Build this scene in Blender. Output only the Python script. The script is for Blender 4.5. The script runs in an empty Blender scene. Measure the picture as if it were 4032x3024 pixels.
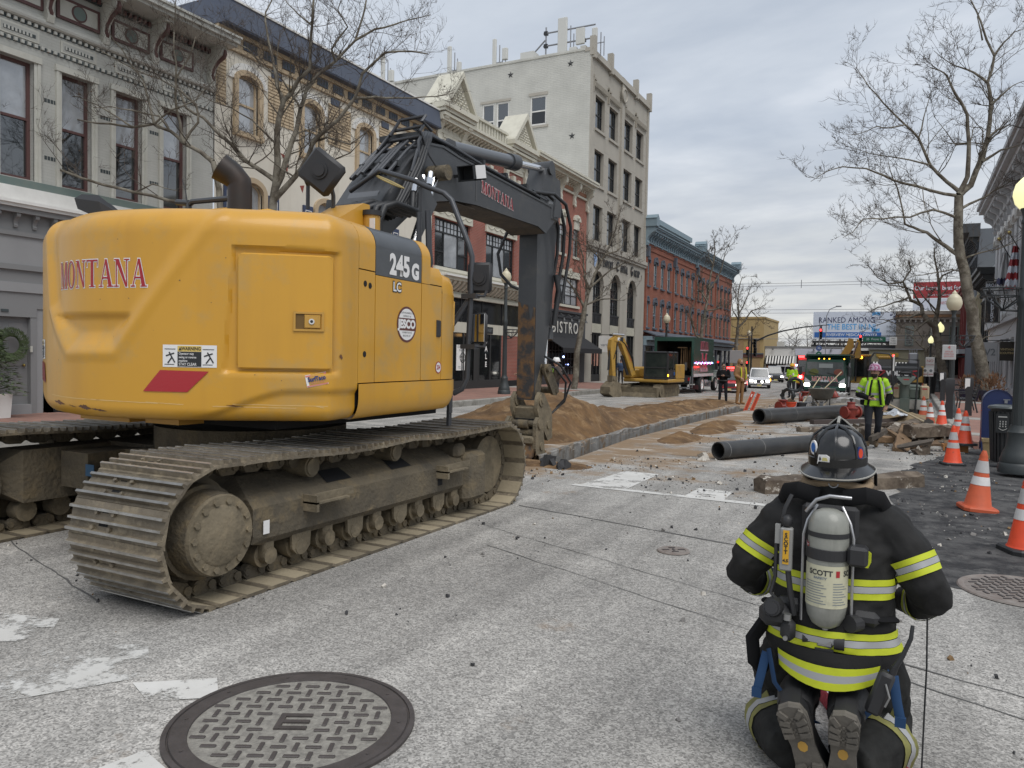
import bpy,bmesh,math,random
from math import sin,cos,pi,radians,sqrt,atan2,tan
from mathutils import Vector,Matrix,Euler,noise
from mathutils.bvhtree import BVHTree
TM,RM,DM=Matrix.Translation,Matrix.Rotation,Matrix.Diagonal
def sv(n,k,v):
 i=n.inputs[k];i.default_value=v
random.seed(7)
scene=bpy.context.scene
COL=scene.collection
# ------------------------------------------------------------------ camera
cam_data=bpy.data.cameras.new('camera')
cam=bpy.data.objects.new('camera',cam_data)
COL.objects.link(cam)
cam_data.sensor_fit='HORIZONTAL'
cam_data.sensor_width=36.0
cam_data.lens=27.036
cam_data.clip_start=0.05
cam_data.clip_end=4000
_yaw,_pitch,_roll=radians(27.3),radians(-2.1),radians(1.1)
_fw=Vector((-sin(_yaw)*cos(_pitch),cos(_yaw)*cos(_pitch),sin(_pitch)))
_r0=Vector((cos(_yaw),sin(_yaw),0))
_u0=_r0.cross(_fw)
_R=_r0*cos(_roll)+_u0*sin(_roll)
_U=_R.cross(_fw)
cam.matrix_world=Matrix(((_R.x,_U.x,-_fw.x,0),(_R.y,_U.y,-_fw.y,0),(_R.z,_U.z,-_fw.z,1.75),(0,0,0,1)))
scene.camera=cam
# ------------------------------------------------------------------ sky, sun, exposure
SUN_EL,SUN_AZ=radians(58),radians(128)
world=bpy.data.worlds.new('World')
scene.world=world
world.use_nodes=True
def build_world():
 nt=world.node_tree
 nt.nodes.clear()
 N=nt.nodes.new;L=nt.links.new
 out=N('ShaderNodeOutputWorld')
 sky=N('ShaderNodeTexSky');sky.sky_type='NISHITA';sky.sun_disc=False
 sky.sun_elevation=SUN_EL;sky.sun_rotation=SUN_AZ;sky.altitude=10
 bg1=N('ShaderNodeBackground');sv(bg1,'Strength',0.06)
 L(sky.outputs[0],bg1.inputs['Color'])
 tc=N('ShaderNodeTexCoord')
 sep=N('ShaderNodeSeparateXYZ');L(tc.outputs['Generated'],sep.inputs[0])
 zc=N('ShaderNodeMath');zc.operation='MAXIMUM';L(sep.outputs['Z'],zc.inputs[0]);sv(zc,1,0.0)
 za=N('ShaderNodeMath');za.operation='ADD';L(zc.outputs[0],za.inputs[0]);sv(za,1,0.16)
 dv=N('ShaderNodeVectorMath');dv.operation='DIVIDE'
 cmb=N('ShaderNodeCombineXYZ')
 for i in range(3):L(za.outputs[0],cmb.inputs[i])
 L(tc.outputs['Generated'],dv.inputs[0]);L(cmb.outputs[0],dv.inputs[1])
 mp=N('ShaderNodeMapping');L(dv.outputs[0],mp.inputs['Vector'])
 sv(mp,'Scale',(0.75,1.25,0.0))
 sv(mp,'Rotation',(0,0,radians(38)))
 sv(mp,'Location',(1.7,0.4,0))
 n1=N('ShaderNodeTexNoise');sv(n1,'Scale',1.25);sv(n1,'Detail',6)
 sv(n1,'Roughness',0.5);sv(n1,'Distortion',0.35)
 L(mp.outputs[0],n1.inputs['Vector'])
 n2=N('ShaderNodeTexNoise');sv(n2,'Scale',3.4);sv(n2,'Detail',7)
 sv(n2,'Roughness',0.55)
 L(mp.outputs[0],n2.inputs['Vector'])
 mx=N('ShaderNodeMath');mx.operation='MULTIPLY_ADD';L(n2.outputs['Fac'],mx.inputs[0]);sv(mx,1,0.34)
 L(n1.outputs['Fac'],mx.inputs[2])
 cr=N('ShaderNodeValToRGB');L(mx.outputs[0],cr.inputs[0])
 e=cr.color_ramp.elements
 e[0].position=0.46;e[0].color=(0.315,0.36,0.425,1)
 e[1].position=0.90;e[1].color=(0.56,0.585,0.625,1)
 a=e.new(0.60);a.color=(0.355,0.395,0.455,1)
 a=e.new(0.73);a.color=(0.425,0.462,0.515,1)
 hr=N('ShaderNodeValToRGB');L(zc.outputs[0],hr.inputs[0])
 h=hr.color_ramp.elements
 h[0].position=0.0;h[0].color=(1,1,1,1)
 h[1].position=0.27;h[1].color=(0,0,0,1)
 hm=N('ShaderNodeMath');hm.operation='MULTIPLY';L(hr.outputs[0],hm.inputs[0]);sv(hm,1,0.80)
 wr=N('ShaderNodeValToRGB');L(n2.outputs['Fac'],wr.inputs[0])
 w=wr.color_ramp.elements
 w[0].position=0.36;w[0].color=(0.42,0.415,0.41,1)
 w[1].position=0.62;w[1].color=(0.54,0.525,0.48,1)
 mix=N('ShaderNodeMix');mix.data_type='RGBA'
 L(hm.outputs[0],mix.inputs[0]);L(cr.outputs[0],mix.inputs[6]);L(wr.outputs[0],mix.inputs[7])
 bg2=N('ShaderNodeBackground');sv(bg2,'Strength',1.0)
 L(mix.outputs[2],bg2.inputs['Color'])
 ms=N('ShaderNodeMixShader');sv(ms,0,0.93)
 L(bg1.outputs[0],ms.inputs[1]);L(bg2.outputs[0],ms.inputs[2])
 L(ms.outputs[0],out.inputs['Surface'])
build_world()
sun_d=bpy.data.lights.new('sun','SUN');sun_d.energy=1.5;sun_d.angle=radians(45);sun_d.color=(1.0,0.97,0.93)
sun=bpy.data.objects.new('sun',sun_d);COL.objects.link(sun)
_sd=Vector((sin(SUN_AZ)*cos(SUN_EL),cos(SUN_AZ)*cos(SUN_EL),sin(SUN_EL)))
sun.rotation_euler=_sd.to_track_quat('Z','Y').to_euler()
sun.location=(0,0,40)
vs=scene.view_settings
scene.display_settings.display_device='sRGB'
vs.view_transform='Standard';vs.look='None';vs.exposure=0.62;vs.gamma=1.0
vs.use_curve_mapping=False
scene.render.engine='CYCLES'
scene.cycles.use_denoising=True
scene.cycles.max_bounces=6
scene.cycles.diffuse_bounces=3
scene.cycles.glossy_bounces=3
scene.cycles.transmission_bounces=4
scene.cycles.transparent_max_bounces=6
# ------------------------------------------------------------------ materials
MATS={}
def mat(name,col,rough=0.7,metal=0.0,var=None,scale=4.0,amt=0.5,bump=0.0,bscale=None,spec=None,dirt=None,dscale=1.2,dlo=0.5,dhi=0.65,emit=None,estr=0.0,coat=0.0,streak=None,alpha=None,trans=0.0,ior=None):
 """principled material: base colour, optional second colour by noise (var), optional patchy dirt colour, bump."""
 if name in MATS:return MATS[name]
 m=bpy.data.materials.new(name);m.use_nodes=True
 nt=m.node_tree;N=nt.nodes.new;L=nt.links.new
 p=nt.nodes['Principled BSDF']
 sv(p,'Base Color',(*col,1))
 sv(p,'Roughness',rough)
 sv(p,'Metallic',metal)
 if spec is not None:sv(p,'Specular IOR Level',spec)
 if ior is not None:sv(p,'IOR',ior)
 if coat:sv(p,'Coat Weight',coat);sv(p,'Coat Roughness',0.08)
 if trans:sv(p,'Transmission Weight',trans)
 if alpha is not None:sv(p,'Alpha',alpha)
 if emit:
  sv(p,'Emission Color',(*emit,1));sv(p,'Emission Strength',estr)
 src=None
 if var or dirt or bump or streak:
  tc=N('ShaderNodeTexCoord')
 if var:
  n=N('ShaderNodeTexNoise');sv(n,'Scale',scale);sv(n,'Detail',6)
  sv(n,'Roughness',0.65)
  L(tc.outputs['Object'],n.inputs['Vector'])
  r=N('ShaderNodeValToRGB');L(n.outputs['Fac'],r.inputs[0])
  r.color_ramp.elements[0].position=0.5-0.25*(1.3-amt);r.color_ramp.elements[0].color=(*col,1)
  r.color_ramp.elements[1].position=0.5+0.25*(1.3-amt);r.color_ramp.elements[1].color=(*var,1)
  src=r.outputs[0]
 if streak:
  mp=N('ShaderNodeMapping');L(tc.outputs['Object'],mp.inputs[0]);s=streak[1]
  sv(mp,'Scale',(s,s,s*0.09))
  n=N('ShaderNodeTexNoise');sv(n,'Scale',1);sv(n,'Detail',5)
  L(mp.outputs[0],n.inputs['Vector'])
  r=N('ShaderNodeMapRange');L(n.outputs['Fac'],r.inputs[0]);sv(r,1,0.5);sv(r,2,0.72)
  sv(r,4,streak[2])
  mx=N('ShaderNodeMix');mx.data_type='RGBA';L(r.outputs[0],mx.inputs[0])
  if src:L(src,mx.inputs[6])
  else:sv(mx,6,(*col,1))
  sv(mx,7,(*streak[0],1));src=mx.outputs[2]
 if dirt:
  n=N('ShaderNodeTexNoise');sv(n,'Scale',dscale);sv(n,'Detail',8)
  sv(n,'Roughness',0.7)
  L(tc.outputs['Object'],n.inputs['Vector'])
  r=N('ShaderNodeMapRange');L(n.outputs['Fac'],r.inputs[0]);sv(r,1,dlo);sv(r,2,dhi)
  mx=N('ShaderNodeMix');mx.data_type='RGBA';L(r.outputs[0],mx.inputs[0])
  if src:L(src,mx.inputs[6])
  else:sv(mx,6,(*col,1))
  sv(mx,7,(*dirt,1));src=mx.outputs[2]
 if src:L(src,p.inputs['Base Color'])
 if bump:
  n=N('ShaderNodeTexNoise');sv(n,'Scale',bscale or scale*3);sv(n,'Detail',5)
  L(tc.outputs['Object'],n.inputs['Vector'])
  b=N('ShaderNodeBump');sv(b,'Strength',min(1,bump));sv(b,'Distance',0.02)
  L(n.outputs['Fac'],b.inputs['Height']);L(b.outputs[0],p.inputs['Normal'])
 MATS[name]=m
 return m
def brick_mat(name,c1,c2,mortar,bw=0.21,bh=0.07,ms=0.012,bump=0.4,axis='XZ',rough=0.85,rot=0.0,lo=0.8):
 if name in MATS:return MATS[name]
 m=bpy.data.materials.new(name);m.use_nodes=True
 nt=m.node_tree;N=nt.nodes.new;L=nt.links.new
 p=nt.nodes['Principled BSDF'];sv(p,'Roughness',rough)
 tc=N('ShaderNodeTexCoord')
 if axis=='XZ':
  sp=N('ShaderNodeSeparateXYZ');L(tc.outputs['Object'],sp.inputs[0])
  ad=N('ShaderNodeMath');L(sp.outputs[0],ad.inputs[0]);L(sp.outputs[1],ad.inputs[1])
  cb=N('ShaderNodeCombineXYZ');L(ad.outputs[0],cb.inputs[0]);L(sp.outputs[2],cb.inputs[1])
  v=cb.outputs[0]
 else:
  mp=N('ShaderNodeMapping');sv(mp,'Rotation',(0,0,rot));L(tc.outputs['Object'],mp.inputs[0]);v=mp.outputs[0]
 b=N('ShaderNodeTexBrick');L(v,b.inputs['Vector'])
 sv(b,'Color1',(*c1,1));sv(b,'Color2',(*c2,1));sv(b,'Mortar',(*mortar,1))
 sv(b,'Scale',1);sv(b,'Mortar Size',ms)
 sv(b,'Brick Width',bw);sv(b,'Row Height',bh);sv(b,'Bias',-0.1)
 n=N('ShaderNodeTexNoise');sv(n,'Scale',0.9);sv(n,'Detail',7)
 L(tc.outputs['Object'],n.inputs['Vector'])
 r=N('ShaderNodeMapRange');L(n.outputs['Fac'],r.inputs[0]);sv(r,1,0.3);sv(r,2,0.7)
 sv(r,3,lo);sv(r,4,1.12)
 mx=N('ShaderNodeVectorMath');mx.operation='SCALE';L(b.outputs['Color'],mx.inputs[0]);L(r.outputs[0],mx.inputs['Scale'])
 L(mx.outputs[0],p.inputs['Base Color'])
 bp=N('ShaderNodeBump');sv(bp,'Strength',bump);sv(bp,'Distance',0.01);bp.invert=True
 L(b.outputs['Fac'],bp.inputs['Height']);L(bp.outputs[0],p.inputs['Normal'])
 MATS[name]=m
 return m
# ------------------------------------------------------------------ mesh builder
class MB:
 def __init__(s,m=None):
  s.V=[];s.F=[];s.I=[];s.mats=[];s.cur=0
  if m:s.m(m)
 def m(s,m):
  if m not in s.mats:s.mats.append(m)
  s.cur=s.mats.index(m);return s
 def add(s,vs,fs,M=None):
  b=len(s.V)
  for v in vs:
   v=Vector(v)
   s.V.append(M@v if M else v)
  for f in fs:
   s.F.append([b+i for i in f]);s.I.append(s.cur)
  return s
 def box(s,a,b,M=None,bev=0.0):
  x0,y0,z0=[min(a[i],b[i])for i in range(3)];x1,y1,z1=[max(a[i],b[i])for i in range(3)]
  if bev<=0:
   vs=[(x,y,z)for z in(z0,z1)for y in(y0,y1)for x in(x0,x1)]
   return s.add(vs,[(0,2,3,1),(4,5,7,6),(0,1,5,4),(2,6,7,3),(0,4,6,2),(1,3,7,5)],M)
  bv=min(bev,(x1-x0)*.49,(y1-y0)*.49,(z1-z0)*.49)
  def ring(i,c,z):
   X0,X1,Y0,Y1=x0+i,x1-i,y0+i,y1-i
   return[(X0+c,Y0,z),(X1-c,Y0,z),(X1,Y0+c,z),(X1,Y1-c,z),(X1-c,Y1,z),(X0+c,Y1,z),(X0,Y1-c,z),(X0,Y0+c,z)]
  return s.loft([ring(bv,bv*.02,z0),ring(0,bv,z0+bv),ring(0,bv,z1-bv),ring(bv,bv*.02,z1)],M=M)
 def loft(s,rings,close=True,caps=True,M=None):
  n=len(rings[0]);vs=[v for r in rings for v in r];fs=[]
  for k in range(len(rings)-1):
   for i in range(n if close else n-1):
    j=(i+1)%n
    fs.append((k*n+i,k*n+j,(k+1)*n+j,(k+1)*n+i))
  if caps and close:
   fs.append(tuple(reversed(range(n))));fs.append(tuple((len(rings)-1)*n+i for i in range(n)))
  return s.add(vs,fs,M)
 def tube(s,pts,r,n=8,caps=True,M=None,sq=None):
  pts=[Vector(p)for p in pts]
  if not isinstance(r,(list,tuple)):r=[r]*len(pts)
  rings=[];up=None
  for i,p in enumerate(pts):
   if i==0:d=pts[1]-p
   elif i==len(pts)-1:d=p-pts[i-1]
   else:d=(pts[i+1]-p).normalized()+(p-pts[i-1]).normalized()
   if d.length<1e-9:d=Vector((0,0,1))
   d.normalize()
   if up is None:
    up=Vector((0,0,1))if abs(d.z)<0.9 else Vector((1,0,0))
   x=up.cross(d)
   if x.length<1e-6:x=Vector((1,0,0)).cross(d)
   x.normalize();y=d.cross(x).normalized();up=y
   rr=r[i]if isinstance(r[i],(list,tuple))else(r[i],r[i])
   rings.append([p+x*(rr[0]*cos(2*pi*k/n))+y*(rr[1]*sin(2*pi*k/n))for k in range(n)])
  return s.loft(rings,caps=caps,M=M)
 def cyl(s,a,b,r,r2=None,n=16,caps=True,M=None):
  return s.tube([a,b],[r,r if r2 is None else r2],n,caps,M)
 def lathe(s,prof,c=(0,0,0),n=20,M=None,caps=True):
  c=Vector(c)
  rings=[[c+Vector((r*cos(2*pi*k/n),r*sin(2*pi*k/n),z))for k in range(n)]for r,z in prof]
  return s.loft(rings,caps=caps,M=M)
 def sph(s,c,r,n=12,M=None):
  rx,ry,rz=r if isinstance(r,(list,tuple))else(r,r,r)
  c=Vector(c);h=max(4,n//2);rings=[]
  for i in range(h+1):
   t=-pi/2+pi*i/h;cc=max(cos(t),0.02)
   rings.append([c+Vector((rx*cc*cos(2*pi*k/n),ry*cc*sin(2*pi*k/n),rz*sin(t)))for k in range(n)])
  return s.loft(rings,M=M)
 def prism(s,poly,a,b,axis='y',M=None):
  """polygon extruded along an axis: 'y' -> poly in (x,z); 'x' -> (y,z); 'z' -> (x,y)"""
  def pt(p,t):
   return(p[0],t,p[1])if axis=='y' else((t,p[0],p[1])if axis=='x' else(p[0],p[1],t))
  n=len(poly)
  vs=[pt(p,a)for p in poly]+[pt(p,b)for p in poly]
  fs=[tuple(range(n)),tuple(reversed(range(n,2*n)))]+[(i,i+n,(i+1)%n+n,(i+1)%n)for i in range(n)]
  return s.add(vs,fs,M)
 def xf(s,M):
  s.V=[M@v for v in s.V];return s
 def quad(s,a,b,c,d,M=None):
  return s.add([a,b,c,d],[(0,1,2,3)],M)
 def mesh(s,name,smooth=None,fix=True):
  me=bpy.data.meshes.new(name)
  me.from_pydata([tuple(v)for v in s.V],[],s.F)
  for mm in s.mats:me.materials.append(mm)
  if s.I:me.polygons.foreach_set('material_index',s.I)
  if fix:bm=bmesh.new();bm.from_mesh(me);bmesh.ops.recalc_face_normals(bm,faces=bm.faces);bm.to_mesh(me);bm.free()
  if smooth is not None:
   me.polygons.foreach_set('use_smooth',[True]*len(me.polygons))
   me.set_sharp_from_angle(angle=radians(smooth))
  me.update()
  return me
 def build(s,name,parent=None,smooth=None,loc=None,fix=True):
  return link(name,s.mesh(name,smooth,fix),parent,loc)
STUFF={'dentils','vents','boss_work','modillions','paint_chips','scratch_marks','rim_studs','wall_joints','grousers','seed_balls','lugs','vent_slots','bolt_hole','label_print','rim_holes','grille_bars','festoons'}
def link(name,me,parent=None,loc=None,rot=None):
 o=bpy.data.objects.new(name,me);COL.objects.link(o)
 if name in STUFF:o['kind']='stuff'
 if parent:o.parent=parent
 if loc is not None:o.location=loc
 if rot is not None:o.rotation_euler=rot
 return o
def tag(o,label=None,cat=None,group=None,kind=None):
 if label:o['label']=label
 if cat:o['category']=cat
 if group:o['group']=group
 if kind:o['kind']=kind
 return o
def thing(name,label,cat,loc=(0,0,0),rz=0.0,group=None):
 o=bpy.data.objects.new(name,None);COL.objects.link(o);o.empty_display_size=0.2
 o.location=loc;o.rotation_euler=(0,0,rz)
 return tag(o,label,cat,group)
def children(o):return[c for c in COL.objects if c.parent==o]
KIDS={}
def copy_tree(o,parent=None):
 c=o.copy();COL.objects.link(c)
 if parent:c.parent=parent
 for ch in list(o.children):copy_tree(ch,c)
 return c
def dup(o,loc,rz=None,label=None,scale=None):
 c=copy_tree(o);c.location=loc
 if rz is not None:c.rotation_euler=(0,0,rz)
 if scale:c.scale=(scale,)*3 if not isinstance(scale,(tuple,list))else scale
 if label:c['label']=label
 return c
def vary(m):
 """shift and tone the pattern of a material from object to object"""
 nt=m.node_tree;N=nt.nodes.new;L=nt.links.new;oi=N('ShaderNodeObjectInfo');tc=N('ShaderNodeTexCoord');a=N('ShaderNodeVectorMath');a.operation='ADD'
 k=N('ShaderNodeMath');k.operation='MULTIPLY';L(oi.outputs['Random'],k.inputs[0]);sv(k,1,60.0)
 L(tc.outputs['Object'],a.inputs[0]);L(k.outputs[0],a.inputs[1])
 for n in list(nt.nodes):
  if n.type=='TEX_NOISE':L(a.outputs[0],n.inputs['Vector'])
 p=nt.nodes['Principled BSDF'];q=p.inputs['Base Color'];r=N('ShaderNodeMapRange');L(oi.outputs['Random'],r.inputs[0]);sv(r,3,.72);sv(r,4,1.22)
 v=N('ShaderNodeVectorMath');v.operation='SCALE';L(r.outputs[0],v.inputs['Scale'])
 if q.links:L(q.links[0].from_socket,v.inputs[0])
 else:sv(v,0,q.default_value[:3])
 L(v.outputs[0],q)
def text(name,s,size,loc,m,parent=None,align='CENTER',rz=0.0,ext=0.0,bold=0.0,sx=1.0,rx=pi/2,ry=0.0,space=1.0,shear=0.0):
 cu=bpy.data.curves.new(name,'FONT');cu.body=s;cu.size=size;cu.align_x=align;cu.align_y='CENTER'
 cu.extrude=ext;cu.offset=bold;cu.space_character=space;cu.shear=shear;cu.resolution_u=3
 t=bpy.data.objects.new(name,cu);COL.objects.link(t)
 dg=bpy.context.evaluated_depsgraph_get()
 me=bpy.data.meshes.new_from_object(t.evaluated_get(dg))
 bpy.data.objects.remove(t);bpy.data.curves.remove(cu)
 me.materials.clear();me.materials.append(m)
 o=link(name,me,parent,loc)
 o.rotation_euler=(RM(rz,3,'Z')@RM(ry,3,'Y')@RM(rx,3,'X')).to_euler()
 o.scale=(sx,1,1)
 return o
def _serif(ch):
 t,k,s=0.19,0.06,0.045
 R=lambda x0,z0,x1,z1:[(x0,z0),(x1,z0),(x1,z1),(x0,z1)]
 if ch=='M':
  return 1.0,[R(.08,0,.08+k,1),R(.78-.02,0,.78+t-.02,1),[(.06,1),(.06+t,1),(.54,0),(.44,0)],[(.46,0),(.52,0),(.84,1),(.76,1)],R(0,0,.24,s),R(.66,0,1.04,s),R(0,1-s,.2,1),R(.84,1-s,1.04,1)]
 if ch=='N':
  return .86,[R(.1,0,.1+k,1),R(.70,0,.70+k,1),[(.06,1),(.06+t+.03,1),(.77,0),(.66,0)],R(0,0,.27,s),R(0,1-s,.22,1),R(.58,1-s,.88,1)]
 if ch=='T':
  return .80,[R(.31,0,.31+t,1),R(0,.94,.8,1),R(.2,0,.6,s),[(0,1),(.05,1),(.04,.74),(0,.74)],[(.8,1),(.75,1),(.76,.74),(.8,.74)]]
 if ch=='A':
  return .86,[[(.40,1),(.46,1),(.14,0),(.08,0)],[(.38,1),(.50,1),(.82,0),(.82-t-.02,0)],R(.2,.3,.62,.36),R(0,0,.24,s),R(.54,0,.92,s)]
 if ch=='O':
  ps=[]
  n=24
  for i in range(n):
   a0,a1=2*pi*i/n,2*pi*(i+1)/n
   o=lambda a:(.41+.41*cos(a),.5+.52*sin(a));q=lambda a:(.41+.24*cos(a),.5+.46*sin(a))
   ps.append([o(a0),o(a1),q(a1),q(a0)])
  return .84,ps
 return .4,[]
def _grow(poly,e):
 n=len(poly);A=sum(poly[i][0]*poly[(i+1)%n][1]-poly[(i+1)%n][0]*poly[i][1]for i in range(n))
 if A<0:poly=poly[::-1]
 out=[]
 for i in range(n):
  p0,p1,p2=Vector(poly[i-1]),Vector(poly[i]),Vector(poly[(i+1)%n])
  a,b=(p1-p0).normalized(),(p2-p1).normalized()
  na,nb=Vector((a.y,-a.x)),Vector((b.y,-b.x))
  k=(na+nb);d=max(0.35,1+na.dot(nb));k=k*(e/d)
  out.append((p1.x+k.x,p1.y+k.y))
 return out
def stext(s,h,sx,fn,m,m2=None,edge=0.03,name='lettering',parent=None,gap=.1):
 """fn(u, v, lift) -> point; u runs along the word in metres, v up; m letters over a grown m2 outline"""
 x=0;items=[]
 for ch in s:
  w,ps=_serif(ch)
  if ch==' ':x+=.5
  items.append((x,ps));x+=w+gap
 W=(x-gap)*h*sx
 mb=MB();q=0
 for lift,e,mm in((0.0015,edge,m2),(0.0045,0,m)):
  if not mm:continue
  mb.m(mm)
  for x0,ps in items:
   for k,p in enumerate(ps):
    pp=_grow(p,e)if e else p
    vs=[fn((x0+a)*h*sx-W/2,(b-.5)*h,lift+0.00012*(k%9))for a,b in pp]
    mb.add(vs,[tuple(range(len(vs)))])
 return mb.build(name,parent)
# ================================================================== materials used in the place
k32=mat('asphalt',(.255,.245,.228),.92,var=(.375,.36,.335),scale=.3,amt=.8,dirt=(.19,.183,.172),dscale=.45,dlo=.5,dhi=.72,bump=.35,bscale=60)
def asphalt_detail(m,dusty):
 """coarse light and dark aggregate over the large patches, and soil dust"""
 nt=m.node_tree;N=nt.nodes.new;L=nt.links.new;p=nt.nodes['Principled BSDF']
 src=p.inputs['Base Color'].links[0].from_socket
 tc=N('ShaderNodeTexCoord')
 v=N('ShaderNodeTexVoronoi');sv(v,'Scale',105);L(tc.outputs['Object'],v.inputs['Vector'])
 sp=N('ShaderNodeSeparateColor');L(v.outputs['Color'],sp.inputs[0])
 r=N('ShaderNodeMapRange');L(sp.outputs[0],r.inputs[0]);sv(r,3,.52);sv(r,4,1.46)
 n=N('ShaderNodeTexNoise');sv(n,'Scale',17);sv(n,'Detail',4);L(tc.outputs['Object'],n.inputs['Vector'])
 r2=N('ShaderNodeMapRange');L(n.outputs['Fac'],r2.inputs[0]);sv(r2,1,.3);sv(r2,2,.7);sv(r2,3,.84);sv(r2,4,1.14)
 mp=N('ShaderNodeMapping');sv(mp,'Scale',(2.6,.1,1));L(tc.outputs['Object'],mp.inputs[0])
 n3=N('ShaderNodeTexNoise');sv(n3,'Scale',1);sv(n3,'Detail',6);L(mp.outputs[0],n3.inputs['Vector'])
 r3=N('ShaderNodeMapRange');L(n3.outputs['Fac'],r3.inputs[0]);sv(r3,1,.35);sv(r3,2,.65);sv(r3,3,.78);sv(r3,4,1.12)
 m1=N('ShaderNodeMath');m1.operation='MULTIPLY';L(r.outputs[0],m1.inputs[0]);L(r2.outputs[0],m1.inputs[1])
 m2=N('ShaderNodeMath');m2.operation='MULTIPLY';L(m1.outputs[0],m2.inputs[0]);L(r3.outputs[0],m2.inputs[1])
 sc=N('ShaderNodeVectorMath');sc.operation='SCALE';L(src,sc.inputs[0]);L(m2.outputs[0],sc.inputs['Scale'])
 out=sc.outputs[0]
 vc=N('ShaderNodeTexVoronoi');vc.feature='DISTANCE_TO_EDGE';sv(vc,'Scale',.33)
 nd=N('ShaderNodeTexNoise');sv(nd,'Scale',1.7);sv(nd,'Detail',5);L(tc.outputs['Object'],nd.inputs['Vector'])
 ad=N('ShaderNodeVectorMath');ad.operation='MULTIPLY_ADD';L(nd.outputs['Color'],ad.inputs[0]);sv(ad,1,(.5,.5,0));L(tc.outputs['Object'],ad.inputs[2])
 L(ad.outputs[0],vc.inputs['Vector'])
 rc=N('ShaderNodeMapRange');L(vc.outputs['Distance'],rc.inputs[0]);sv(rc,1,.0008);sv(rc,2,.003);sv(rc,3,.22);sv(rc,4,0)
 mc=N('ShaderNodeMix');mc.data_type='RGBA';L(rc.outputs[0],mc.inputs[0]);L(out,mc.inputs[6]);sv(mc,7,(.045,.045,.045,1))
 out=mc.outputs[2]
 sp2=N('ShaderNodeSeparateXYZ');L(tc.outputs['Object'],sp2.inputs[0])
 def mr(sock,a,b,c,d):
  q=N('ShaderNodeMapRange');L(sock,q.inputs[0]);sv(q,1,a);sv(q,2,b);sv(q,3,c);sv(q,4,d)
  return q.outputs[0]
 def ml(a,b):
  q=N('ShaderNodeMath');q.operation='MULTIPLY';L(a,q.inputs[0]);L(b,q.inputs[1]);return q.outputs[0]
 wx=ml(mr(sp2.outputs[0],-11,-8.0,0,1),mr(sp2.outputs[0],-4.6,-1.2,1,.15))
 wy=ml(mr(sp2.outputs[1],8.6,12.2,0,1),mr(sp2.outputs[1],34,46,1,0))
 ns=N('ShaderNodeTexNoise');sv(ns,'Scale',.8);sv(ns,'Detail',8);sv(ns,'Roughness',.7);L(tc.outputs['Object'],ns.inputs['Vector'])
 w=ml(wx,wy)
 a2=N('ShaderNodeMath');a2.operation='MULTIPLY_ADD';L(w,a2.inputs[0]);sv(a2,1,.27);L(ns.outputs['Fac'],a2.inputs[2])
 soil=mr(a2.outputs[0],.62,.76,0,.9)
 ms=N('ShaderNodeMix');ms.data_type='RGBA';L(soil,ms.inputs[0]);L(out,ms.inputs[6]);sv(ms,7,(.23,.15,.08,1))
 nw=N('ShaderNodeTexNoise');sv(nw,'Scale',1);sv(nw,'Detail',9);sv(nw,'Roughness',.75)
 mw=N('ShaderNodeMapping');sv(mw,'Scale',(.55,1.7,1));sv(mw,'Location',(3.3,1.2,0));L(tc.outputs['Object'],mw.inputs[0]);L(mw.outputs[0],nw.inputs['Vector'])
 a3=N('ShaderNodeMath');a3.operation='MULTIPLY_ADD';L(wy,a3.inputs[0]);sv(a3,1,.17);L(nw.outputs['Fac'],a3.inputs[2])
 slur=mr(a3.outputs[0],.70,.78,0,.75)
 m4=N('ShaderNodeMix');m4.data_type='RGBA';L(slur,m4.inputs[0]);L(ms.outputs[2],m4.inputs[6]);sv(m4,7,(.46,.43,.39,1))
 a5=N('ShaderNodeMath');a5.operation='MULTIPLY_ADD';L(wy,a5.inputs[0]);sv(a5,1,-.14);L(nw.outputs['Fac'],a5.inputs[2])
 blk=mr(a5.outputs[0],.21,.28,.8,0)
 m5=N('ShaderNodeMix');m5.data_type='RGBA';L(blk,m5.inputs[0]);L(m4.outputs[2],m5.inputs[6]);sv(m5,7,(.06,.057,.053,1))
 L(m5.outputs[2],p.inputs['Base Color'])
asphalt_detail(k32,True)
k3l=mat('fresh patch',(.036,.036,.038),.95,spec=.2,var=(.095,.093,.092),scale=3.2,amt=.9,dirt=(.17,.165,.158),dscale=3.5,dlo=.56,dhi=.70,bump=.9,bscale=34)
k0n=mat('concrete',(.36,.345,.315),.9,var=(.27,.26,.235),scale=2.5,bump=.25,bscale=30,dirt=(.2,.185,.16),dscale=1.4)
k1t=mat('kerb concrete',(.33,.315,.285),.9,var=(.24,.23,.205),scale=3,bump=.3,bscale=25,dirt=(.15,.14,.12),dscale=2)
k2h=mat('trench concrete',(.26,.25,.235),.9,var=(.15,.145,.135),scale=2.0,bump=.6,bscale=12,streak=((.12,.085,.05),4.0,1.0),dirt=(.16,.10,.05),dscale=1.6,dlo=.55,dhi=.62)
k30=brick_mat('brick pavers',(.30,.155,.115),(.235,.125,.10),(.19,.16,.14),.22,.11,.006,.3,'XY',.9)
k1r=mat('soil',(.165,.092,.038),.97,var=(.085,.047,.02),scale=1.9,amt=.8,bump=1.0,bscale=11,dirt=(.25,.16,.08),dscale=2.6,dlo=.52,dhi=.66)
k19=mat('road paint',(.62,.61,.585),.8,var=(.5,.49,.46),scale=3,bump=.15)
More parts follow.
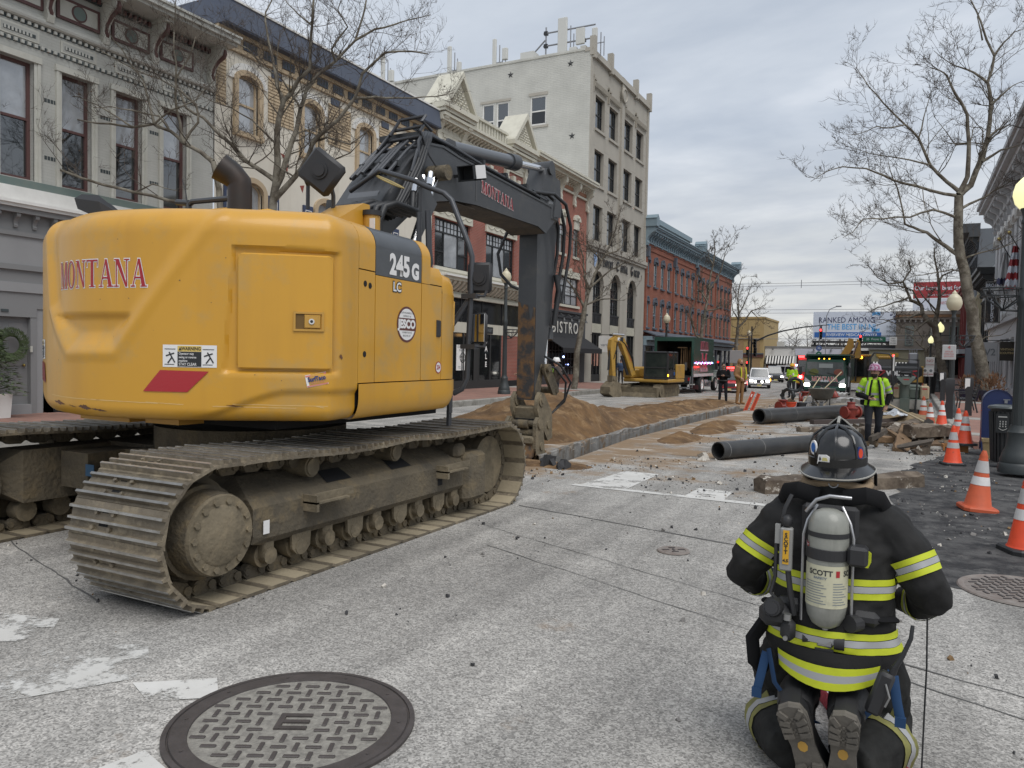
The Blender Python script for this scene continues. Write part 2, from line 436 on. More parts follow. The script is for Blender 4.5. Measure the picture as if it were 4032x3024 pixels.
def worn(m,sc,lo,hi):
 nt=m.node_tree;N=nt.nodes.new;L=nt.links.new;p=nt.nodes['Principled BSDF']
 tc=N('ShaderNodeTexCoord');n=N('ShaderNodeTexNoise');sv(n,'Scale',sc);sv(n,'Detail',9);sv(n,'Roughness',.78)
 L(tc.outputs['Object'],n.inputs['Vector'])
 r=N('ShaderNodeMapRange');L(n.outputs['Fac'],r.inputs[0]);sv(r,1,lo);sv(r,2,hi)
 L(r.outputs[0],p.inputs['Alpha'])
worn(k19,3.2,.40,.47)
k2u=mat('road paint worn',(.58,.575,.555),.8,var=(.48,.47,.44),scale=3,bump=.15);worn(k2u,1.7,.49,.56)
k00=mat('black iron',(.018,.020,.022),.45,var=(.03,.032,.033),scale=6,bump=.1)
k06=mat('black plastic',(.022,.022,.024),.55)
k0a=mat('dark void',(.008,.008,.009),.9)
k01=mat('window glass',(.02,.024,.026),.04,spec=.9,ior=1.9)
k0i=mat('window glass with blind and painted sky',(.40,.42,.44),.07,var=(.27,.285,.30),scale=2,spec=.9,ior=1.9)  # pale colour paints bright sky reflection into the panes, along with blinds
k0d=mat('dark glass',(.012,.013,.014),.05,spec=.8)
k08=mat('white paint',(.72,.71,.68),.6,var=(.62,.61,.58),scale=3)
k1c=mat('cast iron',(.095,.083,.080),.6,metal=.35,var=(.06,.053,.050),scale=9,bump=.2)
k2v=mat('bark',(.10,.085,.066),.95,var=(.22,.20,.16),scale=3.0,amt=.9,bump=.4,bscale=14,dirt=(.085,.07,.05),dscale=2.2,dlo=.5,dhi=.6)
k35=mat('twig',(.075,.06,.048),.95)
# ================================================================== ground with the open trench
RX0,RX1=-13.4,1.0
TR=[(-5.45,11.6),(-5.78,16.0),(-5.62,24.0),(-5.45,28.6)]
TRr=[(-5.05,11.75),(-5.36,16.0),(-5.2,24.0),(-5.0,28.6)]
def build_ground():
 mb=MB(k32)
 far=1500
 ys=[p[1]for p in TR]
 A=[(-far,-60),(far,-60),(far,11.6),(TRr[0][0],11.6+.15),(TR[0][0],11.6),(-far,11.6)]
 def q(*p):mb.add([(x,y,0)for x,y in p],[tuple(range(len(p)))])
 q((-far,-60),(far,-60),(far,11.6),(TRr[0][0],11.75),(TR[0][0],11.6),(-far,11.6))
 for i in range(3):
  a,b=TR[i],TR[i+1];q((-far,a[1]),a,b,(-far,b[1]))
  a,b=TRr[i],TRr[i+1];q(a,(far,a[1]if i else 11.6),(far,b[1]),b)
 q((-far,28.6),TR[3],TRr[3],(far,28.6),(far,far),(-far,far))
 g=mb.build('road');tag(g,kind='structure')
 t=MB(k2h)
 D=-.75
 for P in(TR,TRr):
  for i in range(3):
   n=8
   for k in range(n):
    f0,f1=k/n,(k+1)/n
    a=(P[i][0]+(P[i+1][0]-P[i][0])*f0,P[i][1]+(P[i+1][1]-P[i][1])*f0)
    b=(P[i][0]+(P[i+1][0]-P[i][0])*f1,P[i][1]+(P[i+1][1]-P[i][1])*f1)
    t.quad((a[0],a[1],D),(b[0],b[1],D),(b[0],b[1],0),(a[0],a[1],0))
 t.quad((TR[0][0],11.6,D),(TRr[0][0],11.75,D),(TRr[0][0],11.75,0),(TR[0][0],11.6,0))
 t.quad((TR[3][0],28.6,D),(TRr[3][0],28.6,D),(TRr[3][0],28.6,0),(TR[3][0],28.6,0))
 tag(t.build('trench_wall'),kind='structure')
 b=MB(k1r)
 for i in range(3):
  b.quad((TR[i][0],TR[i][1],D+.02),(TRr[i][0],TRr[i][1],D+.02),(TRr[i+1][0],TRr[i+1][1],D+.02),(TR[i+1][0],TR[i+1][1],D+.02))
 tag(b.build('trench_floor'),kind='structure')
 r=random.Random(3)
 lip=MB(k2h)
 for i in range(3):
  n=40 if i<2 else 20;row=[]
  for k in range(n+1):
   f0=k/n
   P=lambda f,o:(TR[i][0]+(TR[i+1][0]-TR[i][0])*f+o,TR[i][1]+(TR[i+1][1]-TR[i][1])*f)
   o=noise.noise(Vector((i*9,k*.35,1)))*.06+r.uniform(-.015,.015);h=.10+noise.noise(Vector((i*9,k*.3,5)))*.07+r.uniform(-.012,.012);w=.25+r.uniform(-.08,.12)
   a,b_,c=P(f0,o),P(f0,o-.03),P(f0,o-w);row.append([(a[0],a[1],-.3),(a[0]+r.uniform(-.01,.015),a[1],h*.4),(a[0],a[1],h*.85),(b_[0],b_[1],h),(c[0],c[1],.003)])
  lip.loft(row,close=False)
 tag(lip.build('trench_edge'),kind='structure')
build_ground()
def build_pavements():
 L=MB(k30);L.box((-13.62,4,-.05),(-19.5,88,.2));tag(L.build('pavement_left'),kind='structure')
 R=MB(k30)
 R.box((1.24,18.6,-.05),(5.2,116,.15));tag(R.build('pavement_right'),kind='structure')
 r=random.Random(5)
 for nm,x0,x1,ya,yb,h in(('kerb_left',-13.62,-13.4,4,88,.2),('kerb_right',1.0,1.24,18.9,116,.17)):
  root=tag(MB(k1t).box((x0,ya,-.3),(x1,yb,-.05)).build(nm),kind='structure')
  y=ya;k=0
  while y<yb:
   l=min(2.4 if nm=='kerb_left' else 1.9,yb-y)
   if y<60:
    b=MB(k1t);e=r.uniform(-.008,.008)
    b.box((x0+e,y+.008,-.05),(x1+e,y+l-.008,h+r.uniform(-.006,.006)),bev=.025);b.build('kerb_stone',root)
   else:
    b=MB(k1t);b.box((x0,y,-.05),(x1,yb,h));b.build('kerb_stone',root);break
   y+=l
 c=MB(k0n)
 c.box((-13.63,33.5,.15),(-17.99,35.2,.206));c.box((-13.63,44.5,.15),(-17.98,56,.206));c.box((1.25,26,.1),(5.19,27,.156));c.box((1.25,37,.1),(5.19,38.4,.156))
 c.box((1.25,20.2,.1),(5.18,21.0,.156))
 tag(c.build('pavement_slabs'),kind='structure')
 p=MB(k3l)
 r=random.Random(9)
 edge=[(-.05,7.2),(1.0,6.5),(9,6.6),(9,18.55),(1.2,18.55),(.75,17.2),(.2,15.2),(-.1,13.6),(-.12,10.5)]
 pts=[]
 for i in range(len(edge)):
  a,b=edge[i],edge[(i+1)%len(edge)]
  for k in range(8):
   f=k/8;j=.07 if i in(0,8,7,6,5)else .0
   pts.append((a[0]+(b[0]-a[0])*f+r.uniform(-j,j),a[1]+(b[1]-a[1])*f+r.uniform(-j,j),.004))
 p.add(pts,[tuple(range(len(pts)))]);tag(p.build('fill_patch'),kind='structure')
 f=MB(k0n);f.box((-40,101.5,0),(-17,118,.14));f.box((-17,101.5,0),(30,118,.14));tag(f.build('pavement_far'),kind='structure')
build_pavements()
def build_marks():
 m=MB(k19)
 def strip(pts,z=.005):m.add([(x,y,z)for x,y in pts],[tuple(range(len(pts)))])
 strip([(-4.05,9.65),(-1.2,9.55),(-1.2,9.70),(-4.05,9.80)])
 strip([(-3.95,9.8),(-3.3,9.78),(-3.3,11.3),(-3.85,11.35)],.0052)
 strip([(-2.5,9.72),(-2.0,9.7),(-2.02,10.35),(-2.48,10.4)],.0052)
 strip([(-.85,9.55),(-.1,9.5),(-.1,9.95),(-.45,10.02),(-.5,9.72),(-.85,9.72)],.0054)
 strip([(-.5,8.25),(-.12,8.2),(-.12,8.34),(-.5,8.38)])
 tag(m.build('crosswalk_marking'),kind='structure')
 m2=MB(k2u)
 def strip2(pts,z=.005):m2.add([(x,y,z)for x,y in pts],[tuple(range(len(pts)))])
 strip2([(-4.9,1.55),(-4.4,1.6),(-3.85,2.25),(-3.55,2.72),(-3.95,3.02),(-4.5,2.62),(-5.3,2.05)])
 strip2([(-6.3,2.5),(-5.2,2.3),(-4.5,2.75),(-4.8,3.02),(-5.6,2.8)],.0054)
 tag(m2.build('worn_marking'),kind='structure')
 m3=MB(k19)
 def s3(pts,z=.0056):m3.add([(x,y,z)for x,y in pts],[tuple(range(len(pts)))])
 s3([(-3.55,2.62),(-3.30,2.52),(-3.03,2.72),(-3.22,2.88)]);s3([(-2.05,2.05),(-1.72,2.0),(-1.72,2.28),(-1.95,2.32)])
 s3([(-2.95,1.95),(-2.6,1.9),(-2.6,2.12),(-2.9,2.2)])
 tag(m3.build('stop_line_marking'),kind='structure')
 t=MB(mat('tar seam',(.10,.098,.094),.9))
 def seam(a,b,w=.012,seed=0,z=.0042):
  r=random.Random(seed);n=24;d=(Vector(b)-Vector(a));nn=Vector((-d.y,d.x)).normalized();L=[];R_=[]
  for i in range(n+1):
   p=Vector(a)+d*(i/n)+nn*r.uniform(-.012,.012);ww=w*r.uniform(.3,.95)
   L.append((p.x+nn.x*ww,p.y+nn.y*ww,z));R_.append((p.x-nn.x*ww,p.y-nn.y*ww,z))
  for i in range(n):t.quad(L[i],L[i+1],R_[i+1],R_[i])
 seam((-9,4.6),(-4.9,3.35),.01,1);seam((-9,3.6),(-5.25,2.9),.01,2)
 seam((-4.0,8.0),(-.6,7.2),.02,3);seam((-3.4,6.15),(2.0,3.9),.006,5)
 seam((-.12,10.6),(-.02,7.1),.02,6);seam((-3.9,6.9),(-.3,5.4),.006,7);seam((.0,5.0),(4,3.6),.01,8);seam((-8.5,17.5),(-13.3,30),.015,9)
 seam((-5.2,28.6),(-3.2,36),.06,10)
 tag(t.build('road_seams'),kind='structure')
build_marks()
# ================================================================== helpers for facades (x along the wall, -y out to the street, z up)
def wholes(mb,x0,x1,z0,z1,holes,y=0.0,dep=.28):
 xs=sorted({x0,x1,*[h[0]for h in holes],*[h[1]for h in holes]});zs=sorted({z0,z1,*[h[2]for h in holes],*[h[3]for h in holes]})
 xs=[x for x in xs if x0<=x<=x1];zs=[z for z in zs if z0<=z<=z1]
 for i in range(len(xs)-1):
  for j in range(len(zs)-1):
   cx,cz=(xs[i]+xs[i+1])/2,(zs[j]+zs[j+1])/2
   if any(h[0]<cx<h[1]and h[2]<cz<h[3]for h in holes):continue
   mb.quad((xs[i],y,zs[j]),(xs[i+1],y,zs[j]),(xs[i+1],y,zs[j+1]),(xs[i],y,zs[j+1]))
 for a,b,c,d in holes:
  mb.quad((a,y,c),(a,y,d),(a,y+dep,d),(a,y+dep,c));mb.quad((b,y,c),(b,y,d),(b,y+dep,d),(b,y+dep,c))
  mb.quad((a,y,d),(b,y,d),(b,y+dep,d),(a,y+dep,d));mb.quad((a,y,c),(b,y,c),(b,y+dep,c),(a,y+dep,c))
def window(root,x0,x1,z0,z1,y,fm,gms,fw=.07,rails=(.5,),mull=(),bars=None,name='window',M=None):
 """frame with rails and mullions; one pane per sash as a sub-part"""
 f=MB(fm);d=.09
 f.box((x0,y,z0),(x0+fw,y+d,z1));f.box((x1-fw,y,z0),(x1,y+d,z1))
 f.box((x0+fw,y,z0),(x1-fw,y+d,z0+fw));f.box((x0+fw,y,z1-fw),(x1-fw,y+d,z1))
 zz=[z0]+[z0+(z1-z0)*q for q in rails]+[z1];xx=[x0]+[x0+(x1-x0)*q for q in mull]+[x1]
 for z in zz[1:-1]:f.box((x0+fw,y+.004,z-fw*.4),(x1-fw,y+d,z+fw*.4))
 for x in xx[1:-1]:f.box((x-fw*.4,y+.006,z0+fw),(x+fw*.4,y+d,z1-fw))
 if bars:
  for(xa,xb,za,zb,nx,nz,w)in bars:
   for k in range(1,nx):xk=xa+(xb-xa)*k/nx;f.box((xk-w,y+.02,za),(xk+w,y+.05,zb))
   for k in range(1,nz):zk=za+(zb-za)*k/nz;f.box((xa,y+.022,zk-w),(xb,y+.052,zk+w))
 if M:f.xf(M)
 fo=f.build(name,root)
 k=0
 for j in range(len(zz)-1):
  for i in range(len(xx)-1):
   g=gms[k%len(gms)]if isinstance(gms,(list,tuple))else gms;k+=1
   p=MB(g);p.box((xx[i]+fw*.4,y+.045,zz[j]+fw*.4),(xx[i+1]-fw*.4,y+.06,zz[j+1]-fw*.4))
   if M:p.xf(M)
   p.build('pane',fo)
 return fo
def facade(name,label,cat,X,Y,rz,group=None):
 return thing(name,label,cat,(X,Y,0),rz,group)
LEFT,RIGHT,FAR=pi/2,-pi/2,0.0
def cornice(mb,x0,x1,steps,y=0):
 """steps: (z0, z1, projection)"""
 for z0,z1,p in steps:mb.box((x0,y-p,z0),(x1,y+.05,z1))
def scroll(mb,x,w,z0,z1,out,y=0):
 """S-shaped bracket profile extruded across w"""
 h=z1-z0;P=[]
 prof=[(0,0),(.25,.02),(.32,.16),(.22,.30),(.30,.45),(.55,.62),(.92,.74),(1.0,.86),(.94,1.0),(0,1.0)]
 mb.prism([(y-p*out,z0+q*h)for p,q in prof],x-w/2,x+w/2,'x')
def stars5(r,R_):return[((R_ if k%2==0 else r)*sin(k*pi/5),(R_ if k%2==0 else r)*cos(k*pi/5))for k in range(10)]
# ================================================================== LEFT SIDE BUILDINGS
# ---- grey Victorian shop building
k2w=brick_mat('grey painted brick',(.43,.43,.40),(.415,.415,.385),(.385,.385,.355),.21,.07,.006,.25,'XZ',.8)
k0k=mat('grey trim',(.48,.48,.445),.7,var=(.42,.42,.385),scale=3)
k14=mat('pale trim',(.52,.52,.47),.7,var=(.44,.43,.38),scale=4,streak=((.25,.23,.19),3,.4))
k17=mat('maroon trim',(.10,.048,.045),.6)
k13=mat('slate green trim',(.115,.165,.155),.7,var=(.16,.19,.17),scale=3)
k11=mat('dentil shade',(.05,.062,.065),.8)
k0h=mat('pale grey board',(.27,.27,.272),.75,var=(.245,.245,.247),scale=1.5)
k0u=mat('mid grey board',(.20,.20,.20),.75)
def grey_building():
 Y0=7.6;b=facade('shop_building','grey painted brick shop building with maroon sash windows and scrolled eave brackets','building',-18,Y0,LEFT)
 W=15.85-Y0
 wins=[(10.0+1.392*k-Y0,10.75+1.392*k-Y0)for k in range(-1,4)]
 wins=[(a,c)for a,c in wins if a>.3]
 w=MB(k2w);holes=[(a,c,5.55,8.22)for a,c in wins]
 wholes(w,0,W,4.9,10.4,holes,dep=.3)
 w.quad((W,0,0),(W,14,0),(W,14,10.4),(W,0,10.4));w.quad((0,0,0),(0,14,0),(0,14,10.4),(0,0,10.4))
 w.build('wall',b)
 for a,c in wins:
  window(b,a,c,5.55,8.22,.14,k17,[k01,k0i],.075,(.52,))
  t=MB(k14)
  for k,(o,p)in enumerate(((0,.03),(.07,.055))):
   t.box((c+o,-p,5.5),(c+o+.07,.02,8.32));t.box((a-o-.07,-p,5.5),(a-o,.02,8.32))
  t.box((a-.16,-.075,8.22),(c+.16,.02,8.36));t.box((a,.1,5.5),(c,.3,5.55));t.build('casing',b)
 v=MB(k11)
 for i in range(len(wins)-1):
  x=(wins[i][1]+wins[i+1][0])/2+.06
  for z in(7.42,6.1):
   for k in range(4):v.box((x-.14+k*.075,-.004,z),(x-.08+k*.075,.02,z+.09))
 v.build('vents',b)
 for z in(8.56,9.02):
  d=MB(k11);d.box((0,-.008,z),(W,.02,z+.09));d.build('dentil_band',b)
  me=MB(k0k).box((0,-.06,.012),(.07,-.006,.085)).mesh('dentil')
  for k in range(int(W/.15)):link('dentil',me,b,(k*.15,0,z))
 for a,c in wins:
  p=MB(k14);x0,x1=a-.02,c+.12
  p.box((x0,-.03,8.68),(x1,.02,8.96));p.m(k2w);p.box((x0+.05,-.034,8.72),(x1-.05,-.029,8.92))
  p.m(k11);p.box((x0+.09,-.04,8.765),(x1-.09,-.03,8.845));p.m(k0k)
  for k in range(8):xx=x0+.1+k*(x1-x0-.24)/8;p.box((xx,-.052,8.77),(xx+.045,-.041,8.84))
  p.build('dentil_panel',b)
 r=MB(k0k);r.cyl((0,-.05,9.2),(W,-.05,9.2),.085,n=10);r.box((0,-.06,9.28),(W,.02,9.33));r.build('roll_moulding',b)
 for a,c in wins:
  p=MB(k17);x0,x1=a-.12,c+.2
  p.box((x0,-.05,9.46),(x1,.02,9.98));p.m(k14);p.box((x0+.07,-.056,9.53),(x1-.07,-.049,9.91))
  p.m(k17);cx=(x0+x1)/2;p.cyl((cx,-.075,9.72),(cx,-.05,9.72),.19,n=20);p.m(k13);p.cyl((cx,-.08,9.72),(cx,-.07,9.72),.155,n=20)
  p.build('frieze_panel',b)
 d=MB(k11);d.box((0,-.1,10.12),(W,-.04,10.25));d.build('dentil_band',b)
 d=MB(k17)
 for k in range(int(W/.14)):d.box((k*.14,-.17,10.13),(k*.14+.07,-.1,10.24))
 d.build('dentils',b)
 for i in range(len(wins)):
  x=wins[i][0]-.34
  s=MB(k14);scroll(s,x,.17,9.2,10.3,.62);s.box((x-.13,-.72,10.2),(x+.13,0,10.3));s.m(k17);scroll(s,x,.075,9.3,10.18,.68);s.build('bracket',b)
 x=W-.15;s=MB(k14);scroll(s,x,.17,9.2,10.3,.62);s.m(k17);scroll(s,x,.075,9.3,10.18,.68);s.build('bracket',b)
 e=MB(k0k);e.box((-.1,-.85,10.3),(W+.1,.1,10.38));e.box((-.1,-.95,10.38),(W+.12,.1,10.5));e.box((-.1,-1.0,10.5),(W+.14,.1,10.56));e.build('eave',b)
 rf=MB(mat('white membrane',(.62,.63,.65),.5));rf.loft([[(0,-.9,10.56),(W,-.9,10.56),(W,0,10.9),(0,0,10.9)],[(0,-.9,10.58),(W,-.9,10.58),(W,.02,11.0),(0,.02,11.0)]])
 rf.box((0,0,10.4),(W,14,10.98));rf.build('roof',b)
 ch=MB(brick_mat('chimney brick',(.24,.085,.06),(.2,.07,.05),(.2,.16,.14)));ch.box((4.6,.7,10.9),(5.3,1.3,11.7));ch.build('chimney',b)
 g=MB(k13);g.box((0,-.06,5.34),(W,.02,5.52));g.build('sill_band',b)
 g=MB(k08);g.box((0,-.1,5.0),(W,.02,5.34));g.box((0,-.32,4.93),(W,.02,5.0));g.box((0,-.26,4.86),(W,.02,4.93));g.build('fascia',b)
 g=MB(k0u);g.box((0,-.2,4.74),(W,.05,4.86));g.box((0,.0,4.3),(W,.08,4.74))
 for k in range(int(W/.42)):scroll(g,.2+k*.42,.09,4.42,4.74,.17)
 g.build('shop_cornice',b)
 g=MB(k0h);g.box((0,-.02,3.6),(W,.06,4.28));g.m(k0u);g.box((0,-.07,4.24),(W,.05,4.34));g.box((0,-.05,3.48),(W,.05,3.6));g.box((0,.02,3.2),(W,.1,3.48));g.m(k0h);g.box((0,-.01,2.98),(W,.1,3.2));g.m(k0u);g.box((0,.03,2.62),(W,.12,2.98));g.build('sign_board',b)
 dx0,dx1=9.72-Y0,10.68-Y0
 f=MB(k0u);f.box((dx1,.03,.2),(dx1+.14,.2,2.62));f.box((dx0-.14,.03,.2),(dx0,.2,2.62));f.box((dx0-.14,.02,2.42),(dx1+.14,.2,2.66));f.m(k0h);f.box((dx1+.14,.06,.2),(dx1+.3,.2,2.62));f.box((dx0,0,.2),(dx1,.3,.42));f.build('door_frame',b)
 d=MB(k0u);d.box((dx0,.16,.42),(dx1,.22,2.42))
 d.m(mat('door panel',(.19,.185,.185),.6))
 for(xa,xb)in((.1,.42),(.54,.86)):
  for(za,zb)in((.62,1.15),(1.3,1.95),(2.05,2.3)):
   d.box((dx0+xa,.150,za),(dx0+xb,.162,zb),bev=.01)
 d.m(k11);d.box((dx0+.3,.0,2.52),(dx0+.46,.018,2.58))
 do=d.build('door',b)
 h=MB(mat('brass',(.55,.42,.14),.25,metal=1));h.sph((dx1-.1,.12,1.32),.035);h.cyl((dx1-.1,.16,1.32),(dx1-.1,.12,1.32),.015);h.build('handle',do)
 h=MB(k14);h.box((dx1-.02,.0,1.62),(dx1+.03,.03,1.76));h.build('bell',do)
 s=MB(k0u)
 for xa in(11.05-Y0,13.4-Y0):s.box((xa,0,.2),(xa+.25,.15,2.62))
 s.box((11.05-Y0,0,.2),(W,.15,.7));s.box((W-.25,0,.2),(W,.15,2.62));s.m(k0d);s.box((11.1-Y0,.08,.7),(W-.1,.1,2.62));s.box((0,.08,.2),(dx0-.15,.1,2.62));s.build('shop_window',b)
 return b
grey_building()
# ---- cream building with slate-blue parapet
k27=mat('cream stucco',(.66,.62,.535),.85,var=(.60,.56,.48),scale=1.2,bump=.12,bscale=18,streak=((.40,.35,.27),1.6,.35))
k0j=mat('tan trim',(.47,.365,.24),.75,var=(.41,.32,.21),scale=2)
k22=mat('slate blue metal',(.055,.068,.10),.55,var=(.075,.088,.12),scale=1.2)
k1y=mat('navy shutter',(.035,.05,.10),.6)
def arch_pts(x0,x1,zs,rise,n=10):
 c=(x0+x1)/2;h=(x1-x0)/2
 return[(c-h*cos(pi*k/n),zs+rise*sin(pi*k/n))for k in range(n+1)]
def arwin(b,x0,x1,z0,zs,rise,y,fm,gm,surround,sw=.16):
 """window with a segmental head: solid surround ring, frame, panes"""
 A=arch_pts(x0,x1,zs,rise);B=arch_pts(x0-sw,x1+sw,zs,rise+sw)
 s=MB(surround)
 for k in range(len(A)-1):
  s.prism([A[k],A[k+1],B[k+1],B[k]],-.09,.05,'y')
 s.box((x0-sw,-.09,z0),(x0,.05,zs));s.box((x1,-.09,z0),(x1+sw,.05,zs));s.box((x0-sw,-.14,z0-.14),(x1+sw,.05,z0));s.build('surround',b)
 f=MB(fm);w=.055;C=arch_pts(x0+w,x1-w,zs,max(.01,rise-w))
 for k in range(len(A)-1):f.prism([A[k],A[k+1],C[k+1],C[k]],y,y+.07,'y')
 f.box((x0,y,z0),(x0+w,y+.07,zs));f.box((x1-w,y,z0),(x1,y+.07,zs));f.box((x0+w,y,z0),(x1-w,y+.07,z0+w));zm=(z0+zs+rise)/2
 f.box((x0+w,y+.003,zm-.03),(x1-w,y+.07,zm+.03));fo=f.build('window',b)
 p=MB(gm[0]);p.box((x0+.02,y+.04,z0+.02),(x1-.02,y+.055,zm));p.build('pane',fo)
 p=MB(gm[1]);p.prism([(x0+.02,zm),(x1-.02,zm),(x1-.02,zs)]+[(q[0],q[1]-.02)for q in A[-2:0:-1]]+[(x0+.02,zs)],y+.04,y+.055,'y');p.build('pane',fo)
 return fo
def cream_building():
 Y0=15.9;W=11.36;b=facade('shop_building','cream stucco building with arched windows, tan clapboard panels and a slate blue parapet','building',-18,Y0,LEFT)
 xs=[16.72,19.5,22.35,25.1];xs=[(x-Y0,x-Y0+.82)for x in xs]
 low=[(16.9,17.75),(20.2,21.1),(23.3,24.2)];low=[(a-Y0,c-Y0)for a,c in low]
 w=MB(k27);wholes(w,0,W,.2,10.62,[(a,c,8.28,9.98)for a,c in xs]+[(a,c,5.0,6.85)for a,c in low],dep=.2)
 w.quad((0,0,10),(0,12,10),(0,12,11.6),(0,0,11.6));w.quad((W,0,0),(W,12,0),(W,12,11.6),(W,0,11.6));w.build('wall',b)
 for a,c in xs:
  arwin(b,a,c,8.28,9.78,.2,.08,k0j,[k0i,k0i],k0j)
  t=MB(k08)
  A=arch_pts(a-.16,c+.16,9.78,.36);B=arch_pts(a-.36,c+.36,9.78,.56)
  for k in range(len(A)-1):t.prism([A[k],A[k+1],B[k+1],B[k]],-.05,.03,'y')
  t.build('hood',b)
 for a,c in low:
  arwin(b,a,c,5.0,6.55,.3,.08,k0j,[k01,k0i],k0j)
  for x in(a-.68,c+.2):
   s=MB(k1y);s.box((x,-.07,4.95),(x+.46,.0,6.6),bev=.01);s.m(k08)
   for za,zb in((5.1,5.75),(5.9,6.45)):
    s.box((x+.08,-.075,za),(x+.38,-.069,zb));s.m(k1y);s.box((x+.11,-.08,za+.03),(x+.35,-.074,zb-.03));s.m(k08)
   s.build('shutter',b)
 for k in range(len(xs)):
  xa=xs[k][1]+.42;xb=(xs[k+1][0]-.42)if k+1<len(xs)else W-.05
  if k==0:spans=[(.02,xs[0][0]-.42),(xa,xb)]
  else:spans=[(xa,xb)]
  for a,c in spans:
   if c-a<.1:continue
   z=8.9;q=0
   while z<10.25:
    s=MB(k0j);s.add([(a,-.03,z),(c,-.03,z),(c,-.008,z+.1),(a,-.008,z+.1),(a,.0,z),(c,0,z)],[(0,1,2,3),(0,4,5,1)]);s.build('clapboard',b)
    z+=.1
 t=MB(k0j);t.box((0,-.1,10.55),(W,.05,10.66));t.box((0,-.14,10.98),(W,.05,11.12));t.box((0,-.06,10.66),(W,.05,10.98));t.build('frieze',b)
 for k in range(14):
  x=.2+k*.8
  g=MB(k22);g.box((x,-.1,10.70),(x+.52,-.058,10.95));g.build('vent',b)
  g=MB(k11)
  for q in range(4):g.box((x+.04+q*.125,-.106,10.72),(x+.1+q*.125,-.099,10.93))
  g.build('vent_slots',b)
 for k in range(len(xs)):
  x=xs[k][1]+.55
  g=MB(k22);g.box((x,-.05,10.28),(x+.42,.0,10.5));g.build('vent',b)
 p=MB(k22)
 n=9
 for k in range(n):
  xa,xb=W*k/n,W*(k+1)/n-.01
  p.loft([[(xa,-.42,11.14),(xb,-.42,11.14),(xb,-.2,11.14),(xa,-.2,11.14)],[(xa,-.3,11.86),(xb,-.3,11.86),(xb,-.1,11.86),(xa,-.1,11.86)]])
 p.box((0,-.4,11.1),(W,.0,11.14));p.loft([[(-.02,-.4,11.1),(-.02,2.5,11.1),(0,2.5,11.1),(0,-.4,11.1)],[(-.02,-.32,11.88),(-.02,2.5,11.88),(0,2.5,11.88),(0,-.32,11.88)]])
 p.m(k08);p.box((0,-.34,11.86),(W,-.05,11.92));p.build('parapet',b)
 r=MB(k08);r.box((0,0,10.6),(W,12,11.5));r.build('roof',b)
 g=MB(k27);g.box((0,-.35,4.1),(W,.02,4.4));g.m(k1y);g.box((0,-.1,3.1),(W,.0,4.1));g.build('shop_fascia',b)
 g=MB(k0d);g.box((.4,-.02,.7),(W-.4,-.005,3.1));g.m(k27)
 for x in(0.0,3.6,7.4,W-.42):g.box((x,-.12,.2),(x+.4,.0,3.1))
 g.build('shop_front',b)
 rp=MB(mat('bare red brick',(.25,.06,.045),.9));rp.prism([(2.62,8.05),(2.95,8.0),(2.92,7.5),(2.82,7.55),(2.75,7.9)],-.012,0,'y');rp.prism([(3.5,7.2),(3.7,7.25),(3.62,7.0)],-.012,0,'y');rp.build('bare_patch',b)
 for(x,z)in((3.3,7.1),):
  pass
 return b
cream_building()
# ---- red brick building with white pediments
k1d=brick_mat('red brick',(.31,.075,.05),(.255,.06,.042),(.30,.20,.165),.21,.072,.011,.5)
k09=mat('painted stone',(.59,.57,.48),.75,var=(.52,.50,.42),scale=3,streak=((.36,.33,.27),2.5,.35))
k0m=mat('black window frame',(.014,.015,.016),.5)
def pediment(b,x0,x1,zb,za,out):
 s=MB(k09);c=(x0+x1)/2
 s.prism([(x0+.2,zb),(x1-.2,zb),(c,za-.25)],-out+.12,.02,'y')
 for a,d in(((x0,zb),(c,za)),((x1,zb),(c,za))):
  dx,dz=d[0]-a[0],d[1]-a[1];L=sqrt(dx*dx+dz*dz);nx,nz=-dz/L*.24,dx/L*.24
  if nz>0:nx,nz=-nx,-nz
  s.prism([a,d,(d[0]+0*nx,d[1]-.3),(a[0]+nx*0+(c-a[0])*.16,a[1])],-out-.08,.6,'y')
 s.box((x0-.05,-out-.1,zb-.22),(x1+.05,.02,zb));s.box((x0,-out,zb-.36),(x1,.02,zb-.22));s.build('pediment',b)
 n=7
 q=MB(k09)
 for r in range(n):
  k=n-r
  for i in range(k):
   x=c+(i-(k-1)/2)*(x1-x0-.9)/n;z=zb+.12+r*(za-zb-.75)/n
   q.add([(x-.1,-out+.11,z),(x,-out+.11,z-.08),(x+.1,-out+.11,z),(x,-out+.11,z+.08),(x,-out+.02,z)],[(0,1,4),(1,2,4),(2,3,4),(3,0,4)])
 q.build('boss_work',b)
def corbels(b,x0,x1,z,step,out,h=.3,w=.14,name='corbel'):
 s=MB(k09);x=x0
 while x<x1:scroll(s,x,w,z-h,z,out);x+=step
 s.build(name,b)
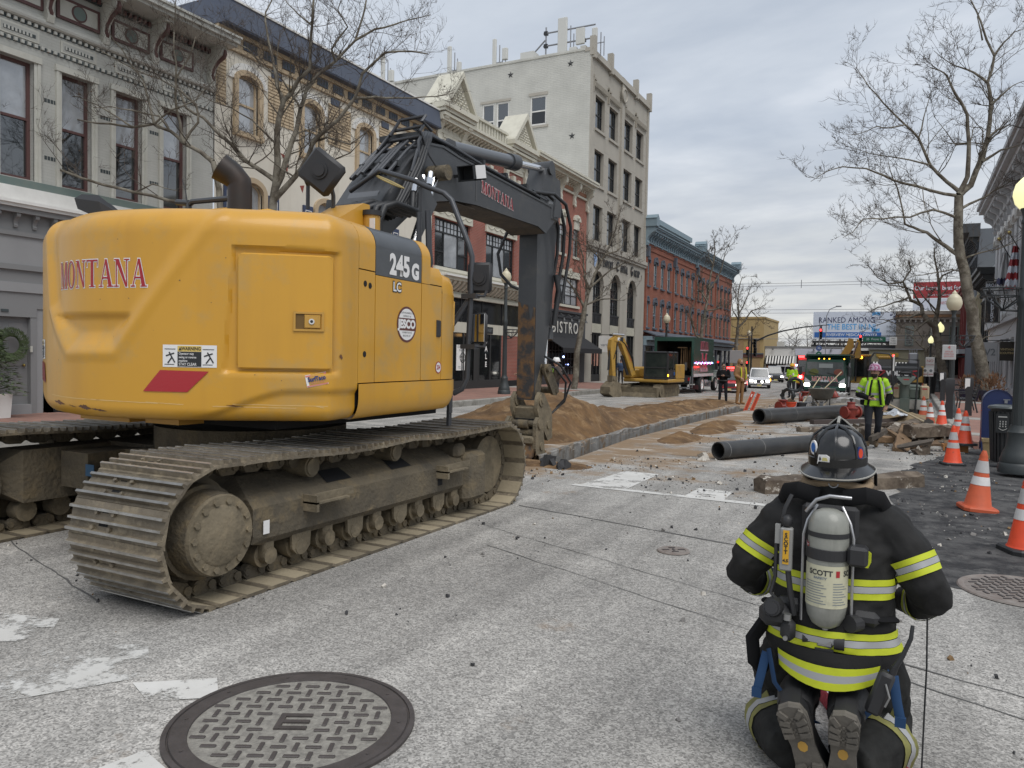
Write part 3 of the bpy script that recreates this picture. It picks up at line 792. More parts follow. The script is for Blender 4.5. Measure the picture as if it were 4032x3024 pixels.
def red_a():
 Y0=27.3;W=8.75;b=facade('shop_building','red brick building with two white pediments, balustrade and big black upper windows','building',-18,Y0,LEFT)
 big=[(.2,3.1),(4.62,7.55)];top=[(.45,1.45),(2.55,3.35),(4.4,5.2),(6.6,7.7)]
 w=MB(k1d);wholes(w,0,W,5.15,11.6,[(a,c,5.5,7.58)for a,c in big]+[(a,c,8.7,10.3)for a,c in top],dep=.25)
 w.quad((0,0,5),(0,12,5),(0,12,11.6),(0,0,11.6));w.quad((W,0,5),(W,12,5),(W,12,11.6),(W,0,11.6));w.build('wall',b)
 for a,c in big:
  t=7.02;xm=a+(c-a)*.3;xn=a+(c-a)*.7
  bars=[(a,xm,t,7.52,3,2,.012),(xm,xn,t,7.52,4,2,.012),(xn,c,t,7.52,3,2,.012)]
  window(b,a,c,5.5,7.58,.1,k0m,[k01,k0i,k01,k0i,k0i,k0i,k0i],.08,((t-5.5)/2.08,),(.3,.7),bars)
  s=MB(k0m);s.box((a+.06,.1,6.16),(xm,.17,6.22));s.box((xn,.1,6.16),(c-.06,.17,6.22));s.build('sash_rail',b)
  s=MB(k09);s.box((a-.12,-.09,7.6),(c+.12,.05,8.02));s.box((a-.16,-.13,7.96),(c+.16,.05,8.06));s.box((a-.1,-.14,5.36),(c+.1,.05,5.5))
  n=5
  for k in range(n):
   xa=a+(c-a)*k/n;xb=a+(c-a)*(k+1)/n
   s.tube([(xa+(xb-xa)*f,-.1,7.88-.13*sin(pi*f))for f in(0,.2,.4,.6,.8,1)],.022,5)
  s.build('lintel',b)
 for a,c in top:
  window(b,a,c,8.7,10.3,.1,k13,[k01,k0i],.07)
  s=MB(k09);s.box((a-.15,-.1,10.25),(c+.15,.05,10.5));s.box(((a+c)/2-.14,-.16,10.2),((a+c)/2+.14,.05,10.72));s.box((a-.2,-.13,10.42),(a+.1,.05,10.62));s.box((c-.1,-.13,10.42),(c+.2,.05,10.62));s.box((a-.1,-.12,8.58),(c+.1,.05,8.7));s.build('lintel',b)
 c_=MB(k09);cornice(c_,0,W,[(11.15,11.3,.1),(11.55,11.72,.45),(11.72,11.84,.55)]);c_.build('cornice',b)
 corbels(b,.2,W,11.55,.3,.36)
 bal=MB(k09);bal.box((2.5,-.3,11.84),(6.1,-.1,11.95));bal.box((2.5,-.32,12.42),(6.1,-.08,12.54));bal.build('balustrade',b)
 for k in range(13):MB(k09).box((2.62+k*.27,-.26,11.95),(2.74+k*.27,-.14,12.42)).build('baluster',b)
 for x0,x1 in((-.05,2.5),(6.1,W+.05)):
  pediment(b,x0,x1,12.25,13.85,.6);s=MB(k09);s.box((x0+.25,-.45,11.84),(x1-.25,.02,11.92));s.build('pediment_base',b)
  corbels(b,x0+.2,x1-.1,11.95,.24,.4,.22,.12)
  for x in(x0+.3,x1-.3):
   s=MB(k09);scroll(s,x,.3,10.6,12.0,.55);s.sph((x,-.12,10.6),.12,8);s.build('console',b)
  s=MB(k09);s.box((x0+.5,-.06,10.9),(x1-.5,.02,11.5));s.box((x0+.7,-.09,11.0),(x1-.7,-.05,11.4));s.build('frieze_panel',b)
 r=MB(k0n);r.box((0,.1,11.2),(W,12,11.9));r.build('roof',b)
 s=MB(k09);s.box((0,-.1,4.85),(W,.02,5.36));s.box((0,-.62,4.95),(W,.02,5.08));s.m(k08);s.box((0,-.75,5.08),(W,-.1,5.16));s.m(k09);s.box((0,-.18,4.28),(W,.02,4.42));s.box((0,-.08,3.2),(.4,.02,4.42));s.box((W-.5,-.12,.2),(W-.05,.02,4.9));s.box((0,-.12,.2),(.35,.02,3.2));s.box((.35,-.06,2.75),(W-.5,.02,3.22));s.box((.4,-.03,4.42),(W-.5,.02,4.55));s.build('shop_cornice',b)
 s=MB(k09)
 for k in range(22):x=.25+k*.37;s.prism([(-.08,4.55),(-.2,4.6),(-.5,4.84),(-.55,4.95),(-.08,4.95)],x,x+.19,'x')
 s.build('modillions',b)
 s=MB(k09);scroll(s,W-.28,.3,3.9,4.9,.6);s.build('console',b)
 t=MB(k0m)
 for k in range(5):x=.4+k*(W-.9)/4;t.box((x-.03,-.05,3.22),(x+.03,.0,4.28))
 fo=t.build('transom_frame',b)
 for k in range(4):
  xa=.43+k*(W-.9)/4;MB(k0d).box((xa,-.02,3.25),(xa+(W-.9)/4-.06,-.01,4.27)).build('pane',fo)
 d=MB(k0d);d.box((.35,-.02,.55),(6.2,-.01,2.75));fd=d.build('shop_window',b)
 d=MB(mat('charcoal joinery',(.03,.031,.031),.6));d.box((.35,-.08,.2),(6.2,.0,.58))
 for x in(.35,1.5,2.6,3.55,4.0,5.1,6.15):d.box((x,-.06,.55),(x+.08,.0,2.75))
 d.box((3.55,-.05,.58),(4.05,-.01,2.75));d.build('shop_frame',b)
 d=MB(k1d);d.box((6.25,-.04,.5),(W-.5,.0,2.75));d.m(k0a);d.box((6.25,-.06,.2),(W-.5,.0,.5));d.build('brick_pier',b)
 k0c=mat('white lettering',(.8,.8,.78),.6)
 for k,ch in enumerate('SALE'):text('letter',ch,.34,(4.75,-.035,2.42-k*.37),k0c,b,bold=.012)
 p=MB(k0c);p.box((2.05,-.04,1.05),(2.48,-.028,2.2));p.box((2.58,-.04,1.05),(3.15,-.028,2.2));ps=p.build('poster',b)
 k02=mat('print ink',(.02,.022,.024),.7);k1u=mat('print grey',(.2,.22,.23),.7)
 q=MB(k02);q.lathe([(.24,-.003),(.24,0),(.2,0),(.2,-.003)],n=24,M=TM((2.58,-.045,1.62))@RM(pi/2,4,'X'),caps=False);q.build('poster_ring',ps)
 text('poster_text','COMMERCIAL',.16,(2.6,-.046,2.1),k02,ps,sx=.95);text('poster_text','PROPERTY',.14,(2.6,-.047,1.95),k1u,ps);text('poster_text','ORRICO',.15,(2.58,-.048,1.66),k02,ps);text('poster_text','REALTY',.11,(2.58,-.049,1.52),k02,ps);text('poster_text','732 300 050',.16,(2.6,-.047,1.18),k1u,ps)
 s=MB(k02);s.box((4.3,-.09,2.78),(5.3,-.06,3.1));sg=s.build('street_sign',b);text('sign_text','E STREET',.2,(4.8,-.095,2.94),k1u,sg)
 l=MB(k00);l.box((W-.3,-.3,1.62),(W-.1,-.12,1.66));l.prism([(W-.33,2.02),(W-.07,2.02),(W-.14,2.18),(W-.26,2.18)],-.32,-.1,'y');lo=l.build('lantern',b)
 g=MB(mat('lantern glow',(.9,.7,.4),.4,emit=(1,.68,.3),estr=1.6));g.box((W-.28,-.28,1.66),(W-.12,-.14,2.02));g.build('lantern_glass',lo)
 return b
red_a()
# ---- red brick building with the bistro
k2x=brick_mat('orange red brick',(.36,.10,.06),(.30,.08,.05),(.33,.22,.175),.21,.072,.011,.45)
k2q=mat('bistro charcoal',(.045,.046,.05),.6)
def red_b():
 Y0=36.07;W=8.45;b=facade('shop_building','narrow red brick building with white bracketed cornice above a charcoal bistro front','building',-18,Y0,LEFT)
 top=[(1.6,2.4),(4.35,5.15),(6.4,7.2)];low=[(4.6,7.3)]
 w=MB(k2x);wholes(w,0,W,4.2,12.0,[(a,c,7.72,9.9)for a,c in top]+[(a,c,4.8,6.42)for a,c in low],dep=.22)
 w.quad((0,0,4),(0,12,4),(0,12,12),(0,0,12));w.quad((W,0,4),(W,12,4),(W,12,12),(W,0,12));w.build('wall',b)
 for a,c in top:
  window(b,a,c,7.72,9.9,.08,k13,[k01,k0i],.06)
  s=MB(k09);s.box((a,-.05,9.35),(c,.03,9.9));s.box((a-.1,-.08,7.58),(c+.1,.05,7.72))
  A=arch_pts(a-.1,c+.1,9.9,.32);s.prism([(a-.14,9.86)]+A+[(c+.14,9.86)],-.12,.03,'y');s.sph(((a+c)/2,-.14,10.02),.12,8);s.build('window_hood',b)
 for a,c in low:
  window(b,a,c,4.8,6.42,.08,k0m,[k0i],.06,(.36,.68),(.34,.67));s=MB(k09);s.box((a-.1,-.07,6.42),(c+.1,.04,6.8));s.box(((a+c)/2-.15,-.1,6.4),((a+c)/2+.15,.04,6.95));s.box((a-.1,-.1,4.66),(c+.1,.05,4.8));s.build('lintel',b)
 c_=MB(k09);cornice(c_,0,W,[(11.3,11.42,.12),(11.95,12.1,.5),(12.1,12.24,.75),(12.24,12.36,.8)]);c_.m(mat('terracotta panel',(.35,.17,.10),.8))
 for k in range(4):c_.box((.35+k*2.05,-.06,11.48),(2.0+k*2.05,.0,11.85))
 c_.build('cornice',b)
 corbels(b,.15,W,11.95,.33,.4,.28)
 for x in(.12,2.2,4.25,6.3,W-.12):
  s=MB(k09);scroll(s,x,.26,10.7,11.95,.5);s.sph((x,-.12,10.68),.1,8);s.build('console',b)
 r=MB(k08);r.box((0,.05,11.9),(W,12,12.2));r.build('roof',b)
 s=MB(k2q);s.box((0,-.12,4.0),(W,.02,4.3));s.box((0,-.22,4.3),(W,.02,4.42));s.box((0,-.06,2.9),(W,.02,4.0));s.build('fascia',b)
 k0c=mat('pale lettering',(.62,.60,.55),.6)
 text('sign_text','BISTRO',.92,(5.3,-.09,3.42),k0c,b,bold=.01,space=1.35,ext=.01)
 for k in range(4):
  l=MB(k00);x=4.0+k*1.1;l.tube([(x,-.05,4.05),(x,-.35,4.2),(x,-.55,4.05),(x,-.55,3.95)],.02,6);l.cyl((x,-.55,3.97),(x,-.55,3.8),.03,.13,n=10);l.build('gooseneck_lamp',b)
 a=MB(mat('black canvas',(.016,.016,.018),.85));a.loft([[(2.6,-.05,2.9),(W+.1,-.05,2.9),(W+.1,-1.15,2.25),(2.6,-1.15,2.25)],[(2.6,-.05,2.86),(W+.1,-.05,2.86),(W+.1,-1.12,2.22),(2.6,-1.12,2.22)]])
 a.box((2.6,-1.16,1.98),(W+.1,-1.13,2.25));a.prism([(-.05,2.9),(-1.15,2.25),(-1.15,2.0),(-.05,2.2)],W+.08,W+.1,'x');a.build('awning',b)
 g=MB(k0d);g.box((3.2,.02,.7),(W-.8,.04,2.9));gd=g.build('shop_window',b)
 j=MB(k2q)
 for k in range(11):j.box((3.2+k*.45,-.02,.65),(3.25+k*.45,.03,2.6))
 for k in range(5):j.box((3.2,-.018,.65+k*.48),(W-.8,.03,.69+k*.48))
 j.box((0,-.03,.2),(W,.03,.66));j.box((W-.8,-.05,.2),(W,.03,2.9));j.box((0,-.05,.2),(3.2,.03,2.9));j.build('shop_frame',b)
 n=MB(k2x);n.box((0,-.04,.2),(W,.0,.7));n.build('stall_riser',b)
 lt=MB(mat('blue lamp',(.3,.4,1),.4,emit=(.35,.45,1),estr=6));lt.sph((5.2,-.05,1.75),.06,8);lt.sph((5.9,-.05,1.3),.035,8);lt.build('window_lamp',b)
 s=MB(k08);s.box((4.7,-.06,.95),(5.3,-.04,1.15));s.build('menu_card',b)
 return b
red_b()
# ---- tall limestone office building
k2f=brick_mat('white painted brick',(.50,.495,.455),(.485,.48,.44),(.43,.425,.39),.45,.11,.012,.7,'XZ',.75,lo=.95)
k0e=mat('limestone',(.40,.375,.325),.85,var=(.35,.325,.28),scale=1.0,bump=.1,bscale=14,streak=((.26,.24,.2),1.2,.35))
k1h=mat('bronze black frame',(.012,.013,.015),.45)
def newport():
 Y0=44.6;W=11.75;H=20.75;b=facade('office_building','tall limestone office building with white painted brick side wall and rooftop antennas','building',-18,Y0,LEFT)
 cols=[(.95,2.6),(3.45,5.15),(6.45,8.2),(9.0,10.7)];rows=[(16.12,18.2),(12.68,14.85),(9.15,11.4)]
 w=MB(k0e);wholes(w,0,W,8.75,H,[(a,c,z0,z1)for a,c in cols for z0,z1 in rows],dep=.35);w.quad((W,0,0),(W,22,0),(W,22,H),(W,0,H));w.build('wall',b)
 jn=MB(mat('stone joint',(.29,.27,.235),.9))
 for z in[9+.86*k for k in range(14)]:
  for a,c in((0,.95),(2.6,3.45),(5.15,6.45),(8.2,9.0),(10.7,W)):jn.box((a,-.003,z),(c,.0,z+.016))
 jn.build('wall_joints',b)
 for a,c in cols:
  for z0,z1 in rows:
   window(b,a,c,z0,z1,.22,k1h,[k01,k01],.1,(.5,),(.22,.78))
   s=MB(k0e);s.box((a-.08,-.1,z0-.16),(c+.08,.1,z0));s.build('sill',b)
 s=MB(k0e);s.box((5.55,-.14,8.75),(6.05,.0,H));s.box((0,-.08,8.75),(.35,.0,H));s.box((W-.35,-.08,8.75),(W,.0,H));s.box((0,-.22,8.7),(W,.02,8.95));s.box((0,-.14,8.52),(W,.02,8.7));s.build('pilasters',b)
 f=MB(mat('ornament',(.30,.275,.23),.85))
 for x0,x1 in((.45,2.9),(3.15,5.4),(6.2,8.5),(8.75,11.3)):
  n=int((x1-x0)/.2)
  for k in range(n):
   x=x0+k*.2;f.box((x,-.16,18.55),(x+.1,.0,18.86));f.add([(x,-.14,18.55),(x+.1,-.14,18.55),(x+.05,-.1,18.36),(x,-.02,18.55),(x+.1,-.02,18.55)],[(0,1,2),(3,2,4)])
  f.box((x0-.1,-.12,18.2),(x0,.0,19.25));f.box((x0-.1,-.1,19.0),(x0+.45,.0,19.12))
 f.build('frieze',b)
 f=MB(k0e);f.lathe([(.0,.0),(.5,.0),(.5,.1),(.4,.12),(.36,.05),(0,.06)],n=24,M=TM((5.8,-.16,19.55))@RM(pi/2,4,'X'));f.build('medallion',b)
 c_=MB(k0e);c_.box((-.05,-.2,H-.45),(W+.05,.05,H-.2));c_.box((-.05,-.1,H-.2),(W+.05,.4,H+.02))
 for x in(.02,3.1,8.3,W-.32):c_.box((x,-.26,H-.6),(x+.3,.1,H+.72))
 c_.build('parapet',b)
 D=24;M=Matrix(((0,1,0,0),(-1,0,0,D),(0,0,1,0),(0,0,0,1)))
 sw=[(D-4.1,D-2.95,16.45,18.3),(D-6.55,D-5.62,16.0,18.25),(D-7.62,D-6.7,16.0,18.25)]
 w=MB(k2f);wholes(w,0,D,0,H-.08,sw,dep=.15);w.xf(M).build('side_wall',b)
 for a,c,z0,z1 in sw:window(b,a,c,z0,z1,.05,k08,[k0d,k01],.1,(.48,),M=M)
 s=MB(k0e);s.box((D-4.25,-.08,16.28),(D-2.8,.02,16.42));s.box((D-4.2,-.04,18.32),(D-2.85,.02,18.5));s.box((D-7.75,-.04,18.27),(D-5.5,.02,18.42));s.xf(M).build('side_trim',b)
 s=MB(k2f);s.box((0,-.06,H-.12),(D-.36,.3,H+.025));s.box((D-.7,-.055,H+.026),(D-.36,.3,H+.18));s.xf(M).build('coping',b)
 for u,z in((D-1.35,19.98),(D-5.55,19.9),(D-1.15,15.5),(D-5.6,15.6)):
  t=MB(k00);P=stars5(.09,.23);n=len(P)
  t.add([(u+p[0],-.01,z+p[1])for p in P]+[(u,-.06,z)],[(i,(i+1)%n,n)for i in range(n)]);t.xf(M).build('tie_star',b)
 r=MB(k0n);r.box((.3,.4,H-1.2),(W,D,H-.3));r.build('roof',b)
 Lw=MB(k0e);arches=[(1.2,3.0),(4.4,6.4),(7.9,9.8)]
 xs=[0]+[q for a in arches for q in a]+[W]
 for k in range(0,len(xs),2):Lw.box((xs[k],0,.2),(xs[k+1],.4,8.52))
 for a,c in arches:
  A=arch_pts(a,c,6.35,(c-a)/2*1.05,14)
  Lw.add([(p[0],0,p[1])for p in A]+[(p[0],0,8.52)for p in A],[(k,k+1,len(A)+k+1,len(A)+k)for k in range(len(A)-1)])
  Lw.add([(p[0],0,p[1])for p in A]+[(p[0],.4,p[1])for p in A],[(k,k+1,len(A)+k+1,len(A)+k)for k in range(len(A)-1)])
 Lw.build('base_wall',b)
 for a,c in arches:
  A=arch_pts(a,c,6.35,(c-a)/2*1.05,14);B=arch_pts(a-.2,c+.2,6.35,(c-a)/2*1.05+.2,14)
  s=MB(k0e)
  for k in range(len(A)-1):s.prism([A[k],A[k+1],B[k+1],B[k]],-.05,.01,'y')
  s.build('arch_moulding',b)
  f=MB(k1h);C=arch_pts(a+.12,c-.12,6.35,(c-a)/2*1.05-.12,14)
  for k in range(len(A)-1):f.prism([A[k],A[k+1],C[k+1],C[k]],.2,.3,'y')
  f.box((a,.2,4.6),(a+.12,.3,6.35));f.box((c-.12,.2,4.6),(c,.3,6.35))
  for q in(1,2,3):x=a+(c-a)*q/4;f.box((x-.03,.21,4.6),(x+.03,.29,6.35+(c-a)/2*1.0*sin(math.acos(abs(q-2)/2.0))))
  for z in(5.1,5.7,6.35,6.8):f.box((a+.05,.22,z-.025),(c-.05,.28,z+.025))
  fo=f.build('arched_window',b)
  g=MB(k01);g.prism([(a,4.6),(c,4.6)]+A[::-1],.26,.27,'y');g.build('pane',fo)
  p=MB(k1h);p.box((a,.1,3.95),(c,.3,4.6));p.box((a,.06,4.5),(c,.3,4.62))
  for q in range(3):xx=a+(c-a)*(q+.12)/3;p.box((xx,.08,4.05),(xx+(c-a)*.25,.1,4.42),bev=.02)
  p.build('spandrel_panel',b)
  v=MB(mat('valance white',(.66,.63,.52),.7))
  for q in range(9):xx=a+(c-a)*(q+.1)/9;v.box((xx,.055,3.35),(xx+(c-a)*.055,.07,3.93))
  v.m(k1h);v.box((a,.07,3.3),(c,.3,3.95));v.build('striped_valance',b)
  s=MB(k0d);s.box((a,.2,.6),(c,.22,3.3));so=s.build('shop_window',b)
  s=MB(k1h);s.box((a,.1,.2),(c,.3,.65))
  for q in range(4):xx=a+(c-a-.08)*q/3;s.box((xx,.12,.6),(xx+.08,.24,3.3))
  s.build('shop_frame',b)
  if a>2:continue
  s=MB(mat('posters',(.45,.24,.18),.7));s.box((a+.1,.185,1.3),(a+.8,.199,2.6));s.box((a+1.0,.185,1.2),(c-.1,.199,2.4));s.build('window_poster',b)
 k0c=mat('dark lettering',(.03,.03,.032),.5)
 text('sign_text','N',.95,(2.15,-.06,7.95),k0c,b,ext=.03,sx=.8);text('sign_text','EWPORT',.74,(3.72,-.06,7.87),k0c,b,ext=.02,sx=.6,space=1.12);text('sign_text','C',.95,(5.6,-.06,7.95),k0c,b,ext=.03,sx=.75)
 text('sign_text','APITAL',.74,(6.95,-.06,7.87),k0c,b,ext=.02,sx=.6,space=1.12);text('sign_text','G',.95,(8.62,-.06,7.95),k0c,b,ext=.03,sx=.75);text('sign_text','ROUP',.74,(9.75,-.06,7.87),k0c,b,ext=.02,sx=.6,space=1.12)
 e=MB(mat('pale blue emblem',(.28,.40,.62),.6));e.prism([(1.35,7.5),(1.7,7.95),(1.62,8.4),(1.3,8.0)],-.05,.0,'y');e.prism([(1.2,7.95),(1.28,8.02),(1.58,8.42),(1.15,8.3)],-.07,-.02,'y');e.build('emblem',b)
 sg=MB(k08);sg.box((1.0,-1.55,2.1),(1.05,-.55,3.1));sg.m(k00);sg.box((1.0,-1.6,3.16),(1.05,0,3.2));hs=sg.build('hanging_sign',b)
 text('sign_text','vertice',.26,(.99,-1.05,2.55),mat('print grey',(.2,.22,.23),.7),hs,rz=-pi/2)
 return b
newport()
def antenna(label,X,z0,z1,w=.3,boxes=(),Y=45.2,pole=True):
 a=thing('cell_antenna',label,'antenna',(X,Y,z0),0,'antennas on the office roof')
 k2b=mat('antenna white',(.55,.55,.52),.55);k0z=mat('galvanised',(.28,.285,.30),.45,metal=.6)
 m=MB(k2b);m.box((-w/2,-.1,0),(w/2,.08,z1-z0),bev=.03);m.build('panel',a)
 if pole:m=MB(k0z);m.cyl((w/2+.2,.1,-.3),(w/2+.2,.1,(z1-z0)*.8),.035);m.cyl((w/2+.42,.1,-.3),(w/2+.42,.1,(z1-z0)*.6),.03);m.box((-w/2,.06,.5),(w/2+.45,.1,.54));m.build('mast',a)
 for dx,dz,bw,bh in boxes:
  m=MB(k2b);m.box((dx-bw/2,-.1,dz),(dx+bw/2,.15,dz+bh),bev=.03);m.m(k0z);m.cyl((dx,.1,-.2),(dx,.1,dz),.025);m.build('radio_box',a)
 return a
antenna('widest white panel antenna standing behind the office parapet',-20.2,20.5,23.15,.62,((.75,.1,.5,.6),))
antenna('short square panel antenna mounted between the widest panel and the corner panel',-18.98,21.3,22.3,.58,pole=False)
antenna('narrow corner panel antenna rising at the street end of the office roof',-18.02,20.7,22.15,.34)
antenna('slim panel antenna standing above the tie star of the white side wall',-25.1,20.6,22.65,.26,((.78,.6,.36,.75),))
antenna('slim panel antenna rising just right of the white pediment apex',-28.6,20.6,22.75,.3,((.75,.2,.3,.8),))
antenna('panel antenna farthest back on the roof, seen left of the pediment',-34.2,20.6,23.1,.3,((.7,.5,.4,.8),))
def roof_frame():
 a=thing('antenna_frame','galvanised pipe frame with a diagonal brace carrying roof antennas','frame',(-21.45,45.4,20.4),0)
 k0z=MATS['galvanised'];m=MB(k0z)
 m.cyl((0,0,0),(0,0,2.45),.05);m.build('post',a)
 for z in(2.05,1.25):MB(k0z).cyl((-.15,-.05,z),(3.4,-.05,z-.02),.05).build('rail',a)
 MB(k0z).cyl((-1.55,0,.35),(-.05,0,1.65),.05).build('brace',a);MB(k0z).cyl((-1.6,0,-.1),(-1.6,0,.75),.045).build('post',a)
 m=MB(k00);m.box((-.12,-.1,1.15),(.12,.1,1.38));m.box((-.12,-.1,1.95),(.12,.1,2.18));m.box((2.5,-.12,1.1),(2.75,.1,1.3));m.build('clamps',a)
 c=tag(MB(mat('antenna white',(.55,.55,.52),.55)).box((-22.95,44.75,20.72),(-22.0,45.5,21.25)).build('roof_cabinet'),'low white equipment cabinet sitting on the side parapet','cabinet')
roof_frame()
# ---- long red row with light blue cornice
k1w=brick_mat('row red brick',(.285,.092,.055),(.235,.073,.045),(.24,.12,.08),.21,.072,.008,.4)
k16=mat('pale blue paint',(.17,.235,.275),.7,var=(.215,.28,.315),scale=2)
k15=mat('blue grey hood',(.085,.10,.125),.75)
def row(name_label,Y0,W,wx,rows,H,dark=False):
 b=facade('brick_row_building',name_label,'building',-18,Y0,LEFT)
 w=MB(k1w);hs=[(x,x+.85,z0,z1)for x in wx for z0,z1 in rows]
 wholes(w,0,W,3.6,H-1.0,hs,dep=.2);w.quad((W,0,0),(W,14,0),(W,14,H-1),(W,0,H-1));w.build('wall',b)
 for x in wx:
  for z0,z1 in rows:
   window(b,x,x+.85,z0,z1,.05,k16 if not dark else k13,[k01,k01],.09)
   h=MB(k15);A=arch_pts(x-.14,x+.99,z1,.38,6);h.prism([(x-.14,z1-.22)]+A+[(x+.99,z1-.22),(x+.85,z1-.22),(x+.85,z1)]+[(x,z1),(x,z1-.22)],-.09,.02,'y');h.sph((x+.42,-.1,z1+.3),.1,6);h.build('window_hood',b)
   s=MB(k15);s.box((x-.1,-.12,z0-.12),(x+.95,.02,z0));s.build('sill',b)
 s=MB(k1w);s.box((0,-.06,H-1.75),(W,.02,H-1.55));s.box((0,-.04,H-1.35),(W,.02,H-1.22));s.build('string_course',b)
 c_=MB(k16);cornice(c_,-.1,W+.1,[(H-1.22,H-1.1,.12),(H-1.1,H-.4,.06),(H-.4,H-.2,.6),(H-.2,H-.08,.72),(H-.08,H,.8)]);c_.build('cornice',b)
 x=.3;k=0
 while x<W:
  s=MB(k16);scroll(s,x,.22,H-1.15-(.15 if k%3==0 else 0),H-.4,.55);s.build('bracket',b);x+=.62;k+=1
 for x in(.0,W):
  s=MB(k16);s.box((x-.3,-.95,H-.1),(x+.3,.1,H+.5));s.prism([(x-.36,H+.5),(x+.36,H+.5),(x,H+.8)],-.95,.1,'y');scroll(s,x,.4,H-1.5,H-.1,.8);s.build('end_block',b)
 r=MB(k0n);r.box((0,.1,H-1),(W,14,H-.1));r.build('roof',b)
 f=MB(k15);f.loft([[(0,-1.0,3.45),(W,-1.0,3.45),(W,0,3.8),(0,0,3.8)],[(0,-1.0,3.55),(W,-1.0,3.55),(W,.02,3.9),(0,.02,3.9)]]);f.m(k16);f.box((0,-.7,3.15),(W,.0,3.44));f.box((0,-.25,2.75),(W,.0,3.15));f.build('shop_cornice',b)
 x=.4
 while x<W:s=MB(k11);scroll(s,x,.2,2.8,3.2,.5);s.build('bracket',b);x+=.9
 g=MB(k0d);g.box((.3,-.02,.7),(W-.3,0,2.75));gd=g.build('shop_window',b)
 j=MB(k15);x=.0
 while x<W:j.box((x,-.12,.2),(x+.28,.02,2.76));x+=2.25
 j.box((0,-.1,.2),(W,.02,.7));j.build('shop_frame',b)
 for x in(.1,W*.5):
  k=MB(k15);k.box((x,-.28,H-2.3),(x+.35,.0,H-1.5));k.build('pilaster_cap',b);q=MB(k1w);q.box((x+.02,-.1,3.9),(x+.3,.0,H-2.3));q.build('pilaster',b)
 return b
row('nearer red brick row building with pale blue bracketed cornice beside the office tower',56.4,15.4,[0.3,2.3,4.2,6.1,8.3,10.2,12.0,13.9],[(7.35,9.3),(4.15,6.15)],11.75)
bb=row('farther red brick corner building with dark cornice and mauve penthouse',71.85,16.3,[.7,2.4,4.3,6.1,8.6,10.5,12.5,14.2],[(7.3,9.25),(4.2,6.15)],11.9,True)
ph=MB(mat('mauve siding',(.19,.175,.19),.8));ph.box((1.5,5,11.7),(16,14,15.1));ph.m(k16);ph.box((1.2,4.6,15.1),(16.3,14,15.6));ph.box((1.35,4.8,14.8),(16.15,14,15.1));ph.build('penthouse',bb)
ch=MB(k0n);ch.box((7,3,11.6),(8,4,13.4));ch.build('chimney',COL.objects.get('brick_row_building'))
# ---- buildings across the far street
k2m=mat('mustard stucco',(.40,.29,.13),.85,var=(.36,.26,.12),scale=.8)
def far_left():
 b=facade('corner_building','mustard yellow two storey corner building across the far street','building',-24,102,FAR)
 w=MB(k2m);w.box((0,0,0),(7.35,12,7.25));w.box((-.1,-.1,7.1),(7.45,12,7.35));w.box((0,-.2,4.55),(7.4,0,4.7));w.build('wall',b)
 for x in(3.4,5.4):
  p=MB(mat('tan panel',(.30,.20,.10),.8));p.box((x,-.05,2.9),(x+1.5,.0,4.4));p.build('panel',b);p=MB(k2m);p.box((x,-.06,5.0),(x+1.5,.0,6.7),bev=.04);p.build('panel',b)
 s=MB(mat('oxblood fascia',(.12,.045,.035),.7));s.box((0,-.15,2.15),(7.4,.0,2.55));s.m(k15);s.box((0,-.25,2.55),(7.4,0,2.7));s.build('shop_fascia',b)
 s=MB(mat('tan panel',(.30,.20,.10),.8))
 for k in range(5):s.box((.3+k*1.4,-.05,.2),(1.4+k*1.4,.0,2.1))
 s.build('shop_panels',b)
far_left()
def striped_awning(b,x0,x1,z0,z1,out):
 n=int((x1-x0)/.17);k3j=mat('awning black',(.02,.02,.02),.8)
 for nm,par in(('awning_white_stripe',0),('awning_black_stripe',1)):
  pass
 a=MB(k08)
 for k in range(n):
  a.m(k08 if k%2 else k3j);xa=x0+(x1-x0)*k/n;xb=x0+(x1-x0)*(k+1)/n
  a.quad((xa,0,z1),(xb,0,z1),(xb,-out,z0+.15),(xa,-out,z0+.15));a.quad((xa,-out,z0+.15),(xb,-out,z0+.15),(xb,-out,z0),(xa,-out,z0))
 a.build('striped_awning',b)
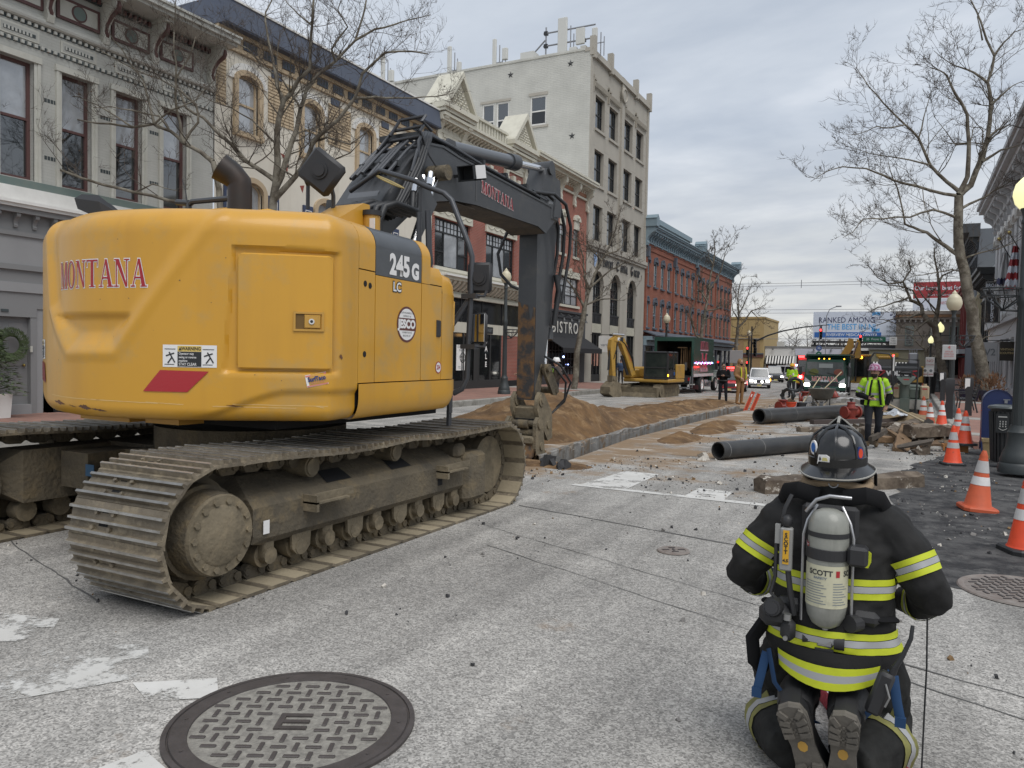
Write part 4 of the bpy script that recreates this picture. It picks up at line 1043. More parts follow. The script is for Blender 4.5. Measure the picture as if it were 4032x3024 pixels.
def far_shops():
 b=facade('shop_row','low white shop row with black and white striped awnings across the far street','building',-16.6,103,FAR)
 w=MB(k08);w.box((0,0,0),(9.2,10,3.55));w.m(k0u);w.box((0,-.12,3.45),(9.2,10,3.62));w.build('wall',b)
 f=MB(mat('brown fascia',(.045,.03,.028),.7));f.box((9.2,0,0),(17.0,10,3.2));f.m(k08);f.box((9.2,-.3,3.2),(17,10,3.5));f.build('wall',b)
 f=MB(mat('olive siding',(.23,.215,.15),.8));f.box((12.2,-.4,0),(18.4,6,3.35));f.m(k0u);f.box((12.1,-.6,3.35),(18.5,6,3.5));f.build('wall',b)
 striped_awning(b,.1,3.6,1.35,2.4,.7)
 striped_awning(b,12.5,17.5,1.2,2.3,.9)
 s=MB(mat('pale sign board',(.52,.52,.58),.6));s.box((3.7,-.12,2.55),(9.1,-.02,3.35));so=s.build('sign_board',b);text('sign_text','James Kay',.42,(6.0,-.13,2.92),mat('print grey',(.2,.22,.23),.7),so,shear=.3)
 d=MB(k0d);d.box((3.9,-.05,.4),(5.2,0,2.4));d.box((6.0,-.05,.4),(9.0,0,2.4));d.box((.2,-.05,.3),(2.6,0,1.4));d.build('shop_window',b)
 text('sign_text','GOODVIBE',.42,(1.4,-.07,.95),k1g,b)
 for x in(1.0,3.4,5.9,7.9):
  l=MB(k00);l.cyl((x,-.25,3.3),(x,-.25,3.15),.06,.14,n=8);l.box((x-.02,-.25,3.3),(x+.02,0,3.33));l.build('sign_lamp',b)
 v=MB(mat('antenna white',(.55,.55,.52),.55));v.box((1.0,3,3.55),(1.9,4,4.3));v.build('roof_vent',b)
 s=MB(mat('yellow black sign',(.35,.22,.03),.6));s.box((13.0,-.5,2.5),(15.4,-.42,2.95));s.build('sign_board',b)
k1g=mat('pale lettering far',(.4,.4,.38),.6)
far_shops()
k2k=mat('billboard white',(.56,.60,.68),.55)
k1n=mat('billboard navy',(.035,.04,.10),.6);k33=mat('billboard light blue',(.09,.34,.66),.6);k38=mat('billboard blue',(.025,.12,.38),.6)
def billboard():
 b=facade('billboard','large white and blue hospital billboard reading ranked among the best','billboard',-11.85,112,FAR)
 p=MB(k2k);p.box((0,0,4.85),(8.3,.25,8.5));p.box((8.3,.0,4.6),(11.7,.25,8.45));p.build('panel',b)
 q=MB(k38);q.box((.2,-.02,5.05),(8.4,0,5.75));q.build('print_band',b)
 text('print_text','RANKED AMONG',1.05,(4.15,-.02,7.35),k1n,b,sx=.83);text('print_text','THE BEST IN NJ',1.05,(4.75,-.02,6.45),k33,b,sx=.83,bold=.012);text('print_text','RIVERVIEW MEDICAL CENTER',.52,(4.8,-.03,5.4),k1z,b,sx=.9,bold=.008)
 q=MB(k33);q.prism([(7.25,8.4),(8.2,8.4),(8.2,7.95),(7.75,8.1),(7.25,7.95)],-.02,0,'y');q.prism([(7.25,5.85),(8.2,5.85),(8.2,6.3),(7.75,6.15),(7.25,6.3)],-.02,0,'y');q.build('print_ribbon',b)
 text('print_text','BEST',.5,(7.75,-.02,7.6),k1n,b);text('print_text','HOSPITALS',.26,(7.75,-.02,7.1),k1n,b)
 q=MB(k1n)
 for i,(x,z)in enumerate(((9.5,8.0),(9.9,7.8),(10.4,7.9),(10.0,7.4),(10.5,7.5),(9.2,7.35),(9.6,7.1),(10.1,7.0),(10.6,7.1))):q.box((x-.13,-.02,z-.09),(x+.13,0,z+.09))
 q.build('print_dots',b)
 for i,s in enumerate(('Hackensack','Meridian','Health')):text('print_text',s,.58,(9.0,-.02,6.45-i*.62),MATS['print grey'],b,align='LEFT',sx=.9,shear=.2 if i==2 else 0)
 f=MB(mat('billboard steel',(.03,.03,.032),.6));f.box((0,.1,4.3),(11.6,.3,4.6))
 for k in range(13):f.box((.3+k*.9,.4,3.0),(.38+k*.9,.5,4.8));f.add([(.3+k*.9,.4,3.2),(1.2+k*.9,.4,4.5),(1.24+k*.9,.4,4.46),(.34+k*.9,.4,3.16)],[(0,1,2,3)])
 f.box((-.2,.3,3.55),(11.6,.6,4.05));f.box((0,1,0),(.3,1.3,4.4));f.box((11,1,0),(11.3,1.3,4.4));f.build('support_frame',b)
 for k in range(12):MB(MATS['galvanised']).box((.6+k*.95,-.9,4.55),(.66+k*.95,0,4.6)).build('lamp_arm',b)
k1z=mat('white print',(.62,.66,.72),.6)
billboard()
def red_billboard():
 b=facade('billboard','red banner billboard with white lettering above the brown corner building','billboard',.1,112,FAR)
 p=MB(mat('banner red',(.31,.035,.04),.6));p.box((0,0,10.15),(6.0,.2,12.2));p.build('panel',b)
 text('print_text','Our hearts beat for you',.78,(3.3,-.02,11.4),k1z,b,sx=.83,bold=.012);text('print_text','heart and vascular center',.42,(3.6,-.02,10.55),k1z,b,sx=.9)
 q=MB(k2k);q.box((0,.0,8.6),(6.0,.2,10.1));q.build('lower_panel',b);text('print_text','RED BANK',.5,(4.2,-.02,9.5),mat('banner print red',(.45,.1,.1),.6),b)
 f=MB(MATS['billboard steel']);f.box((0,.3,7),(.2,.5,12));f.box((5.6,.3,7),(5.8,.5,12));f.build('support_frame',b)
red_billboard()
def brown_far():
 b=facade('corner_building','taupe two storey corner building under the red banner billboard','building',-1.6,104,FAR)
 w=MB(mat('taupe stucco',(.20,.175,.15),.85,var=(.16,.14,.12),scale=.7));w.box((0,0,0),(7.5,10,7.6));w.build('wall',b)
 c=MB(mat('taupe trim',(.27,.235,.20),.8));c.box((-.1,-.35,7.0),(7.6,0,7.25));c.box((-.1,-.5,7.6),(7.6,10,8.0));c.m(mat('copper trim',(.22,.12,.06),.7));c.box((-.1,-.45,7.25),(7.6,0,7.6));c.build('cornice',b)
 for k in range(12):s=MB(k08);scroll(s,.3+k*.6,.2,6.7,7.05,.3);s.build('bracket',b)
 for x in(1.0,3.6,5.6):window(b,x,x+.9,3.9,6.2,.0-.05,k13,[k01,k01],.08)
 s=MB(mat('sign cream',(.5,.47,.38),.7));s.box((0,-.15,2.5),(7.5,0,2.75));s.build('fascia',b);g=MB(k0d);g.box((.4,-.05,.5),(7.1,0,2.4));g.build('shop_window',b)
 u=facade('back_building','grey brown block rising behind the taupe corner building','building',-2.9,116,FAR);m=MB(MATS['taupe stucco']);m.box((0,0,0),(3.6,8,8.6));m.box((-.1,-.2,8.3),(3.7,0,8.7));m.build('wall',u)
brown_far()
# ================================================================== RIGHT SIDE BUILDINGS (x runs toward the camera)
k0o=mat('right white paint',(.50,.51,.52),.7,var=(.45,.46,.47),scale=1.5)
def right_white():
 b=facade('shop_building','white painted building with bracketed eave at the right edge of the street','building',5.2,65.0,RIGHT)
 W=26;w=MB(k0o);hs=[(1.2+2.2*k,2.2+2.2*k,6.6,10.3)for k in range(11)]
 wholes(w,0,W,4.6,13.0,hs,dep=.25);w.quad((0,0,0),(0,12,0),(0,12,13),(0,0,13));w.build('wall',b)
 for a,c,z0,z1 in hs:
  window(b,a,c,z0,z1,.1,k0o,[k01,k01],.09);A=arch_pts(a-.2,c+.2,z1,.4,6);s=MB(k08);s.prism([(a-.2,z1-.3)]+A+[(c+.2,z1-.3),(c,z1)]+[(a,z1)],-.25,.02,'y');s.build('window_hood',b)
 c_=MB(k0o);cornice(c_,-.6,W,[(11.6,12.0,.25),(12.3,12.6,.8),(12.6,12.85,1.1),(12.85,13.1,1.25)]);c_.build('cornice',b)
 for k in range(12):s=MB(k0o);scroll(s,.2+k*2.1,.3,11.0,12.3,.8);s.build('bracket',b)
 s=MB(k0o);s.box((0,-.5,4.2),(W,0,4.7));s.box((0,-.25,3.3),(W,0,4.2));s.build('shop_cornice',b)
 for k in range(6):
  x=11.6+k*2.5;s=MB(k0o);s.box((x-.5,-.35,.15),(x+.5,.0,.5));s.box((x-.45,-.3,3.0),(x+.45,0,3.3))
  for q in range(4):s.cyl((x-.33+q*.22,-.18,.5),(x-.33+q*.22,-.18,3.0),.1,n=8)
  s.build('column',b)
 g=MB(k01);g.box((.2,-.05,.7),(W,-.02,3.2));g.build('shop_window',b)
 s=MB(k0o);s.box((0,-.1,.15),(W,0,.75))
 for k in range(8):s.box((.0+k*1.5,-.12,.7),(.25+k*1.5,0,3.3))
 s.build('shop_frame',b)
 r=MB(k0n);r.box((0,.1,12.5),(W,12,13));r.build('roof',b)
right_white()
def hang_sign(label,Y,z0,z1,x0,x1,m,txt,tm,size,vertical=False):
 s=thing('hanging_sign',label,'sign',((x0+x1)/2,Y,z0),0)
 p=MB(m);p.box((-(x1-x0)/2,-.04,0),((x1-x0)/2,.04,z1-z0));p.m(MATS['print edge']if 'print edge' in MATS else mat('print edge',(.4,.4,.38),.6));w=(x1-x0)/2
 if vertical:
  for a,c in(((-w+.03,-.047,.04),(-w+.07,-.04,z1-z0-.04)),((w-.07,-.047,.04),(w-.03,-.04,z1-z0-.04)),((-w+.03,-.047,.03),(w-.03,-.04,.06)),((-w+.03,-.047,z1-z0-.06),(w-.03,-.04,z1-z0-.03))):p.box(a,c)
 p.build('board',s)
 k=MB(k00);k.box((-w,-.02,z1-z0+.08),(5.2-(x0+x1)/2,.02,z1-z0+.12));k.cyl((-w+.1,0,z1-z0),(-w+.1,0,z1-z0+.1),.015,n=6);k.build('bracket',s)
 for t,x,z,sz,sx in txt:text('sign_text',t,sz,(x,-.05,z),tm,s,sx=sx,bold=.006)
k1f=mat('white print',(.62,.66,.72),.6)
hang_sign('tall black barbers sign with vertical white letters',53.0,4.2,6.65,3.78,4.58,mat('sign black',(.02,.02,.022),.5),[('BROAD',0,2.2,.26,.8),('STREET',0,1.95,.22,.8)]+[(c,0,1.62-.235*k,.33,.95)for k,c in enumerate('BARBERS')],k1f,.3,True)
hang_sign('white hanging sign with dark brush initials above the pavement',50.5,1.95,3.02,3.6,4.32,mat('right white paint',(.5,.51,.52),.7),[('V2',0,.5,.55,.9)],mat('print grey',(.2,.22,.23),.7),.3)
hang_sign('dark brown hanging sign beside the white one',50.2,2.0,3.05,4.4,5.1,mat('sign brown',(.035,.03,.022),.5),[('VINTAGE',0,.62,.16,1.0),('SCOUTING',0,.42,.16,.9)],mat('sign gold',(.4,.32,.16),.5),.3)
def barbers_bldg():
 b=facade('shop_building','pale building with heavy black bracketed cornice and tall black window frames','building',5.2,75,RIGHT)
 W=9.9;w=MB(k0o);hs=[(2.0+2.0*k,2.7+2.0*k,3.95,6.6)for k in range(4)];wholes(w,0,W,3.2,9,hs,dep=.2);w.build('wall',b)
 for a,c,z0,z1 in hs:
  window(b,a,c,z0,z1,.1,k0m,[k01],.06);s=MB(k0m);s.cyl((a-.15,-.1,z0-.3),(a-.15,-.1,z1),.07,n=6);s.sph((a-.15,-.1,z1+.1),.16,8);s.build('colonnette',b)
 c_=MB(k0m);cornice(c_,0,W,[(8.3,8.6,.9),(8.6,8.8,1.1)]);c_.build('cornice',b)
 for k in range(12):s=MB(k0m);scroll(s,.3+k*.85,.3,7.2,8.3,.75);s.build('bracket',b)
 s=MB(k0m);s.box((0,-.9,3.3),(W,0,3.55));s.m(k0o);s.box((0,-.3,2.8),(W,0,3.3));s.build('shop_cornice',b);g=MB(k0d);g.box((0,-.05,.2),(W,0,2.8));g.build('shop_window',b)
 lamp=MB(mat('warm lamp',(.9,.6,.3),.4,emit=(1,.55,.18),estr=2.2));lamp.box((W-1.6,-1.1,3.62),(W-.6,-.9,3.85));lamp.build('sign_light',b)
 b=facade('shop_building','cream building with paired pilasters behind the barbers sign','building',5.2,82.5,RIGHT)
 k0l=mat('right cream',(.46,.42,.30),.8);w=MB(k0l);w.box((0,0,0),(7.5,10,8.9));cornice(w,0,7.5,[(8.6,8.9,.7),(8.9,9.2,1.0)]);w.build('wall',b)
 for k in range(5):s=MB(k0l);s.box((.3+k*1.6,-.2,3.8),(.7+k*1.6,0,7.4));s.box((.2+k*1.6,-.28,7.4),(.8+k*1.6,0,7.7));s.build('pilaster',b)
 for k in range(4):window(b,.85+k*1.6,1.75+k*1.6,4.2,7.2,-.06,k0l,[k01],.07)
 g=MB(mat('navy shopfront',(.02,.028,.04),.6));g.box((0,-.15,.15),(7.5,0,3.4));g.box((0,-.9,3.3),(7.5,0,3.5));g.build('shop_front',b)
 b=facade('tall_building','tall blue grey building with dark cornice rising behind the right row','building',5.2,95,RIGHT)
 k0v=mat('blue grey stucco',(.135,.15,.17),.85,var=(.12,.13,.15),scale=.6);w=MB(k0v);w.box((0,0,0),(13.8,10,14.0));w.build('wall',b)
 c_=MB(mat('charcoal cornice',(.05,.054,.06),.7));cornice(c_,-.2,13.9,[(13.3,13.7,.8),(13.7,14.2,1.3),(14.2,14.5,1.5)]);c_.build('cornice',b)
 for k in range(14):s=MB(MATS['charcoal cornice']);scroll(s,.3+k,.3,12.2,13.3,.7);s.build('bracket',b)
 for k in range(6):window(b,1+k*2.1,1.9+k*2.1,9.4,11.8,-.06,MATS['charcoal cornice'],[k01],.08)
 b=facade('shop_building','narrow red painted building with arched windows and cream fascia','building',5.2,108,RIGHT)
 k29=mat('red paint front',(.20,.045,.04),.75);w=MB(k29);w.box((0,0,0),(12.9,10,9.6));w.build('wall',b)
 s=MB(k29);cornice(s,0,12.9,[(9.3,9.6,.5),(9.6,9.9,.7)])
 for k in range(5):s.box((.3+k*3,-.25,0),(.8+k*3,0,9.3))
 s.build('pilasters',b)
 for k in range(4):window(b,1.3+k*3,2.7+k*3,4.2,8.2,-.06,k29,[k01],.1)
 s=MB(k0o);s.box((0,-.6,2.9),(12.9,0,3.4));s.m(k0m);s.box((0,-1.0,2.5),(12.9,0,2.7));s.build('fascia',b)
 g=MB(k0d);g.box((.2,-.06,.3),(12.7,-.02,2.5));g.build('shop_window',b);bk=MB(k00)
 for z in(3.4,3.9,4.4):bk.box((3,-.9,z),(9,-.86,z+.04))
 for k in range(16):bk.box((3+k*.4,-.9,3.4),(3.03+k*.4,-.87,4.42))
 bk.build('balcony_rail',b)
barbers_bldg()
def flags():
 for(lab,X,z,cols)in(('white flag with a dark stripe hanging beside the lamp',4.62,7.0,('right white paint','billboard navy')),('red and white flag hanging at the right edge',5.0,7.2,('banner red','white print'))):
  f=thing('flag',lab,'flag',(X,52.0 if X<4.8 else 51.0,z))
  m=MB(MATS[cols[0]]);n=14;h=2.5;rings=[]
  for i in range(n):
   t=i/(n-1);w=.12+.36*t;rings.append([(-w+2*w*k/9,.12*sin(k*1.7+t*2),1.2-h*t+(.15*(k%2))*t)for k in range(10)])
  for i in range(n-1):m.m(MATS[cols[1]]if(cols[0]=='banner red' and i%4>1)or(cols[0]!='banner red' and i in(8,9))else MATS[cols[0]]);m.add([*rings[i],*rings[i+1]],[(k,k+1,11+k,10+k)for k in range(9)])
  m.build('cloth',f,60);p=MB(k00);p.cyl((.4,0,.6),(-.3,0,1.9),.03,n=6);p.m(MATS['brass']);p.sph((-.3,0,1.95),.11,8);p.build('pole',f)
flags()
# ================================================================== THE BIG YELLOW EXCAVATOR
k0b=mat('excavator yellow',(.58,.30,.026),.42,var=(.545,.28,.026),scale=1.1,coat=.2,dirt=(.42,.27,.09),dscale=1.9,dlo=.52,dhi=.75,streak=((.42,.21,.03),5,.3))
k1e=mat('excavator yellow dusty',(.50,.275,.045),.5,var=(.45,.25,.045),scale=2.5,coat=.1)
k04=mat('dusty steel',(.20,.165,.11),.85,var=(.095,.078,.052),scale=3.0,bump=.6,bscale=22,dirt=(.21,.17,.11),dscale=4,dlo=.5,dhi=.62)
k0g=mat('muddy frame',(.15,.122,.08),.9,var=(.07,.060,.045),scale=2.2,bump=.8,bscale=26,dirt=(.16,.125,.075),dscale=3.2,dlo=.52,dhi=.62)
k31=mat('dusty shoe plate',(.30,.255,.175),.9,var=(.24,.20,.135),scale=5,bump=.3,bscale=30)
k1p=mat('track shoe steel',(.185,.155,.115),.62,metal=.25,var=(.115,.095,.066),scale=4.5,bump=.4,bscale=26,dirt=(.24,.20,.14),dscale=7,dlo=.48,dhi=.62)
k1b=mat('worn grouser steel',(.42,.41,.39),.38,metal=.75,var=(.25,.235,.21),scale=9,bump=.3,bscale=40)
k0q=mat('boom grey paint',(.040,.043,.048),.45,var=(.055,.057,.06),scale=2.5,coat=.1,dirt=(.085,.08,.072),dscale=2,dlo=.55,dhi=.75)
k36=mat('grey decal',(.055,.06,.066),.4,var=(.07,.075,.082),scale=8,coat=.2)
k0f=mat('hose rubber',(.022,.023,.025),.5)
k1k=mat('grey steel tube',(.06,.063,.07),.4,metal=.3)
k0y=mat('chrome rod',(.75,.75,.76),.12,metal=1.0)
k2a=mat('rusty worn paint',(.145,.075,.028),.7,var=(.035,.033,.033),scale=5,amt=1.0,bump=.3,streak=((.24,.15,.06),5,.9))
k05=mat('reflector red',(.36,.012,.02),.3,coat=.5)
k1i=mat('letter red',(.33,.012,.022),.4)
k03=mat('sticker white',(.72,.71,.70),.4)
k02=mat('print ink',(.02,.022,.024),.7)
EXL=Vector((-6.08,5.9,0))
EX=thing('excavator','large yellow tracked excavator with dark grey boom digging a trench in the street','excavator',EXL)
def eb(mb,name,parent=None,smooth=None):
 mb.xf(TM(-EXL));return mb.build(name,parent or EX,smooth)
# ---- tracks: local frame of one track, x across (0 = centre), y along, z up; origin at EX plus offset
CY0,CY1,R0,R1=3.72-5.9,7.86-5.9,.49,.475
def track_path(n):
 """outer-surface points and directions of the shoe band, evenly spaced"""
 pts=[]
 for k in range(60):pts.append((CY0+(CY1-CY0)*k/60,0.0))
 for k in range(40):a=-pi/2+pi*k/40;pts.append((CY1+R1*cos(a),R1+R1*sin(a)))
 for k in range(60):
  f=k/60;y=CY1+(CY0-CY1)*f;pts.append((y,2*R1+(2*R0-2*R1)*f-.035*sin(pi*f)*abs(sin(2.2*pi*f))))
 for k in range(40):a=pi/2+pi*k/40;pts.append((CY0+R0*cos(a),R0+R0*sin(a)))
 pts.append(pts[0]);L=[0]
 for i in range(1,len(pts)):L.append(L[-1]+sqrt((pts[i][0]-pts[i-1][0])**2+(pts[i][1]-pts[i-1][1])**2))
 out=[];j=0
 for k in range(n):
  s=L[-1]*(k+.25)/n
  while L[j+1]<s:j+=1
  f=(s-L[j])/(L[j+1]-L[j]);p=Vector((pts[j][0]+(pts[j+1][0]-pts[j][0])*f,pts[j][1]+(pts[j+1][1]-pts[j][1])*f))
  out.append((p,atan2(pts[j+1][1]-pts[j][1],pts[j+1][0]-pts[j][0])))
 return out
NSH=48
def shoe_mesh():
 m=MB(k1p);w,l=.465,.116
 prof=[(-l,-.035),(-l+.012,-.006),(-l+.03,-.006),(-l+.036,.028),(-l+.052,.030),(-l+.064,-.004),(-.012,-.004),(-.006,.024),(.008,.024),(.016,-.004),(l-.052,-.004),(l-.046,.024),(l-.030,.024),(l-.022,-.008),(l+.012,-.016),(l+.012,-.030),(l-.03,-.026),(-l+.03,-.026)]
 m.prism(prof,-w,w,'x');m.m(k31);m.box((-w+.002,-l+.034,-.0275),(w-.002,l-.034,-.0262));m.m(k1p)
 m.m(k1b)
 for a,b,z in((-l+.036,-l+.052,.031),(-.006,.008,.0245),(l-.046,l-.030,.0245)):m.box((-w+.004,a-.001,z-.004),(w-.004,b+.001,z+.002))
 m.m(k1p)
 for x in(-.21,-.04):
  for y in(-.058,.045):m.cyl((x+(.02 if y>0 else 0),y+.014,-.006),(x+(.02 if y>0 else 0),y+.014,.018),.017,n=6)
 m.m(k0a);m.box((-.165,-.03,-.005),(-.075,-.008,-.0025),bev=.0);m.box((-.15,.058,-.005),(-.09,.072,-.0025))
 return m.mesh('track_shoe')
def build_track(off,mirror):
 c=MB(k0g);P=track_path(NSH)
 for p,a in P:
  Mx=TM((0,p.x,p.y))@RM(a+pi,4,'X')
  for x in(-.16,.16):
   c.prism([(-.125,-.03),(.06,-.03),(.09,-.06),(.09,-.10),(.05,-.135),(-.06,-.135),(-.115,-.10)],x-.03,x+.03,'x',M=Mx)
   c.cyl((x-.045,-.075,-.085),(x+.045,-.075,-.085),.035,n=8,M=Mx)
  c.cyl((-.2,.06,-.085),(.2,.06,-.085),.03,n=6,M=Mx)
 t=c.build('track',EX);t.location=(off,0,0)
 if mirror:t.scale=(-1,1,1)
 for p,a in P:
  o=link('track_shoe',SHOE,t,(0,p.x,p.y));o.rotation_euler=(a+pi,0,0)
 def b(mb,name,smooth=None):return mb.build(name,t,smooth)
 f=MB(k0g)
 ya,yb=4.22-5.9,7.05-5.9
 sec=[(-.34,.30),(.30,.30),(.36,.36),(.36,.60),(.30,.66),(.02,.79),(-.34,.79)]
 f.loft([[(x,ya,z)for x,z in sec],[(x,yb,z)for x,z in sec]])
 f.loft([[(x,ya-.16,z)for x,z in[(-.2,.42),(.36,.34),(.38,.4),(.38,.6),(.33,.66),(.0,.66),(-.2,.66)]],[(x,ya,z)for x,z in sec]])
 b(f,'track_frame')
 r=MB(k0a)
 for y0 in(4.95-5.9,5.85-5.9):r.add([(.295,y0,.668),(.295,y0+.32,.668),(.13,y0+.34,.742),(.13,y0+.06,.742)],[(0,1,2,3)])
 r.box((.355,6.55-5.9,.42),(.364,6.63-5.9,.57));b(r,'frame_opening')
 for y0 in(4.6-5.9,6.52-5.9):
  s=MB(k04);s.box((.36,y0,.56),(.50,y0+.40,.575));s.box((.44,y0+.02,.575),(.458,y0+.5,.635));s.box((.36,y0,.50),(.50,y0+.03,.63));b(s,'step')
 g=MB(k0g);g.box((-.3,yb,.16),(.4,yb+.45,.70),bev=.05);g.box((.4,yb+.16,.46),(.404,yb+.28,.485));g.box((.0,yb-.12,.64),(.34,yb+.1,.80),bev=.04);b(g,'idler_guard')
 i=MB(k04);i.cyl((-.2,CY1+.02,R1),(.2,CY1+.02,R1),.33,n=28);b(i,'idler',40)
 d=MB(k0g);d.cyl((-.3,CY0,R0),(.26,CY0,R0),.33,n=28);d.cyl((.26,CY0,R0),(.42,CY0,R0),.30,.285,n=32);d.cyl((-.12,CY0,R0),(.12,CY0,R0),.385,n=22)
 d.m(k04);d.cyl((.42,CY0,R0),(.445,CY0,R0),.28,.272,n=32);d.cyl((.445,CY0,R0),(.46,CY0,R0),.21,.19,n=28)
 for k in range(14):a=2*pi*k/14;d.cyl((.43,CY0+.235*cos(a),R0+.235*sin(a)),(.462,CY0+.235*cos(a),R0+.235*sin(a)),.024,n=6)
 b(d,'final_drive',40)
 for k in range(9):
  y=ya+.08+k*.335;r=MB(k04);r.cyl((.10,y,.205),(.25,y,.205),.10,n=16);r.cyl((.25,y,.205),(.32,y,.205),.065,n=12);r.cyl((-.25,y,.205),(-.1,y,.205),.1,n=14);r.box((.16,y-.06,.2),(.31,y+.06,.33),bev=.02)
  if k%2:r.prism([(y-.11,.34),(y+.11,.34),(y+.10,.20),(y+.05,.15),(y-.05,.15),(y-.10,.20)],.29,.315,'x')
  b(r,'roller',40)
 for y in(4.8-5.9,5.95-5.9):
  r=MB(k04);r.cyl((.0,y,.815),(.27,y,.815),.085,n=18);r.cyl((.27,y,.815),(.285,y,.815),.07,n=16);r.box((.02,y-.05,.7),(.12,y+.05,.85));b(r,'carrier_roller',40)
 s=MB(k03);s.box((.381,ya-.06,.40),(.384,ya+.0,.50));b(s,'frame_sticker')
 return t
SHOE=shoe_mesh()
build_track(-4.565+6.08,False);build_track(-7.585+6.08,True)
vary(k1p);vary(k1b);vary(k31)
def carbody():
 m=MB(k0g)
 m.box((-7.3,5.1,.36),(-4.85,6.75,.80));m.box((-7.2,4.55,.42),(-6.8,5.1,.76));m.box((-5.4,4.6,.42),(-4.95,5.1,.76))
 m.loft([[(-7.2,4.75,.42),(-6.2,5.2,.42),(-6.2,5.2,.8),(-7.2,4.75,.74)],[(-7.2,5.2,.42),(-6.2,5.6,.42),(-6.2,5.6,.8),(-7.2,5.2,.74)]])
 m.cyl((-6.08,5.9,.78),(-6.08,5.9,1.0),.95,n=40);eb(m,'carbody')
 m=MB(k0a);m.cyl((-6.08,5.9,1.0),(-6.08,5.9,1.2),.8,n=40);eb(m,'swing_ring')
 s=MB(mat('blue sticker',(.06,.13,.22),.5));s.box((-6.82,4.541,.55),(-6.70,4.548,.66));so=eb(s,'maker_sticker')
carbody()
# ---- upper structure: shell follows a plan path
PLAN=[(-7.5,6.9),(-7.55,5.0),(-7.3,4.48),(-6.62,4.06),(-5.9,3.84),(-5.2,3.95),(-4.65,4.23),(-4.15,4.60),(-4.02,4.76),(-4.06,5.1),(-4.12,5.6),(-4.2,6.74),(-4.42,7.0)]
def _catmull(P,n=14):
 out=[]
 Q=[P[0]]+P+[P[-1]]
 for i in range(1,len(Q)-2):
  p0,p1,p2,p3=[Vector(q)for q in Q[i-1:i+3]]
  for k in range(n):
   t=k/n;out.append(.5*((2*p1)+(p2-p0)*t+(2*p0-5*p1+4*p2-p3)*t*t+(3*p1-p0-3*p2+p3)*t**3))
 out.append(Vector(P[-1]));return out
_PP=_catmull(PLAN);_LL=[0]
for i in range(1,len(_PP)):_LL.append(_LL[-1]+(_PP[i]-_PP[i-1]).length)
_KU=[_LL[i*14]for i in range(len(PLAN))]
def plan(u):
 u=max(0,min(u,_LL[-1]-1e-6));lo=0
 import bisect
 lo=max(0,min(bisect.bisect_right(_LL,u)-1,len(_PP)-2))
 f=(u-_LL[lo])/max(1e-9,_LL[lo+1]-_LL[lo]);a,b=_PP[lo],_PP[lo+1];p=a+(b-a)*f
 t0=(_PP[min(lo+1,len(_PP)-1)]-_PP[max(lo-1,0)]).normalized();t1=(_PP[min(lo+2,len(_PP)-1)]-_PP[lo]).normalized();t=(t0+(t1-t0)*f).normalized()
 return p,Vector((t.y,-t.x))
def KU(i,f=0.0):return _KU[i]+((_KU[i+1]-_KU[i])*f if f else 0)
def sstep(a,b,x):t=max(0,min(1,(x-a)/(b-a)));return t*t*(3-2*t)
def polyd(poly,u,z):
 d=1e9;ins=False;n=len(poly)
 for i in range(n):
  x1,y1=poly[i];x2,y2=poly[(i+1)%n];dx,dy=x2-x1,y2-y1
  t=max(0,min(1,((u-x1)*dx+(z-y1)*dy)/(dx*dx+dy*dy)));d=min(d,sqrt((u-x1-t*dx)**2+(z-y1-t*dy)**2))
  if(y1>z)!=(y2>z)and u<(x2-x1)*(z-y1)/(y2-y1)+x1:ins=not ins
 return d if ins else-d
UC=KU(8,.9)
SC=[(KU(3,-.15)if False else KU(3)-.02,3.1),(KU(6)-.03,3.1),(KU(6)-.06,2.80),(KU(5)-.28,1.72),(KU(4)-.12,1.71),(KU(3)+.2,2.08),(KU(3)+.02,2.70)]
SR=[(KU(3)+.26,2.03),(KU(5)-.13,2.03),(KU(5)-.33,1.78),(KU(4)-.08,1.77)]
DU0,DU1,DZ0,DZ1=KU(6)+.075,KU(8)-.03,1.61,2.50
DR=[(DU0-.10,DZ0-.03),(DU1+.05,DZ0-.03),(DU1+.05,DZ1+.03),(DU0-.03,DZ1+.05)]
def cw_disp(u,z):
 d=0.0
 a=polyd(SC,u,z)
 if a>-.1:d+=-.045*sstep(-.02,.13,a)+.012*max(0,1-abs(a)/.08)
 b=polyd(SR,u,z)
 if b>-.1:d+=-.030*sstep(0,.05+.1*sstep(2.0,1.8,z),b)
 c=polyd(DR,u,z)
 if c>-.04:d+=-.035*sstep(-.012,.02,c)
 ln=1.24+.22*sstep(KU(5)+.3,KU(6)+.5,u)
 if u>KU(5)+.28:d+=-.025*sstep(0,.05,ln-z)*sstep(KU(5)+.28,KU(5)+.42,u)
 return d
def cw_prof(z,zt=2.86,zb=1.20):
 """inset of the outline at height z: rounded bottom edge and shoulder"""
 i=0
 if z<zb+.10:q=(zb+.10-z)/.10;i+=.10*(1-sqrt(max(0,1-q*q)))
 if z>zt-.2:q=min(1,(z-zt+.2)/.2);i+=.2*(1-sqrt(max(0,1-q*q)))
 return i
def cw_pt(u,z,lift=0.0,disp=True):
 p,n=plan(u);o=(cw_disp(u,z)if disp else 0)-cw_prof(z)+lift
 lowl=.14*sstep(KU(3)+.1,KU(2)-.1,u)
 return Vector((p.x+n.x*o,p.y+n.y*o,z+(lowl*(1-sstep(1.2,1.5,z)))))
